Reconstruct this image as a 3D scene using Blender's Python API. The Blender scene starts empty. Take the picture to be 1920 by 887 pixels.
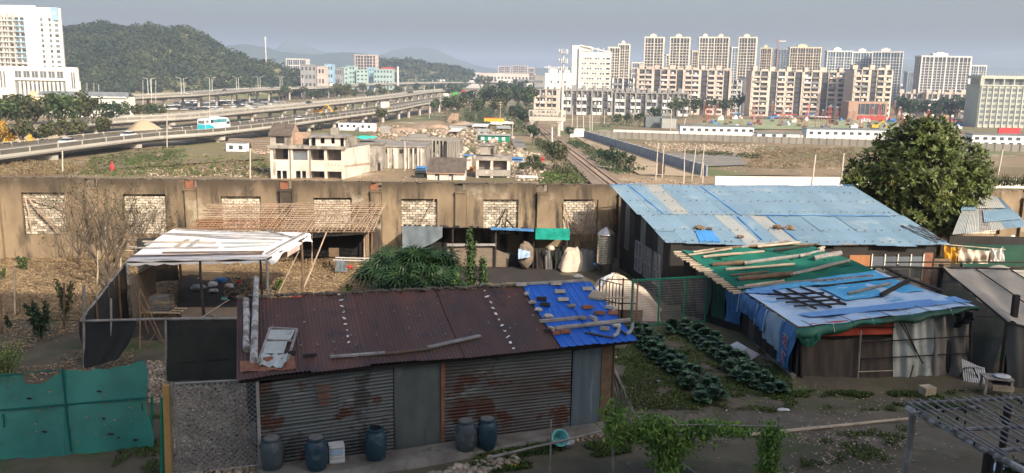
import bpy, math, random
import numpy as np
from mathutils import Vector, Matrix, Euler
random.seed(7); RNG=np.random.default_rng(7)
sc=bpy.context.scene; COL=sc.collection
R=math.radians
# ---------------------------------------------------------------- camera, sky, sun, exposure
F_PX=1620.0; PITCH=R(10.7); ROLL=R(1.0); CAMH=8.7
cam=bpy.data.cameras.new('camera'); co=bpy.data.objects.new('camera',cam); COL.objects.link(co)
cam.sensor_fit='HORIZONTAL'; cam.sensor_width=36; cam.lens=36*F_PX/1920; cam.clip_start=.1; cam.clip_end=30000
_c,_s=math.cos(ROLL),math.sin(ROLL)
_U=Vector((0,math.sin(PITCH),math.cos(PITCH))); _R=Vector((1,0,0)); _F=Vector((0,math.cos(PITCH),-math.sin(PITCH)))
RR=_R*_c+_U*_s; UU=-_R*_s+_U*_c
m=Matrix((RR,UU,-_F)).transposed().to_4x4(); m.translation=Vector((0,0,CAMH)); co.matrix_world=m
sc.camera=co
SUN_AZ=R(35); SUN_EL=R(33)      # sun stands behind the camera, to the right
w=bpy.data.worlds.new('World'); sc.world=w; w.use_nodes=True
nt=w.node_tree; sky=nt.nodes.new('ShaderNodeTexSky'); sky.sky_type='NISHITA'; sky.sun_disc=False
sky.sun_elevation=SUN_EL; sky.sun_rotation=math.pi-SUN_AZ; sky.dust_density=6.0; sky.air_density=1.0; sky.ozone_density=1.0
nt.nodes['Background'].inputs[1].default_value=.135
nt.links.new(sky.outputs[0],nt.nodes['Background'].inputs[0])
sl=bpy.data.lights.new('sun','SUN'); sl.energy=3.9; sl.angle=R(.5); sl.color=(1,.89,.74)
so=bpy.data.objects.new('sun',sl); COL.objects.link(so)
TO_SUN=Vector((math.sin(SUN_AZ)*math.cos(SUN_EL),-math.cos(SUN_AZ)*math.cos(SUN_EL),math.sin(SUN_EL)))
so.rotation_euler=TO_SUN.to_track_quat('Z','Y').to_euler(); so.location=TO_SUN*200
sc.view_settings.view_transform='Standard'; sc.view_settings.look='None'; sc.view_settings.exposure=.72; sc.view_settings.gamma=1
sc.cycles.max_bounces=6; sc.cycles.transparent_max_bounces=16; sc.cycles.volume_bounces=0
# ---------------------------------------------------------------- measuring: from a pixel of the photograph to a place
def ray(px,py):
    u=px-960; v=443.5-py
    return RR*u+UU*v+_F*F_PX
def at(px,py,z=0.0):
    r=ray(px,py); t=(z-CAMH)/r.z; return Vector((r.x*t,r.y*t,z))
def pv(px,py,Y):
    r=ray(px,py); t=Y/r.y; return Vector((r.x*t,Y,CAMH+r.z*t))
def base_h(y):
    pts=[(-200,0),(47.6,0),(60,-5),(90,-8.5),(150,-10),(600,-16),(40000,-16)]
    for (a,b),(c,d) in zip(pts,pts[1:]):
        if y<=c: return b+(d-b)*(y-a)/(c-a)
    return -16
def G(px,py):
    lo,hi=60,6000; r=ray(px,py)
    f=lambda Y: CAMH+r.z*Y/r.y-base_h(Y)
    if f(hi)>0: return pv(px,py,hi)
    for _ in range(50):
        mid=(lo+hi)/2
        if f(mid)>0: lo=mid
        else: hi=mid
    return pv(px,py,lo)
def mpp(Y): return Y/F_PX
# ---------------------------------------------------------------- materials
MATS={}
def mat(name,col,col2=None,scale=2.,detail=5,rough=.85,bump=.0,bscale=None,metal=0,rnd=0,stains=(),stretch=(1,1,1),spec=.25,alpha=1,island=0,trans=0,lo=.35,hi=.65,bstretch=None,ztop=None):
    m=bpy.data.materials.new(name); m.use_nodes=True; t=m.node_tree; N=t.nodes; L=t.links
    b=N['Principled BSDF']; b.inputs['Roughness'].default_value=rough; b.inputs['Metallic'].default_value=metal
    b.inputs['Specular IOR Level'].default_value=spec
    g=N.new('ShaderNodeNewGeometry')
    oi=N.new('ShaderNodeObjectInfo')
    def noise(sc_,st=(1,1,1),det=5,ro=.6):
        mp=N.new('ShaderNodeMapping'); mp.inputs['Scale'].default_value=st
        L.new(g.outputs['Position'],mp.inputs[0])
        n=N.new('ShaderNodeTexNoise'); n.inputs['Scale'].default_value=sc_; n.inputs['Detail'].default_value=det; n.inputs['Roughness'].default_value=ro
        L.new(mp.outputs[0],n.inputs['Vector']); return n.outputs['Fac']
    def ramp(fac,a,c):
        r=N.new('ShaderNodeMapRange'); r.inputs[1].default_value=a; r.inputs[2].default_value=c; L.new(fac,r.inputs[0]); return r.outputs[0]
    def mix(fac,a,c):
        x=N.new('ShaderNodeMix'); x.data_type='RGBA'
        L.new(fac,x.inputs[0])
        for s,v in ((6,a),(7,c)):
            if hasattr(v,'is_linked') or hasattr(v,'links'): L.new(v,x.inputs[s])
            else: x.inputs[s].default_value=(*v,1)
        return x.outputs[2]
    if col2 is None: col2=tuple(c*.72 for c in col)
    cur=mix(ramp(noise(scale,stretch,detail),lo,hi),col2,col)
    for st in stains:
        c_,s_,a_,b_=st[:4]; stt=st[4] if len(st)>4 else (1,1,1)
        cur=mix(ramp(noise(s_,stt,6,.65),a_,b_),cur,c_)
    if ztop:
        sx=N.new('ShaderNodeSeparateXYZ'); L.new(g.outputs['Position'],sx.inputs[0]); zr=ramp(sx.outputs[2],ztop[0],ztop[1]); ad=N.new('ShaderNodeMath'); ad.operation='MULTIPLY_ADD'; L.new(noise(.9,(1,1,.4),7,.7),ad.inputs[0]); ad.inputs[1].default_value=2.6; ad.inputs[2].default_value=-1.35
        a2=N.new('ShaderNodeMath'); a2.operation='ADD'; a2.use_clamp=True; L.new(ad.outputs[0],a2.inputs[0]); L.new(zr,a2.inputs[1]); m2=N.new('ShaderNodeMath'); m2.operation='MULTIPLY'; L.new(a2.outputs[0],m2.inputs[0]); L.new(zr,m2.inputs[1]); cur=mix(m2.outputs[0],cur,ztop[2])
    if rnd or island:
        h=N.new('ShaderNodeHueSaturation'); 
        r=N.new('ShaderNodeMapRange'); q=rnd or island
        r.inputs[3].default_value=1-q; r.inputs[4].default_value=1+q
        L.new(g.outputs['Random Per Island'] if island else oi.outputs['Random'],r.inputs[0]); L.new(r.outputs[0],h.inputs['Value'])
        L.new(cur,h.inputs['Color']); cur=h.outputs[0]
    L.new(cur,b.inputs['Base Color'])
    if bump:
        bp=N.new('ShaderNodeBump'); bp.inputs['Strength'].default_value=min(1,bump); bp.inputs['Distance'].default_value=.03*max(1,bump)
        L.new(noise(bscale or scale*6,bstretch or (1,1,1),6,.7),bp.inputs['Height']); L.new(bp.outputs[0],b.inputs['Normal'])
    out=N['Material Output']; sh=b.outputs[0]
    if trans:
        tr=N.new('ShaderNodeBsdfTranslucent'); L.new(cur,tr.inputs[0]); mx=N.new('ShaderNodeMixShader'); mx.inputs[0].default_value=trans
        L.new(sh,mx.inputs[1]); L.new(tr.outputs[0],mx.inputs[2]); sh=mx.outputs[0]
    if alpha<1:
        tp=N.new('ShaderNodeBsdfTransparent'); mx=N.new('ShaderNodeMixShader'); mx.inputs[0].default_value=alpha
        L.new(tp.outputs[0],mx.inputs[1]); L.new(sh,mx.inputs[2]); sh=mx.outputs[0]
    if sh is not b.outputs[0]: L.new(sh,out.inputs[0])
    MATS[name]=m; return m
def glassmat(name,col,rough=.12):
    return mat(name,col,col2=tuple(c*.6 for c in col),rough=rough,spec=.6,scale=.3)
# ---------------------------------------------------------------- meshes
class MB:
    def __init__(s): s.v=[]; s.f=[]; s.mi=[]; s.cur=0
    def add(s,vs,fs):
        n=len(s.v); s.v+= [tuple(v) for v in vs]; s.f+=[tuple(i+n for i in f) for f in fs]; s.mi+=[s.cur]*len(fs); return s
    def box(s,c,size,rz=0,M=None):
        x,y,z=[q/2 for q in size]; c=Vector(c)
        vs=[Vector((a*x,b*y,d*z)) for d in (-1,1) for b in (-1,1) for a in (-1,1)]
        if M is not None: vs=[M@v+c for v in vs]
        elif rz: r=Matrix.Rotation(rz,3,'Z'); vs=[r@v+c for v in vs]
        else: vs=[v+c for v in vs]
        return s.add(vs,[(0,2,3,1),(4,5,7,6),(0,1,5,4),(2,6,7,3),(0,4,6,2),(1,3,7,5)])
    def bar(s,p,q,w,h=None,up=(0,0,1)):
        p=Vector(p);q=Vector(q);h=h or w; d=(q-p); 
        if d.length<1e-6: return s
        d.normalize(); u=Vector(up)
        if abs(d.dot(u))>.98: u=Vector((0,1,0))
        sx=d.cross(u).normalized(); uz=sx.cross(d)
        vs=[]
        for e in (p,q):
            for a,b in ((-1,-1),(1,-1),(1,1),(-1,1)): vs.append(e+sx*a*w/2+uz*b*h/2)
        return s.add(vs,[(3,2,1,0),(4,5,6,7),(0,1,5,4),(1,2,6,5),(2,3,7,6),(3,0,4,7)])
    def tube(s,pts,rad,n=6,cap=True):
        pts=[Vector(p) for p in pts]
        if not hasattr(rad,'__len__'): rad=[rad]*len(pts)
        rings=[]; base=len(s.v); ref=None
        for i,p in enumerate(pts):
            d=(pts[min(i+1,len(pts)-1)]-pts[max(i-1,0)])
            d=d.normalized() if d.length>1e-9 else Vector((0,0,1))
            u=Vector((0,0,1)) if abs(d.z)<.9 else Vector((1,0,0))
            if ref is not None: u=ref
            a=d.cross(u); a=a.normalized() if a.length>1e-6 else Vector((1,0,0)); b=a.cross(d).normalized(); ref=b
            rings.append([p+(a*math.cos(k*2*math.pi/n)+b*math.sin(k*2*math.pi/n))*rad[i] for k in range(n)])
        vs=[v for r_ in rings for v in r_]; fs=[]
        for i in range(len(pts)-1):
            for k in range(n):
                k2=(k+1)%n; fs.append((i*n+k,i*n+k2,(i+1)*n+k2,(i+1)*n+k))
        if cap: fs.append(tuple(range(n))[::-1]); fs.append(tuple((len(pts)-1)*n+k for k in range(n)))
        return s.add(vs,fs)
    def lathe(s,c,prof,n=16):
        c=Vector(c); vs=[];fs=[]
        for r_,z in prof:
            for k in range(n): a=k*2*math.pi/n; vs.append(c+Vector((r_*math.cos(a),r_*math.sin(a),z)))
        for i in range(len(prof)-1):
            for k in range(n):
                k2=(k+1)%n; fs.append((i*n+k,i*n+k2,(i+1)*n+k2,(i+1)*n+k))
        fs.append(tuple(range(n))[::-1]); fs.append(tuple((len(prof)-1)*n+k for k in range(n)))
        return s.add(vs,fs)
    def quad(s,a,b,c,d): return s.add([a,b,c,d],[(0,1,2,3)])
    def slab(s,pts,t,dirv=(0,0,-1)):
        """closed prism: polygon pts pushed by t along dirv"""
        n=len(pts); d=Vector(dirv)*t; P=[Vector(p) for p in pts]
        return s.add(P+[p+d for p in P],[tuple(range(n)),tuple(range(2*n-1,n-1,-1))]+[(i,i+n,(i+1)%n+n,(i+1)%n) for i in range(n)])
    def patch(s,fn,nu,nv,thick=0):
        vs=[Vector(fn(i/nu,j/nv)) for j in range(nv+1) for i in range(nu+1)]; fs=[]
        W=nu+1
        for j in range(nv):
            for i in range(nu): a=j*W+i; fs.append((a,a+1,a+W+1,a+W))
        if thick:
            n=len(vs); vs=vs+[v+Vector((0,0,-thick)) for v in vs]
            fs+= [tuple(i+n for i in f[::-1]) for f in list(fs)]
            for i in range(nu): fs.append((i,i+n,i+1+n,i+1)); a=nv*W+i; fs.append((a+1,a+1+n,a+n,a))
            for j in range(nv): a=j*W; fs.append((a+W,a+W+n,a+n,a)); a=j*W+nu; fs.append((a,a+n,a+W+n,a+W))
        return s.add(vs,fs)
    def blob(s,c,r,seed=0,rough=.25,sub=1):
        rn=random.Random(seed); c=Vector(c); r=Vector(r) if hasattr(r,'__len__') else Vector((r,r,r))
        if sub not in _ICO: 
            import bmesh
            bm=bmesh.new(); bmesh.ops.create_icosphere(bm,subdivisions=sub,radius=1); _ICO[sub]=([v.co.copy() for v in bm.verts],[tuple(x.index for x in f.verts) for f in bm.faces]); bm.free()
        vs,fs=_ICO[sub]
        return s.add([c+Vector((v.x*r.x,v.y*r.y,v.z*r.z))*(1+rn.uniform(-rough,rough)) for v in vs],fs)
    def mesh(s,name,mats,off=(0,0,0),smooth=False):
        me=bpy.data.meshes.new(name); o=Vector(off)
        me.from_pydata([(v[0]-o.x,v[1]-o.y,v[2]-o.z) for v in s.v],[],s.f)
        if not isinstance(mats,(list,tuple)): mats=[mats]
        for q in mats: me.materials.append(q if not isinstance(q,str) else MATS[q])
        if len(mats)>1: me.polygons.foreach_set('material_index',s.mi)
        if smooth: me.polygons.foreach_set('use_smooth',[True]*len(me.polygons))
        me.update(); return me
    def build(s,name,mats,parent=None,smooth=False,at0=None,kind=None,label=None):
        """links the collected shapes (world coordinates) as one mesh object"""
        if parent is not None: off=parent_off(parent)
        else: off=Vector(at0) if at0 is not None else Vector((0,0,0))
        me=s.mesh(name,mats,off,smooth); o=bpy.data.objects.new(name,me); COL.objects.link(o)
        if parent is not None: o.parent=parent; OFF[o.name]=off
        else: o.location=off; OFF[o.name]=off
        if kind: o['kind']=kind
        if label: o['label']=label
        return o
_ICO={}; OFF={}
def parent_off(p): return OFF[p.name]
def tag(o,label=None,cat=None,group=None,kind=None):
    if label: o['label']=label
    if cat: o['category']=cat
    if group: o['group']=group
    if kind: o['kind']=kind
    return o
def thing(name,label,cat,loc=(0,0,0),group=None,rz=0):
    o=bpy.data.objects.new(name,None); COL.objects.link(o); o.location=loc; o.rotation_euler=(0,0,rz); o.empty_display_size=.2
    OFF[o.name]=Vector(loc); return tag(o,label,cat,group)
def one(mb,name,mats,label,cat,group=None,kind=None,smooth=False,loc=None):
    if loc is None:
        a=np.array([tuple(v) for v in mb.v]); loc=(float(a[:,0].mean()),float(a[:,1].mean()),float(a[:,2].min()))
    return tag(mb.build(name,mats,None,smooth,loc),label,cat,group,kind)
def struct(mb,name,mats,smooth=False): return tag(mb.build(name,mats,None,smooth),kind='structure')
_UC={}
def ubox(matname):
    if matname not in _UC: 
        _UC[matname]=MB().box((0,0,0),(1,1,1)).mesh('block_'+matname,matname)
    return _UC[matname]
def bx(name,matname,parent,c,size,rz=0,rot=None,kind=None):
    """a box part in its parent's own coordinates, sharing one mesh per material"""
    o=bpy.data.objects.new(name,ubox(matname)); COL.objects.link(o); o.parent=parent
    o.location=c; o.scale=size; o.rotation_euler=rot if rot is not None else (0,0,rz)
    OFF[o.name]=Vector((0,0,0))
    if kind: o['kind']=kind
    return o
def inst(name,mesh,parent=None,loc=(0,0,0),rot=(0,0,0),scale=(1,1,1)):
    o=bpy.data.objects.new(name,mesh); COL.objects.link(o); o.parent=parent; o.location=loc; o.rotation_euler=rot
    o.scale=scale if hasattr(scale,'__len__') else (scale,)*3; OFF[o.name]=Vector(loc); return o
def kids(o): return [c for c in bpy.data.objects if c.parent is o]
def copy_tree(o,parent=None,chm=None):
    if chm is None:
        chm={}
        for q in bpy.data.objects:
            if q.parent: chm.setdefault(q.parent.name,[]).append(q)
    c=o.copy(); COL.objects.link(c); c.parent=parent; OFF[c.name]=OFF.get(o.name,Vector((0,0,0)))
    for ch in chm.get(o.name,[]): copy_tree(ch,c,chm)
    return c
def npmesh(name,V,Fq,mats,smooth=False):
    """fast mesh from arrays: V (n,3), Fq (m,k)"""
    me=bpy.data.meshes.new(name); k=Fq.shape[1]; me.vertices.add(len(V)); me.vertices.foreach_set('co',np.ascontiguousarray(V,dtype=np.float32).ravel())
    me.loops.add(Fq.size); me.loops.foreach_set('vertex_index',np.ascontiguousarray(Fq,dtype=np.int32).ravel())
    me.polygons.add(len(Fq)); me.polygons.foreach_set('loop_start',np.arange(0,Fq.size,k,dtype=np.int32)); me.polygons.foreach_set('loop_total',np.full(len(Fq),k,dtype=np.int32))
    if not isinstance(mats,(list,tuple)): mats=[mats]
    for q in mats: me.materials.append(MATS[q] if isinstance(q,str) else q)
    if smooth: me.polygons.foreach_set('use_smooth',[True]*len(me.polygons))
    me.update(calc_edges=True); return me
def leaves(P,Nrm,size,aspect=.5,rng=RNG,jit=.6,sizevar=.35,droop=0):
    """pointed leaf quads (kite shaped) at points P facing roughly Nrm -> V,F arrays"""
    n=len(P); d=Nrm+rng.normal(0,jit,(n,3)); d/=np.linalg.norm(d,axis=1)[:,None]+1e-9
    a=rng.normal(0,1,(n,3)); a[:,2]-=droop; a-= (a*d).sum(1)[:,None]*d; a/=np.linalg.norm(a,axis=1)[:,None]+1e-9
    b=np.cross(d,a); s=(size*(1+rng.uniform(-sizevar,sizevar,n)))[:,None]
    V=np.empty((n,4,3)); V[:,0]=P-a*s*.5; V[:,1]=P+b*s*aspect*.5+d*s*.06; V[:,2]=P+a*s*.5; V[:,3]=P-b*s*aspect*.5+d*s*.06
    return V.reshape(-1,3),np.arange(4*n).reshape(n,4)
def vnoise(x,y,seed=0):
    """cheap smooth value noise on arrays"""
    def h(ix,iy): return np.modf(np.abs(np.sin(ix*127.1+iy*311.7+seed*17.3)*43758.5453))[0]
    ix=np.floor(x);iy=np.floor(y);fx=x-ix;fy=y-iy; fx=fx*fx*(3-2*fx); fy=fy*fy*(3-2*fy)
    return (h(ix,iy)*(1-fx)+h(ix+1,iy)*fx)*(1-fy)+(h(ix,iy+1)*(1-fx)+h(ix+1,iy+1)*fx)*fy-.5
# ---------------------------------------------------------------- material list
mat('valley_soil',(.27,.195,.12),(.135,.105,.062),.035,8,bump=.5,bscale=1.2,stains=[((.10,.125,.045),.03,.5,.62),((.43,.37,.28),.05,.56,.68),((.15,.085,.045),.045,.58,.7),((.06,.075,.03),.25,.58,.72)])
mat('yard_soil',(.14,.118,.08),(.085,.074,.05),.7,8,bump=.8,bscale=14,stains=[((.055,.085,.025),.55,.53,.68),((.17,.145,.12),6,.64,.74)])
mat('leaf_litter',(.33,.235,.13),(.19,.135,.08),1.2,8,bump=1,bscale=16,stains=[((.40,.32,.21),9,.58,.68),((.10,.065,.04),5,.6,.7)])
mat('path_soil',(.155,.132,.098),(.108,.094,.072),1.5,8,bump=.6,bscale=20)
mat('sand',(.40,.31,.21),(.29,.225,.15),.06,7,bump=.3,bscale=1,stains=[((.24,.2,.14),.12,.58,.7)])
mat('gravel_bed',(.25,.185,.135),(.17,.13,.1),.8,6,bump=.5,bscale=4)
mat('asphalt',(.13,.125,.12),(.1,.098,.095),.2,6,bump=.1,stretch=(1,1,1))
mat('road_pale',(.21,.195,.17),(.16,.15,.13),.2,6)
mat('concrete_old',(.30,.225,.145),(.125,.093,.062),.38,9,ztop=(2.3,3.5,(.075,.058,.042)),bump=.5,bscale=5,stretch=(1,1,.5),stains=[((.055,.045,.036),.8,.5,.62,(1.6,1,.3)),((.42,.36,.27),.5,.6,.7),((.16,.07,.04),.35,.66,.7)],lo=.33,hi=.62)
mat('concrete_cap',(.16,.13,.1),(.06,.052,.042),1.4,8,bump=.5,bscale=8)
mat('rail_grey',(.12,.108,.09),(.085,.078,.066),.5,5)
mat('concrete',(.27,.25,.215),(.19,.175,.15),.15,7,bump=.15,stains=[((.2,.18,.155),.3,.58,.7,(1,1,.2))])
mat('concrete_dark',(.22,.205,.18),(.15,.14,.125),.3,7)
mat('concrete_light',(.44,.415,.37),(.35,.33,.29),.1,6)
mat('ledge_concrete',(.24,.225,.2),(.13,.12,.105),1.3,8,bump=.5,bscale=12,stains=[((.07,.08,.045),1.7,.58,.68)])
mat('brick_white',(.56,.50,.41),(.25,.21,.16),4,6,rnd=.4,bump=.4,bscale=14)
mat('brick_red',(.33,.14,.08),(.22,.10,.065),6,6,rnd=.2,bump=.4,bscale=20)
mat('mortar',(.13,.11,.085),(.08,.07,.055),3,6)
mat('rust_roof',(.12,.060,.044),(.07,.044,.038),.9,8,rough=.6,bump=.15,stretch=(1,.35,1),rnd=.16,stains=[((.13,.052,.034),.8,.58,.68,(2,.4,1)),((.045,.036,.04),1.6,.55,.7)])
mat('rust_sheet',(.30,.14,.085),(.17,.075,.05),3,8,rough=.8)
mat('tin_wall',(.14,.155,.155),(.09,.10,.105),.8,8,rough=.55,metal=.15,bump=.15,rnd=.1,stains=[((.085,.042,.03),.62,.53,.57,(1,1,1.5)),((.27,.29,.29),1.3,.62,.72,(.5,.5,3)),((.06,.06,.058),1.1,.56,.62)])
mat('tin_rusty',(.085,.07,.066),(.13,.14,.145),.8,8,rough=.6,metal=.15,bump=.15,rnd=.1,stretch=(.6,.6,2),stains=[((.085,.04,.028),.9,.53,.58,(1,1,1.5)),((.24,.26,.265),1.5,.6,.68,(.5,.5,2))])
mat('tin_door',(.14,.16,.155),(.085,.10,.105),1.3,9,rough=.5,metal=.1,bump=.4,bscale=3,stretch=(1,1,.5),stains=[((.055,.06,.06),1.2,.58,.66,(2,2,.4)),((.20,.24,.26),2,.58,.7,(1,1,.3)),((.12,.07,.045),2.2,.66,.72)])
mat('tin_blue_grey',(.15,.2,.235),(.10,.13,.155),1,8,rough=.5,metal=.1,stretch=(3,3,.3),stains=[((.28,.33,.36),2,.58,.72,(3,3,.3)),((.18,.13,.08),1.8,.68,.75)])
mat('blue_plastic_tin',(.012,.12,.55),(.008,.09,.44),2,6,rough=.45,spec=.4,stains=[((.14,.29,.62),2.6,.60,.72,(2.5,.6,1))])
mat('pale_blue_tin',(.195,.29,.365),(.155,.245,.32),.5,8,rough=.5,spec=.35,rnd=.07,stains=[((.30,.36,.38),.8,.56,.72),((.12,.25,.4),1.4,.68,.74),((.25,.2,.16),2.5,.7,.76)])
mat('dusty_tin',(.36,.355,.32),(.27,.30,.305),.9,8,rough=.6,rnd=.06,stains=[((.33,.2,.13),1.6,.62,.7)])
mat('bright_blue_tin',(.07,.27,.58),(.05,.2,.48),1,6,rough=.4)
mat('white_tarp',(.80,.78,.77),(.70,.68,.68),1.2,6,rough=.6,bump=.35,bscale=3,stains=[((.5,.47,.45),2.2,.64,.74)])
mat('pale_tarp',(.44,.57,.72),(.33,.47,.66),.9,7,rough=.5,bump=.6,bscale=3,stains=[((.12,.33,.58),.7,.6,.68,(1,2.5,1)),((.3,.36,.4),2.5,.66,.74)])
mat('print_blue',(.05,.30,.58),(.10,.40,.64),1.8,7,rough=.5,stains=[((.45,.62,.78),3.5,.60,.66,(.6,2,1))])
mat('tarp_blue',(.06,.17,.40),(.10,.25,.48),1.0,6,rough=.5,bump=.3,bscale=4,stretch=(1,1,.4),stains=[((.36,.45,.53),1.6,.62,.68,(1,1,.15))])
mat('tarp_grey_blue',(.33,.42,.50),(.24,.34,.44),1.0,6,rough=.5,bump=.3,bscale=4)
mat('tarp_navy',(.035,.11,.27),(.06,.17,.34),1.4,6,rough=.45,bump=.3,bscale=4)
mat('hem_blue',(.10,.24,.54),(.15,.32,.60),1.4,6,rough=.5)
mat('tarp_green',(.03,.15,.105),(.018,.09,.065),1.0,6,rough=.5,bump=.4,bscale=4)
mat('tarp_green_dark',(.018,.07,.048),(.012,.05,.036),1.0,6,rough=.5,bump=.4,bscale=4)
mat('green_net',(.014,.15,.105),(.01,.10,.075),.9,8,rough=.85,rnd=.06,stains=[((.02,.05,.045),1.2,.64,.7)])
mat('teal_net',(.045,.30,.26),(.03,.21,.19),1.1,8,rough=.8,alpha=.82,bump=.5,bscale=30,stains=[((.05,.16,.13),1.6,.6,.68),((.02,.30,.26),4,.64,.7)])
mat('teal_net_dark',(.008,.12,.11),(.006,.10,.09),.8,6,rough=.8)
mat('green_awning',(.015,.32,.25),(.01,.25,.19),2,6,rough=.8,bump=.5,bscale=6)
mat('black_net',(.028,.031,.033),(.02,.023,.026),1.5,6,rough=.9,alpha=.93)
mat('black_net_thin',(.032,.036,.032),(.022,.026,.024),1.5,6,rough=.9,alpha=.95)
mat('brown_cloth',(.085,.07,.062),(.06,.05,.045),1.5,6,rough=.95,stretch=(4,4,.3))
mat('grey_cloth',(.27,.26,.24),(.13,.125,.12),.9,7,rough=.8,bump=.6,bscale=3,stretch=(1,1,.6))
mat('dirty_white_sheet',(.47,.50,.48),(.34,.37,.35),1.4,8,rough=.6,bump=.5,bscale=3,stains=[((.2,.22,.2),2,.6,.7)])
mat('red_cloth',(.50,.09,.05),(.33,.055,.035),2,5,rough=.9)
mat('grey_net',(.42,.38,.32),(.32,.29,.25),.8,7,rough=.9,alpha=.93,bump=.3)
mat('grey_net_side',(.13,.125,.115),(.08,.08,.075),.8,7,rough=.9,alpha=.9)  # darker copy of the net for the upright sides
mat('grey_blue_cloth',(.17,.20,.22),(.12,.145,.165),1.2,6,rough=.9,bump=.4,bscale=5)
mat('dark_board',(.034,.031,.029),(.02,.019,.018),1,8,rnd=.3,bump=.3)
mat('plywood',(.22,.175,.13),(.165,.13,.10),1.2,7,stretch=(1,1,4))
mat('plywood_orange',(.42,.2,.09),(.3,.13,.06),1.2,7,stretch=(4,4,.5))
mat('wood_grey',(.34,.32,.30),(.19,.175,.16),3,8,rnd=.15,bump=.5,bscale=16,stretch=(1,1,1))
mat('wood_pale',(.50,.42,.32),(.33,.27,.2),3,8,rnd=.15,bump=.4,bscale=16)
mat('wood_brown',(.20,.135,.085),(.12,.08,.055),3,8,rnd=.2,bump=.4,bscale=16)
mat('wood_dark',(.048,.04,.036),(.03,.026,.023),3,8,rnd=.2,bump=.4,bscale=16)
mat('bark_white',(.48,.47,.45),(.2,.18,.16),5,8,bump=.7,bscale=18,lo=.42,hi=.58)
mat('bamboo_tan',(.42,.31,.22),(.28,.2,.14),3,6,rnd=.2)
mat('bamboo_red',(.24,.11,.065),(.3,.17,.1),3,6,rnd=.2)
mat('bamboo_grey',(.27,.255,.25),(.16,.15,.15),4,6,rnd=.15)
mat('bamboo_yellow',(.45,.29,.11),(.34,.21,.08),2,6)
mat('steel',(.72,.66,.58),(.62,.57,.5),2,5,rough=.25,metal=.9)
mat('dark_metal',(.06,.055,.05),(.09,.06,.045),5,6,rough=.6,metal=.3)
mat('dry_weed',(.23,.17,.09),(.13,.1,.055),.3,5,island=.35)
mat('moss_soil',(.105,.11,.052),(.085,.072,.05),.9,8,bump=.6,bscale=14,stains=[((.14,.11,.085),.7,.52,.6)])
mat('wire_grey',(.33,.34,.34),(.22,.22,.21),3,5,rough=.5,metal=.3)
mat('green_metal',(.01,.20,.12),(.008,.16,.10),3,5,rough=.5)
mat('barrel_blue',(.028,.065,.095),(.022,.05,.075),1.5,6,rough=.45,spec=.4,rnd=.1,stains=[((.15,.17,.18),3,.62,.72)])
mat('barrel_grey',(.075,.095,.105),(.05,.07,.08),1.5,6,rough=.6,stains=[((.16,.16,.155),2.5,.56,.7)])
mat('barrel_lid',(.20,.20,.185),(.12,.12,.115),4,6)
mat('barrel_black',(.012,.013,.014),None,4,3)
mat('white_plastic',(.62,.64,.66),(.48,.49,.5),3,6,rough=.5,stains=[((.3,.28,.25),4,.62,.72)])
mat('turquoise_plastic',(.19,.50,.50),(.14,.42,.43),2,5,rough=.4)
mat('stone',(.34,.31,.27),(.2,.18,.16),4,7,rnd=.3,bump=.5,bscale=14)
mat('stone_pale',(.52,.49,.44),(.38,.35,.31),4,7,rnd=.15,bump=.5,bscale=14)
mat('rubble',(.40,.34,.265),(.27,.22,.165),.4,6,island=.35,bump=.4)
mat('rubble_dim',(.36,.28,.2),(.26,.2,.145),.4,6,island=.35)
mat('dead_leaves',(.38,.275,.155),(.24,.17,.10),1.2,5,island=.28)
mat('wood_chips',(.50,.40,.29),(.30,.235,.17),1.2,5,island=.4)
mat('leaf_dark',(.034,.062,.026),(.02,.04,.018),.6,4,rough=.55,island=.4,trans=.2)
mat('leaf_big_tree',(.12,.15,.04),(.05,.07,.022),.9,5,rough=.45,island=.45,trans=.2,stains=[((.17,.12,.045),1.5,.6,.68)])
mat('leaf_olive',(.085,.09,.035),(.05,.058,.024),.1,5,rough=.6,island=.35,trans=.15)
mat('leaf_mid',(.055,.085,.03),(.033,.052,.02),.1,5,rough=.6,island=.35,trans=.15)
mat('leaf_yellow',(.42,.25,.03),(.28,.17,.03),.4,5,rough=.6,island=.3,trans=.2)
mat('hill_leaf',(.058,.072,.032),(.016,.03,.018),.03,8,rough=.7,island=.3,trans=.1)
mat('palm_leaf',(.03,.062,.024),(.015,.034,.016),1,4,rough=.4,island=.3,trans=.15)
mat('cabbage_leaf',(.085,.15,.085),(.038,.085,.055),1.2,6,rough=.5,island=.45,spec=.35,stains=[((.16,.19,.06),1.7,.66,.72)])
mat('vine_leaf',(.22,.35,.07),(.10,.19,.04),2,4,rough=.5,island=.35,trans=.25)
mat('shrub_leaf',(.07,.115,.035),(.03,.055,.02),2,4,rough=.5,island=.35,trans=.15)
mat('grass_blade',(.09,.13,.03),(.055,.085,.022),1,4,island=.35,trans=.15)
mat('twig',(.16,.125,.09),(.1,.08,.06),3,4,rnd=.1)
mat('trunk',(.16,.12,.085),(.1,.075,.055),2,5)
mat('field_grass',(.16,.15,.055),(.17,.13,.08),.15,6,bump=.4,bscale=2)
mat('hill_soil',(.22,.19,.10),(.10,.12,.05),.03,7,bump=.3,bscale=.3,stains=[((.38,.28,.17),.05,.6,.7)])
mat('far_hill',(.05,.075,.045),(.035,.055,.035),.004,8)
mat('paint_white',(.66,.635,.58),(.58,.555,.5),.2,6)
mat('house_white',(.62,.555,.48),(.44,.385,.33),.35,8,ztop=None,stains=[((.25,.22,.19),.8,.6,.68,(1,1,.25)),((.33,.29,.25),.5,.63,.72,(1,1,.4))])
mat('house_grey',(.34,.31,.27),(.21,.19,.165),.3,8,stains=[((.12,.105,.09),.45,.52,.62,(1,1,.35)),((.58,.53,.46),.5,.6,.7)])
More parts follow.
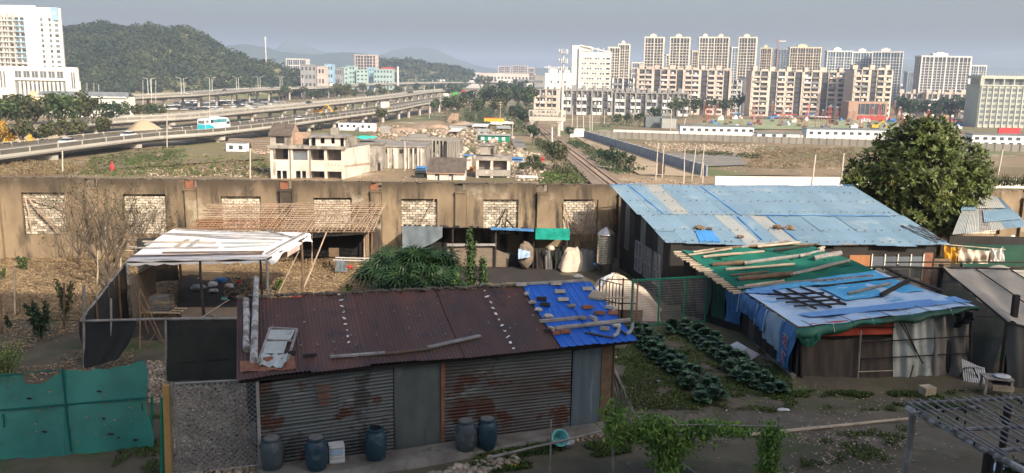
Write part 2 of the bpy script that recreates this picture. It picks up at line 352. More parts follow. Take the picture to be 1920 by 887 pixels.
mat('house_brickwork',(.36,.25,.18),(.26,.18,.13),.8,7,stains=[((.46,.38,.3),2,.58,.66)])
mat('roof_tile',(.12,.095,.078),(.075,.062,.055),1.2,8,rnd=.15,bump=.3)
mat('roof_slab',(.27,.25,.225),(.15,.135,.12),.5,8,stains=[((.5,.48,.44),1,.62,.68)])
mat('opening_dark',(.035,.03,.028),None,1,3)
mat('inner_wall',(.24,.2,.165),(.15,.125,.105),.6,5)
mat('tower_cream',(.66,.60,.50),(.56,.51,.43),.02,4)
mat('tower_white',(.60,.59,.565),(.5,.49,.475),.02,4)
mat('tower_tan',(.60,.50,.36),(.52,.43,.31),.02,4)
mat('tower_dark_line',(.30,.28,.26),None,.02,3)
mat('glass_dark',(.035,.038,.048),(.075,.075,.085),.25,5,rough=.25,spec=.5)
mat('glass_grey',(.10,.115,.135),(.16,.175,.19),.3,5,rough=.25,spec=.5)
mat('glass_blue',(.09,.15,.22),(.05,.09,.14),.05,4,rough=.25,spec=.5)
mat('beige_wall',(.55,.47,.39),(.43,.36,.30),.05,5)
mat('beige_pink',(.55,.46,.40),(.43,.35,.305),.05,5)
mat('brown_wall',(.36,.23,.165),(.3,.19,.14),.05,5)
mat('grey_wall',(.26,.26,.255),(.19,.19,.19),.1,6)
mat('sage_wall',(.47,.49,.42),(.40,.42,.36),.05,5)
mat('mint_wall',(.34,.46,.43),(.29,.4,.38),.05,5)
mat('blue_wall',(.30,.45,.56),(.24,.38,.5),.05,5)
mat('yellow_wall',(.70,.58,.32),None,.3,4)
mat('hut_white',(.72,.74,.75),(.64,.66,.68),.2,5)
mat('hut_roof',(.17,.19,.2),None,.3,4)
mat('red_steel',(.45,.07,.05),(.34,.05,.04),.3,4,rough=.6)
mat('rust_steel',(.33,.15,.10),(.24,.11,.08),.3,4,rough=.7)
mat('site_green',(.17,.25,.12),(.24,.27,.15),.05,6,stains=[((.36,.3,.22),.08,.52,.6)])
mat('car_white',(.75,.76,.77),None,1,2,rough=.3,spec=.5)
mat('car_dark',(.035,.04,.05),None,1,2,rough=.3,spec=.5)
mat('car_silver',(.38,.40,.42),None,1,2,rough=.3,spec=.5)
mat('car_red',(.42,.05,.035),None,1,2,rough=.3,spec=.5)
mat('car_glass',(.03,.04,.05),None,1,2,rough=.15,spec=.6)
mat('rubber',(.02,.02,.02),None,1,2)
mat('coach_teal',(.03,.42,.50),(.02,.36,.44),.5,3,rough=.35,spec=.5)
mat('coach_glass',(.06,.27,.33),None,1,2,rough=.2,spec=.6)
mat('machine_yellow',(.62,.36,.03),(.5,.28,.03),1,4,rough=.6)
mat('bright_green',(.05,.42,.06),None,1,3)
mat('wall_blue_grey',(.27,.30,.345),(.22,.25,.295),.3,5)
mat('rail_steel',(.27,.17,.12),(.2,.13,.095),1,4,rough=.6)
mat('sleeper',(.30,.23,.18),(.22,.17,.135),1,4)
mat('cloth_red',(.50,.05,.05),(.38,.04,.04),1,4)
mat('cloth_blue',(.05,.16,.38),(.09,.24,.46),1,4)
mat('cloth_teal',(.05,.50,.40),(.04,.42,.34),.5,4)
mat('cloth_orange',(.60,.20,.04),None,1,4)
mat('cloth_yellow',(.62,.38,.06),(.5,.28,.05),2,5,bump=.4,bscale=4)
mat('cloth_cream',(.60,.51,.40),(.45,.37,.29),1.5,6,bump=.5,bscale=3)
mat('cloth_white',(.72,.70,.66),(.58,.55,.52),2,6,bump=.5,bscale=4)
mat('cloth_pink',(.55,.36,.33),(.65,.55,.5),4,6)
mat('lamp_post',(.52,.52,.5),(.42,.42,.4),1,4,rough=.5)
mat('pole_concrete',(.50,.45,.38),(.4,.36,.3),.5,5)
mat('apartment_plaster',(.66,.66,.60),(.58,.58,.53),.5,5)
mat('line_white',(.6,.6,.57),None,1,3)
mat('glyph_red',(.45,.03,.05),None,1,3)
mat('wire_black',(.015,.015,.016),None,1,3)
mat('floor_shade',(.05,.044,.04),(.035,.03,.028),1.5,7,bump=.5,bscale=9)  # dark floor under roofs: interior shade put into the colour

# ---------------------------------------------------------------- ground
def build_ground():
    ys=np.concatenate([np.linspace(47.4,160,40),np.linspace(165,700,150),np.linspace(720,3000,50),np.array([4000,6000,9000,14000,20000])])
    u=np.linspace(-1,1,221); V=[]
    for y in ys:
        hw=60+y*.95 if y<3000 else y*1.6
        x=u*hw; z=np.full_like(x,base_h(y))
        amp=0 if y<60 else min(1.0,(y-60)/100)*(.45 if y<700 else 0)
        z=z+amp*(vnoise(x/9,np.full_like(x,y/9),3)+.6*vnoise(x/3.1,np.full_like(x,y/3.1),5))
        V.append(np.stack([x,np.full_like(x,y),z],1))
    V=np.concatenate(V); n=len(u); i,j=np.meshgrid(np.arange(n-1),np.arange(len(ys)-1)); a=(j*n+i).ravel()
    F=np.stack([a,a+1,a+n+1,a+n],1); me=npmesh('valley_ground',V,F,'valley_soil',True)
    o=bpy.data.objects.new('valley_ground',me); COL.objects.link(o); tag(o,kind='structure')
    # yard: soil, worn path, moss, leaf litter and shed floor darkened as interior shade, laid out with ragged borders
    def sheet(name,xs,yy,amp,z0,zones):
        X,Y=np.meshgrid(xs,yy); Z=z0+amp*(vnoise(X/1.3,Y/1.3,8)+.5*vnoise(X/.5,Y/.5,9)); n=len(xs)
        V=np.stack([X.ravel(),Y.ravel(),Z.ravel()],1); i,j=np.meshgrid(np.arange(n-1),np.arange(len(yy)-1)); a=(j*n+i).ravel(); F=np.stack([a,a+1,a+n+1,a+n],1)
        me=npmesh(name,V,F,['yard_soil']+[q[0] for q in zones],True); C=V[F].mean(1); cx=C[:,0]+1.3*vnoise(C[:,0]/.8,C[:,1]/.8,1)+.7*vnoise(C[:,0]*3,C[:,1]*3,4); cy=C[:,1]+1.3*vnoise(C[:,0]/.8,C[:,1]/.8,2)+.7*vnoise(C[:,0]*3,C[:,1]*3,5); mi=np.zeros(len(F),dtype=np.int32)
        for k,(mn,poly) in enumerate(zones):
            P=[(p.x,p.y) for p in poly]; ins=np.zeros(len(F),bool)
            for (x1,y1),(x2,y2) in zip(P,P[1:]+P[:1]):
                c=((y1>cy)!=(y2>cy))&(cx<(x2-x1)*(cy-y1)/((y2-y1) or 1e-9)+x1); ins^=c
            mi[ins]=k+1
        me.polygons.foreach_set('material_index',mi); o=bpy.data.objects.new(name,me); COL.objects.link(o); tag(o,kind='structure')
    zones=[('moss_soil',[at(1150,600),at(1330,600),at(1580,760),at(1850,745),at(1850,790),at(1100,800)]),('moss_soil',[at(850,845),at(1130,812),at(1130,850),at(820,900)]),
      ('path_soil',[at(1140,655),at(1175,655),at(1330,775),at(1180,775)]),('path_soil',[at(1180,775),at(1950,790),at(1950,850),at(1180,815)]),
      ('leaf_litter',[at(-150,606),at(215,592),at(330,560),at(560,570),at(700,560),at(700,476),at(-150,480)]),('floor_shade',[at(250,640),at(500,640),at(500,522),at(300,522)]),('floor_shade',[at(750,532),at(1065,532),at(1065,485),at(750,485)])]
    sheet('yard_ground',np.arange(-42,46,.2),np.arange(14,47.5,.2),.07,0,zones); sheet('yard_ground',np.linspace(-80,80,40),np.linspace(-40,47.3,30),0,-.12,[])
build_ground()
def ground_patch(name,pts,matname,dz=.03,zf=None,sub=10):
    """a sheet just above the ground, outline given as world points (4 corners)"""
    a,b,c,d=[Vector(p) for p in pts]; mb=MB()
    def fn(u,v):
        p=(a.lerp(b,u)).lerp(d.lerp(c,u),v); z=(base_h(p.y) if zf is None else zf)+dz; return (p.x,p.y,z)
    mb.patch(fn,sub,sub); return struct(mb,name,matname,True)
# warm leaf litter under the old wall on the left, worn earth path between the sheds

# ---------------------------------------------------------------- the block of flats behind the camera, whose shade lies over the near yard
def build_shade_block():
    t=thing('apartment_building','tall plain block of flats standing behind the viewpoint','building',(16,-8,0))
    b=MB().box((16,-8,13.1),(44,13,26.2)); b.build('wall','apartment_plaster',t)
    for f_ in range(8):
        for k in range(-3,4):
            if k==-3 and f_ in (2,3): continue
            bx('window','glass_grey',t,(k*6.4,6.52,2+f_*3.15),(2.2,.08,1.5))
    bx('roof','concrete_dark',t,(0,0,26.3),(45,14,.3))
build_shade_block()
# ---------------------------------------------------------------- mountains and hills
def ridge(name,pts,Y,depth,matname,seed=0,rough=1.0,kind='structure'):
    """a hill range: crest heights read off the photograph at distance Y, with slopes in front and behind"""
    px=np.array([p[0] for p in pts],float); py=np.array([p[1] for p in pts],float)
    g=np.linspace(px[0],px[-1],int((px[-1]-px[0])/4)+2); crest=np.interp(g,px,py)
    rows=[]; K=[(-1,0),(-.8,.16),(-.6,.38),(-.4,.62),(-.22,.82),(-.1,.95),(0,1),(.15,.9),(.5,.5),(1,0)]
    for k,(dy,h) in enumerate(K):
        r_=[]
        for q,(gx,gy) in enumerate(zip(g,crest)):
            c=pv(gx,gy,Y); base=-17; hh=(c.z-base)
            y=Y+dy*depth; x=c.x*(1 if dy<=0 else 1)
            nz=float(vnoise(np.array([gx/14.+seed]),np.array([k*1.7]),seed)[0])*.16*rough*hh*(1 if 0<k<9 else 0)*(0.25 if k==6 else 1)
            r_.append((x,y,base+hh*h+nz))
        rows.append(r_)
    V=np.array(rows).reshape(-1,3); n=len(g); i,j=np.meshgrid(np.arange(n-1),np.arange(len(K)-1)); a=(j*n+i).ravel()
    o=bpy.data.objects.new(name,npmesh(name,V,np.stack([a,a+1,a+n+1,a+n],1),matname,True)); COL.objects.link(o); tag(o,kind=kind)
ridge('mountain_range',[(-400,110),(300,105),(400,80),(440,92),(510,100),(535,84),(552,73),(572,84),(600,96),(640,101),(700,104),(725,100),(752,91),(785,87),(815,92),(850,107),(890,122),(940,131),(1010,133)],5200,900,'far_hill',1)
ridge('mountain_range',[(380,108),(430,84),(470,84),(498,88),(520,96),(560,100),(590,103),(640,98),(672,99),(720,106),(760,120)],3600,500,'far_hill',2)
ridge('mountain_range',[(1150,140),(1300,118),(1400,92),(1460,78),(1500,80),(1545,76),(1590,84),(1640,96),(1700,112),(1760,108),(1820,104),(1860,98),(1900,92),(1960,88),(2060,96),(2300,120)],5600,900,'far_hill',3)
ridge('mountain_range',[(940,136),(980,128),(1060,127),(1200,124),(1330,126),(1500,128),(1700,126),(1950,128),(2300,140)],4600,500,'far_hill',4,.6)

def wooded_hill(name,crest,Y,depth,n,size,seed,leafm='hill_leaf',soil='hill_soil',bare=None,crown=5.5,lf=1.7,per=70):
    """a hill with terrain of its own and a wood of many crowns over it"""
    rng=np.random.default_rng(seed)
    px=np.array([p[0] for p in crest],float); py=np.array([p[1] for p in crest],float)
    g=np.linspace(px[0],px[-1],90); cp=[pv(a,b,Y) for a,b in zip(g,np.interp(g,px,py))]
    cx=np.array([c.x for c in cp]); cz=np.array([c.z for c in cp])-size*.6; base=-17
    prof=lambda v: np.clip(1-np.abs(v),0,1)**.85      # v: -1 front foot, 0 crest, 1 rear foot
    def hz(x,v,nz=True):
        h=np.interp(x*1.0,cx,cz,left=base,right=base)-base
        z=base+h*prof(v); 
        return z+ (vnoise(x/22,v*6+3,seed)*h*.13*(1-np.abs(v)*.5) if nz else 0)
    vv=np.linspace(-1,1,41); X,V_=np.meshgrid(cx,vv)
    sc_=(Y+V_*depth)/Y; Z=hz(X,V_); P=np.stack([X*np.where(V_<0,1,1),Y+V_*depth,Z],-1).reshape(-1,3); k=len(cx)
    i,j=np.meshgrid(np.arange(k-1),np.arange(40)); a=(j*k+i).ravel()
    o=bpy.data.objects.new(name,npmesh(name,P,np.stack([a,a+1,a+k+1,a+k],1),soil,True)); COL.objects.link(o); tag(o,kind='structure')
    x=rng.uniform(cx[0],cx[-1],n); v=rng.uniform(-1,.12,n); z=hz(x,v); keep=(z>base+3)
    if bare is not None: keep&=~bare(x,v,rng)
    x,v,z=x[keep],v[keep],z[keep]; r_=size*rng.uniform(.55,1.15,len(x))
    C=np.stack([x,Y+v*depth,z+r_*.35],1); m=len(C)
    D=rng.normal(0,1,(m,per,3)); D[...,2]=np.abs(D[...,2])*1.0-.15; D[...,1]-=.35; D/=np.linalg.norm(D,axis=2)[...,None]
    rad=r_[:,None]*rng.uniform(.8,1.06,(m,per)); Pt=C[:,None,:]+D*rad[...,None]*np.array([1,1,.85])
    Vv,Ff=leaves(Pt.reshape(-1,3),D.reshape(-1,3),lf,.75,rng,.45)
    w_=bpy.data.objects.new('woodland',npmesh('woodland',Vv,Ff,leafm)); COL.objects.link(w_); tag(w_,kind='stuff')
    tag(w_,'dense mixed wood covering the hillside','wood')
def bareA(x,v,rng):
    # right-hand end of the hill is scrub with clearings
    return (x>-300)&(rng.uniform(0,1,len(x))<np.where(v<-.75,.8,.62))
wooded_hill('wooded_hill',[(-260,90),(60,52),(115,48),(150,44),(185,46),(240,48),(290,54),(325,50),(350,54),(381,70),(411,88),(450,100),(491,114),(533,128),(575,142),(600,150)],900,185,4300,6.2,11,bare=bareA,lf=2.4,per=46)
wooded_hill('far_wooded_hill',[(655,140),(680,120),(712,112),(745,112),(790,116),(830,122),(860,128),(885,137)],1500,200,900,8.,12,lf=4.5,per=26,bare=lambda x,v,rng:(v<-.25)&(rng.uniform(0,1,len(x))<.7))
# scrubby slope with clearings at the end of the hill
# ---------------------------------------------------------------- far buildings
def frame(px,Y,py=150):
    return pv(px,py,Y).x
def tower(name,label,pl,pr,ptop,Y,cols,floors,rz=0,dep=.6,wallm='tower_cream',glassm='glass_dark',style='rib',pbase=None,roofbox=True,cat='tower block',group=None,sidecols=3,seed=0,zbase=None,crown=True,side_py=None):
    """tower block: dark glazed core, proud vertical ribs and floor bands on the front and on the side that shows"""
    c,s=math.cos(rz),abs(math.sin(rz)); x0=pv(pl,ptop,Y).x; x1=pv(pr,ptop,Y).x; span=x1-x0
    zt=pv((pl+pr)/2,ptop,Y).z; zb=base_h(Y) if zbase is None else zbase
    wd=span/(c+dep*s); dp=wd*dep
    t=thing(name,label,cat,((x0+x1)/2,Y+ (wd*s+dp*c)/2,zb),group,rz); H_=zt-zb
    bx('core',glassm,t,(0,0,H_/2),(wd-.9,dp-.9,H_-.4))
    fh=H_/floors; cw=wd/cols; rn=random.Random(seed+int(pl))
    sides=[('F',wd,dp,cols),('S',dp,wd,max(2,int(cols*dep)))]
    ylist=-dp/2
    sx=1 if rz<=0 else -1
    # front ribs, wide ribs at intervals (solid wall), narrow ones between
    for k in range(cols+1):
        wide=(k%3==0); w_=cw*(.30 if wide else .13)
        x=-wd/2+cw*k; x=max(-wd/2+w_/2,min(wd/2-w_/2,x))
        bx('rib',wallm,t,(x,-dp/2+.05,H_/2),(w_,.9,H_))
    nb=max(2,int(dp/cw+.5))
    for k in range(nb+1):
        wide=(k%2==0); w_=dp/nb*(.5 if wide else .22)
        y=-dp/2+dp/nb*k; y=max(-dp/2+w_/2+.1,min(dp/2-w_/2,y))
        bx('rib',wallm,t,(sx*(wd/2-.05),y,H_/2-.1),(.9,w_,H_-.2))
    bm=MB()
    top=2 if crown else 0
    for f_ in range(floors-top+1):
        z=fh*f_
        if style=='rib': bm.box((0,-dp/2+.12,z),(wd-.1,.7,fh*.17)); bm.box((sx*(wd/2-.12),0,z),(.7,dp-.1,fh*.2))
        else: bm.box((0,-dp/2+.12,z),(wd-.1,.8,fh*.45)); bm.box((sx*(wd/2-.12),0,z),(.8,dp-.1,fh*.45))
    me=bm.mesh('floor_bands',wallm); o=inst('floor_bands',me,t); o['kind']='stuff'
    bx('parapet',wallm,t,(0,0,H_+.4),(wd+.5,dp+.5,1.4))
    if roofbox:
        bx('roof_house',wallm,t,(-wd*.08,0,H_+2.2),(wd*.3,dp*.4,2.6)); bx('roof_house',wallm,t,(-wd*.08,0,H_+3.8),(wd*.14,dp*.3,1.2))
    return t
TW=[
 ('cream high-rise tower block, leftmost of the tall row behind the pink flats',1210,1252,71,900,6,22,-.2,.9,'tower_cream'),
 ('cream high-rise tower block, second of the tall row behind the pink flats',1258,1301,71,900,6,22,-.2,.9,'tower_cream'),
 ('cream high-rise tower, left one of the joined pair in the tall row',1312,1343,71,900,5,22,-.12,.9,'tower_cream'),
 ('cream high-rise tower, right one of the joined pair in the tall row',1341,1374,71,905,5,22,-.3,.9,'tower_cream'),
 ('tall cream tower right of the joined pair, narrow dark centre strips',1388,1428,71,900,6,22,-.3,.9,'tower_cream'),
]
for l,a,b,c_,Y,co_,fl,rz,dp,wm in TW: tower('tower_block',l,a,b,c_,Y,co_,fl,rz,dp,wm,group='tall cream towers behind the flats')
tower('tower_block','shorter cream block just right of the tallest cream row',1428,1453,91,960,5,19,-.35,.9,'tower_tan')
tower('tower_block','thin cream block showing between the first two tall towers',1249,1262,104,1000,3,18,0,.9,'tower_cream',roofbox=False)
tower('tower_block','small tan block between the second tower and the joined pair',1298,1313,97,1000,3,18,0,.9,'tower_tan',roofbox=False)
tower('tower_block','pale blue glazed block between the joined pair and next tower',1372,1390,90,980,3,20,0,.9,'tower_white','glass_blue',roofbox=False)
tower('tower_block','dark blue unfinished block under the orange tower crane',1450,1482,93,1150,6,20,-.1,.8,'grey_wall','glass_blue',roofbox=False)
tower('tower_block','tan apartment block with stepped roof behind the pink flats',1484,1545,90,950,12,19,-.15,.5,'tower_tan')
tower('tower_block','white tower block with blue glazing, left of the long white row',1553,1602,97,860,9,19,-.1,.45,'tower_white','glass_blue')
tower('tower_block','white tower block in the middle of the long white row',1600,1648,99,880,9,19,-.1,.45,'tower_white','glass_blue')
tower('tower_block','white tower block at the right end of the long white row',1645,1706,98,850,10,19,-.42,.55,'tower_white','glass_blue')
tower('tower_block','wide white tower block standing alone left of the sage offices',1730,1824,107,800,12,19,-.05,.35,'tower_white','glass_dark')
tower('tower_block','grey blue block with white roof frame beside the sage offices',1822,1852,124,900,6,16,-.1,.6,'tower_white','glass_blue',roofbox=False)
tower('tower_block','small dark block in the gap right of the white row',1702,1732,136,1100,6,14,0,.6,'grey_wall','glass_blue',roofbox=False)
tower('tower_block','cream tower behind the white hospital slab, left part',1140,1164,90,900,5,19,-.1,.8,'tower_cream','glass_dark',roofbox=False)
tower('tower_block','cream tower with dark glazed strip behind the white hospital slab',1160,1184,84,905,5,20,-.2,.9,'tower_cream','glass_dark')
def twin(pl,pr,pt,Y,label,rows,cols,wallm='beige_pink',name='apartment_block'):
    return tower(name,label,pl,pr,pt,Y,cols,rows,-.1,.5,wallm,'glass_dark',roofbox=False,cat='building',crown=False)
twin(664,706,104,1250,'pink and cream apartment block above the mint buildings',11,7)
twin(934,958,125,2200,'pink far apartment block, left of the distant pair',8,6); twin(960,990,124,2200,'pink far apartment block, right of the distant pair',8,7)
twin(535,576,111,1500,'white office block half hidden behind the hill end',4,9,'tower_white')
for k,(a,b,c_) in enumerate([(992,1002,128),(560,600,128),(1185,1210,118),(1150,1190,130),(1700,1732,150)]):
    twin(a,b,c_,1500+k*60,['low pink block far left of the white depot','low cream block far behind the hill end','cream block behind the terrace of flats','grey block behind the terrace of flats','low cream block behind the far trees'][k],5,5,['beige_pink','tower_cream','tower_cream','grey_wall','tower_cream'][k])
# distant low city, cream and white blocks filling the plain
rn=random.Random(5)
mbc=[MB(),MB(),MB()]
for k in range(420):
    Y=rn.uniform(1300,3300); px=rn.uniform(880,1960) if rn.random()<.7 else rn.uniform(520,900)
    x=pv(px,140,Y).x; w_=rn.uniform(14,50); h_=rn.uniform(5,15); mbc[k%3].box((x,Y,-16+h_/2),(w_,rn.uniform(10,25),h_),rn.uniform(-.3,.3))
for q,mn in zip(mbc,('tower_white','beige_wall','grey_wall')): one(q,'distant_city',mn,'low distant town blocks fading in haze on the plain','town',kind='stuff')
# ---------------------------------------------------------------- balcony flats (nearer)
def flats(name,label,pl,pr,ptop,Y,bays,floors,rz=0,depth=13,wallm='beige_pink',slabm='beige_pink',cat='building',group=None,roofs=True,open_=.62,stair=None,zb=None,seed=1):
    x0=pv(pl,ptop+30,Y).x; x1=pv(pr,ptop+30,Y).x; wd=(x1-x0)/math.cos(rz); zt=pv((pl+pr)/2,ptop,Y).z; zb=base_h(Y) if zb is None else zb; H_=zt-zb
    t=thing(name,label,cat,((x0+x1)/2,Y+depth/2,zb),group,rz); fh=H_/(floors+.35); rn=random.Random(seed)
    bx('wall','glass_grey' if wallm!='grey_wall' else 'concrete_dark',t,(0,.6,H_/2-.2),(wd-.4,depth-1.2,H_-.6))
    bx('side_wall',wallm,t,(wd/2,0,H_/2-.1),(.5,depth,H_-.2)); bx('side_wall',wallm,t,(-wd/2,0,H_/2-.1),(.5,depth,H_-.2))
    bw=wd/bays
    for k in range(bays+1):
        x=-wd/2+bw*k
        bx('pier',wallm,t,(max(-wd/2+.5,min(wd/2-.5,x)),-depth/2+.1+(.5 if k%2 else 0),H_/2),(bw*(.34 if k%2==0 else .12),1.5,H_))
    for f_ in range(floors+1):
        z=fh*f_
        for k in range(bays):
            x=-wd/2+bw*(k+.5)
            if f_<floors and k%3==2 and bays>4:
                bx('window','glass_dark',t,(x,-depth/2+.5,z+fh*.5),(bw*.9,.3,fh*.8)); continue  # dark panel instead of a balcony: shade of a deep recess put into colour
            if f_<floors:
                deep=k%2
                bx('balcony',slabm if rn.random()<.72 else rn.choice(['tower_white','concrete','grey_wall']),t,(x,-depth/2-.35+deep*.25,z+fh*.2),(bw*.86,1.2,fh*.40))
                if rn.random()<.35: bx('window','tower_white',t,(x+rn.uniform(-.2,.2)*bw,-depth/2+.35,z+fh*.62),(bw*.3,.3,fh*.34))
                elif rn.random()<.5: bx('window','glass_dark',t,(x,-depth/2+.3,z+fh*.65),(bw*.55,.3,fh*.42))
    bx('roof','concrete_dark',t,(0,0,H_),(wd+.4,depth,.4))
    if roofs:
        for k in range(bays):
            x=-wd/2+bw*(k+.5)
            if k%2==0: bx('stair_house',wallm,t,(x,rn.uniform(-3,0),H_+1.5),(bw*rn.uniform(.45,.8),4,rn.uniform(2.4,3.4)))
            else: bx('roof_wall',wallm,t,(x,-depth/2+.6,H_+.7),(bw*.8,.3,1.3))
    return t
Yf=560
flats('apartment_block','long pink beige apartment block with stacked balconies, left half of the row',1196,1370,131,Yf,12,9,-.06,seed=2)
flats('apartment_block','long beige apartment block with stacked balconies, right of the Y shaped gap',1410,1600,135,Yf-10,12,9,-.03,wallm='beige_wall',slabm='beige_wall',seed=3)
flats('apartment_block','brown beige end block with open stair tower beside the white towers',1598,1672,131,Yf-30,5,9,.05,wallm='beige_wall',slabm='beige_wall',seed=4)
flats('apartment_block','old terrace of white four storey flats, left half behind the footbridge',1052,1148,170,520,10,3,-.02,10,'grey_wall','tower_white',roofs=True,seed=5)
flats('apartment_block','old terrace of white three storey flats, right half beside the trees',1152,1290,175,525,14,3,-.02,10,'grey_wall','tower_white',seed=6)
flats('apartment_block','small pink brown balcony block left of the telecom mast',1003,1048,168,500,4,4,-.1,12,'beige_pink','beige_wall',roofs=False,seed=7)
flats('apartment_block','white grey six storey flats behind the far right trees, left one',1690,1730,176,620,4,4,-.2,12,'beige_wall','tower_white',seed=8)
flats('apartment_block','row of beige low flats behind trees below the wide white tower',1738,1832,177,610,9,4,-.1,12,'beige_wall','tower_white',seed=9)
flats('apartment_block','narrow white grey flats beside the Y shaped gap, left side',1368,1392,150,600,3,7,-.2,10,'tower_white','tower_white',roofs=False,seed=10)
flats('apartment_block','narrow white grey flats beside the Y shaped gap, right side',1394,1412,146,600,2,7,.3,10,'tower_white','tower_white',roofs=False,seed=11)
flats('apartment_block','white low flats right of the hospital slab',1148,1198,147,600,5,6,-.05,10,'tower_white','grey_wall',roofs=False,seed=12)
# brown shop podium with glazed front
def podium():
    Y=505; a=pv(1592,190,Y).x; b=pv(1665,190,Y).x; zt=pv(1630,191,Y).z; zb=base_h(Y); H_=zt-zb
    t=thing('shop_building','brown shop building with wide dark glazed front and red hoarding','shop',((a+b)/2,Y+6,zb))
    bx('wall','brown_wall',t,(0,0,H_/2),(b-a,12,H_)); bx('shop_window','glass_dark',t,((b-a)*.1,-6.1,H_*.62),((b-a)*.68,.3,H_*.55)); bx('hoarding','red_steel',t,((b-a)*.12,-6.4,H_*.14),((b-a)*.72,.3,H_*.22))
    for k in range(6): bx('mullion','tower_dark_line',t,((b-a)*(-.2+k*.12),-6.3,H_*.62),(.25,.2,H_*.55))
podium()
# white hospital slab with curved roof screen
def hospital():
    Y=640; zb=base_h(Y); a=pv(1074,120,Y).x; b=pv(1148,120,Y).x; z1=pv(1110,98,Y).z; W_=b-a
    t=thing('hospital_building','tall white office slab with open roof screen and blank left stair wall','building',((a+b)/2,Y+8,zb),None,-.1)
    H_=z1-zb; HT=pv(1085,85,Y).z-zb
    bx('wall','paint_white',t,(W_*.1,0,H_/2),(W_*.8,15,H_)); bx('stair_wall','paint_white',t,(-W_*.4,-.6,HT/2),(W_*.2,16,HT)); bx('side_strip','tower_dark_line',t,(-W_*.5-.1,0,HT/2),(.6,16,HT-1))
    bx('glass_strip','glass_grey',t,(-W_*.335,-8.9,HT*.5),(.9,.4,HT*.9))
    for f_ in range(10):
        z=H_*(.1+.088*f_)
        for k in range(9):
            if (f_*3+k*5)%7<5: bx('window','glass_grey',t,(-W_*.22+k*W_*.066,-7.55,z),(W_*.045,.2,H_*.032))
        bx('window','glass_dark',t,(W_*.42,-7.55,z),(W_*.09,.2,H_*.03)); bx('ledge','tower_white',t,(W_*.1,-7.7,z-H_*.035),(W_*.78,.4,.35))
    p=[(-.3,HT+.2),(-.1,HT-1),(.15,HT-2.6),(.5,HT-4.6)]
    for (xa,za),(xb,zb2) in zip(p,p[1:]):
        m_=MB().bar((xa*W_,-7,za),(xb*W_,-7,zb2),.6,.7); inst('roof_screen',m_.mesh('roof_screen','paint_white'),t)
    for k,x in enumerate((.02,.16,.3,.44)): bx('screen_post','paint_white',t,(x*W_,-7,H_+(HT-H_)*.35),(.5,.5,(HT-H_)*.9-k*.6))
    bx('penthouse','paint_white',t,(-W_*.16,0,(H_+HT)/2),(W_*.28,12,HT-H_-1))
hospital()
def depot():
    Y=560; zb=base_h(Y); a=pv(1003,150,Y).x; b=pv(1074,150,Y).x; z1=pv(1040,137,Y).z; W_=b-a; H_=z1-zb
    t=thing('depot_building','white four storey depot with grey left side behind the telecom mast','building',((a+b)/2,Y+8,zb))
    bx('wall','paint_white',t,(W_*.13,0,H_/2),(W_*.74,15,H_)); bx('grey_wing','grey_wall',t,(-W_*.38,0,H_*.47),(W_*.26,15,H_*.94)); bx('roof_house','paint_white',t,(0,0,H_+1.4),(W_*.2,6,2.8))
    for k in range(7): bx('window','glass_grey',t,(-W_*.15+k*W_*.09,-7.6,H_*(.78 if k%2 else .62)),(W_*.05,.2,1.3))
    for k in range(4): bx('window_band','glass_grey',t,(-W_*.38,-7.6,H_*(.3+.16*k)),(W_*.2,.2,1.1))
    for k in range(3): bx('roof_tank','tower_white',t,(W_*(.2+.1*k),0,H_+1),(2,2,2))
depot()
# sage green office on the far right with framed roof storey
def sage():
    Y=430; zb=base_h(Y); a=pv(1845,180,Y).x; b=pv(1990,180,Y).x; z1=pv(1880,142,Y).z; W_=b-a; H_=z1-zb
    t=thing('office_building','sage green office block with framed open top storey, far right edge','building',((a+b)/2,Y+9,zb),None,-.12)
    bx('wall','sage_wall',t,(0,0,H_*.41),(W_,17,H_*.82)); bx('top_band','sage_wall',t,(0,0,H_*.97),(W_,17,H_*.06)); bx('top_glass','glass_grey',t,(.6,.6,H_*.88),(W_-2,15,H_*.13))
    bx('ledge','sage_wall',t,(0,-.2,H_*.815),(W_+.6,17.6,.6)); bx('side_pier','sage_wall',t,(-W_/2+.6,-7.6,H_*.88),(1.2,1.6,H_*.13))
    for k in range(8): bx('top_post','sage_wall',t,(-W_/2+1.5+k*W_/8,-8.2,H_*.88),(.5,.5,H_*.13))
    for k in range(13):
        x=-W_/2+2+k*(W_-3)/12.5; bx('pier','sage_wall',t,(x-1.25,-8.6,H_*.4),(.5,.8,H_*.8))
        for f_ in range(7):
            w_=bx('window','glass_grey',t,(x,-8.55,H_*(.1+.105*f_)),(1.7,.2,H_*.06)); bx('sill','tower_white',t,(x,-8.65,H_*(.06+.105*f_)),(1.9,.35,.25))
    for k in range(26): bx('roof_rod','pole_concrete',t,(-W_/2+k*W_/25,-6,H_+.8),(.12,.12,1.6))
sage()
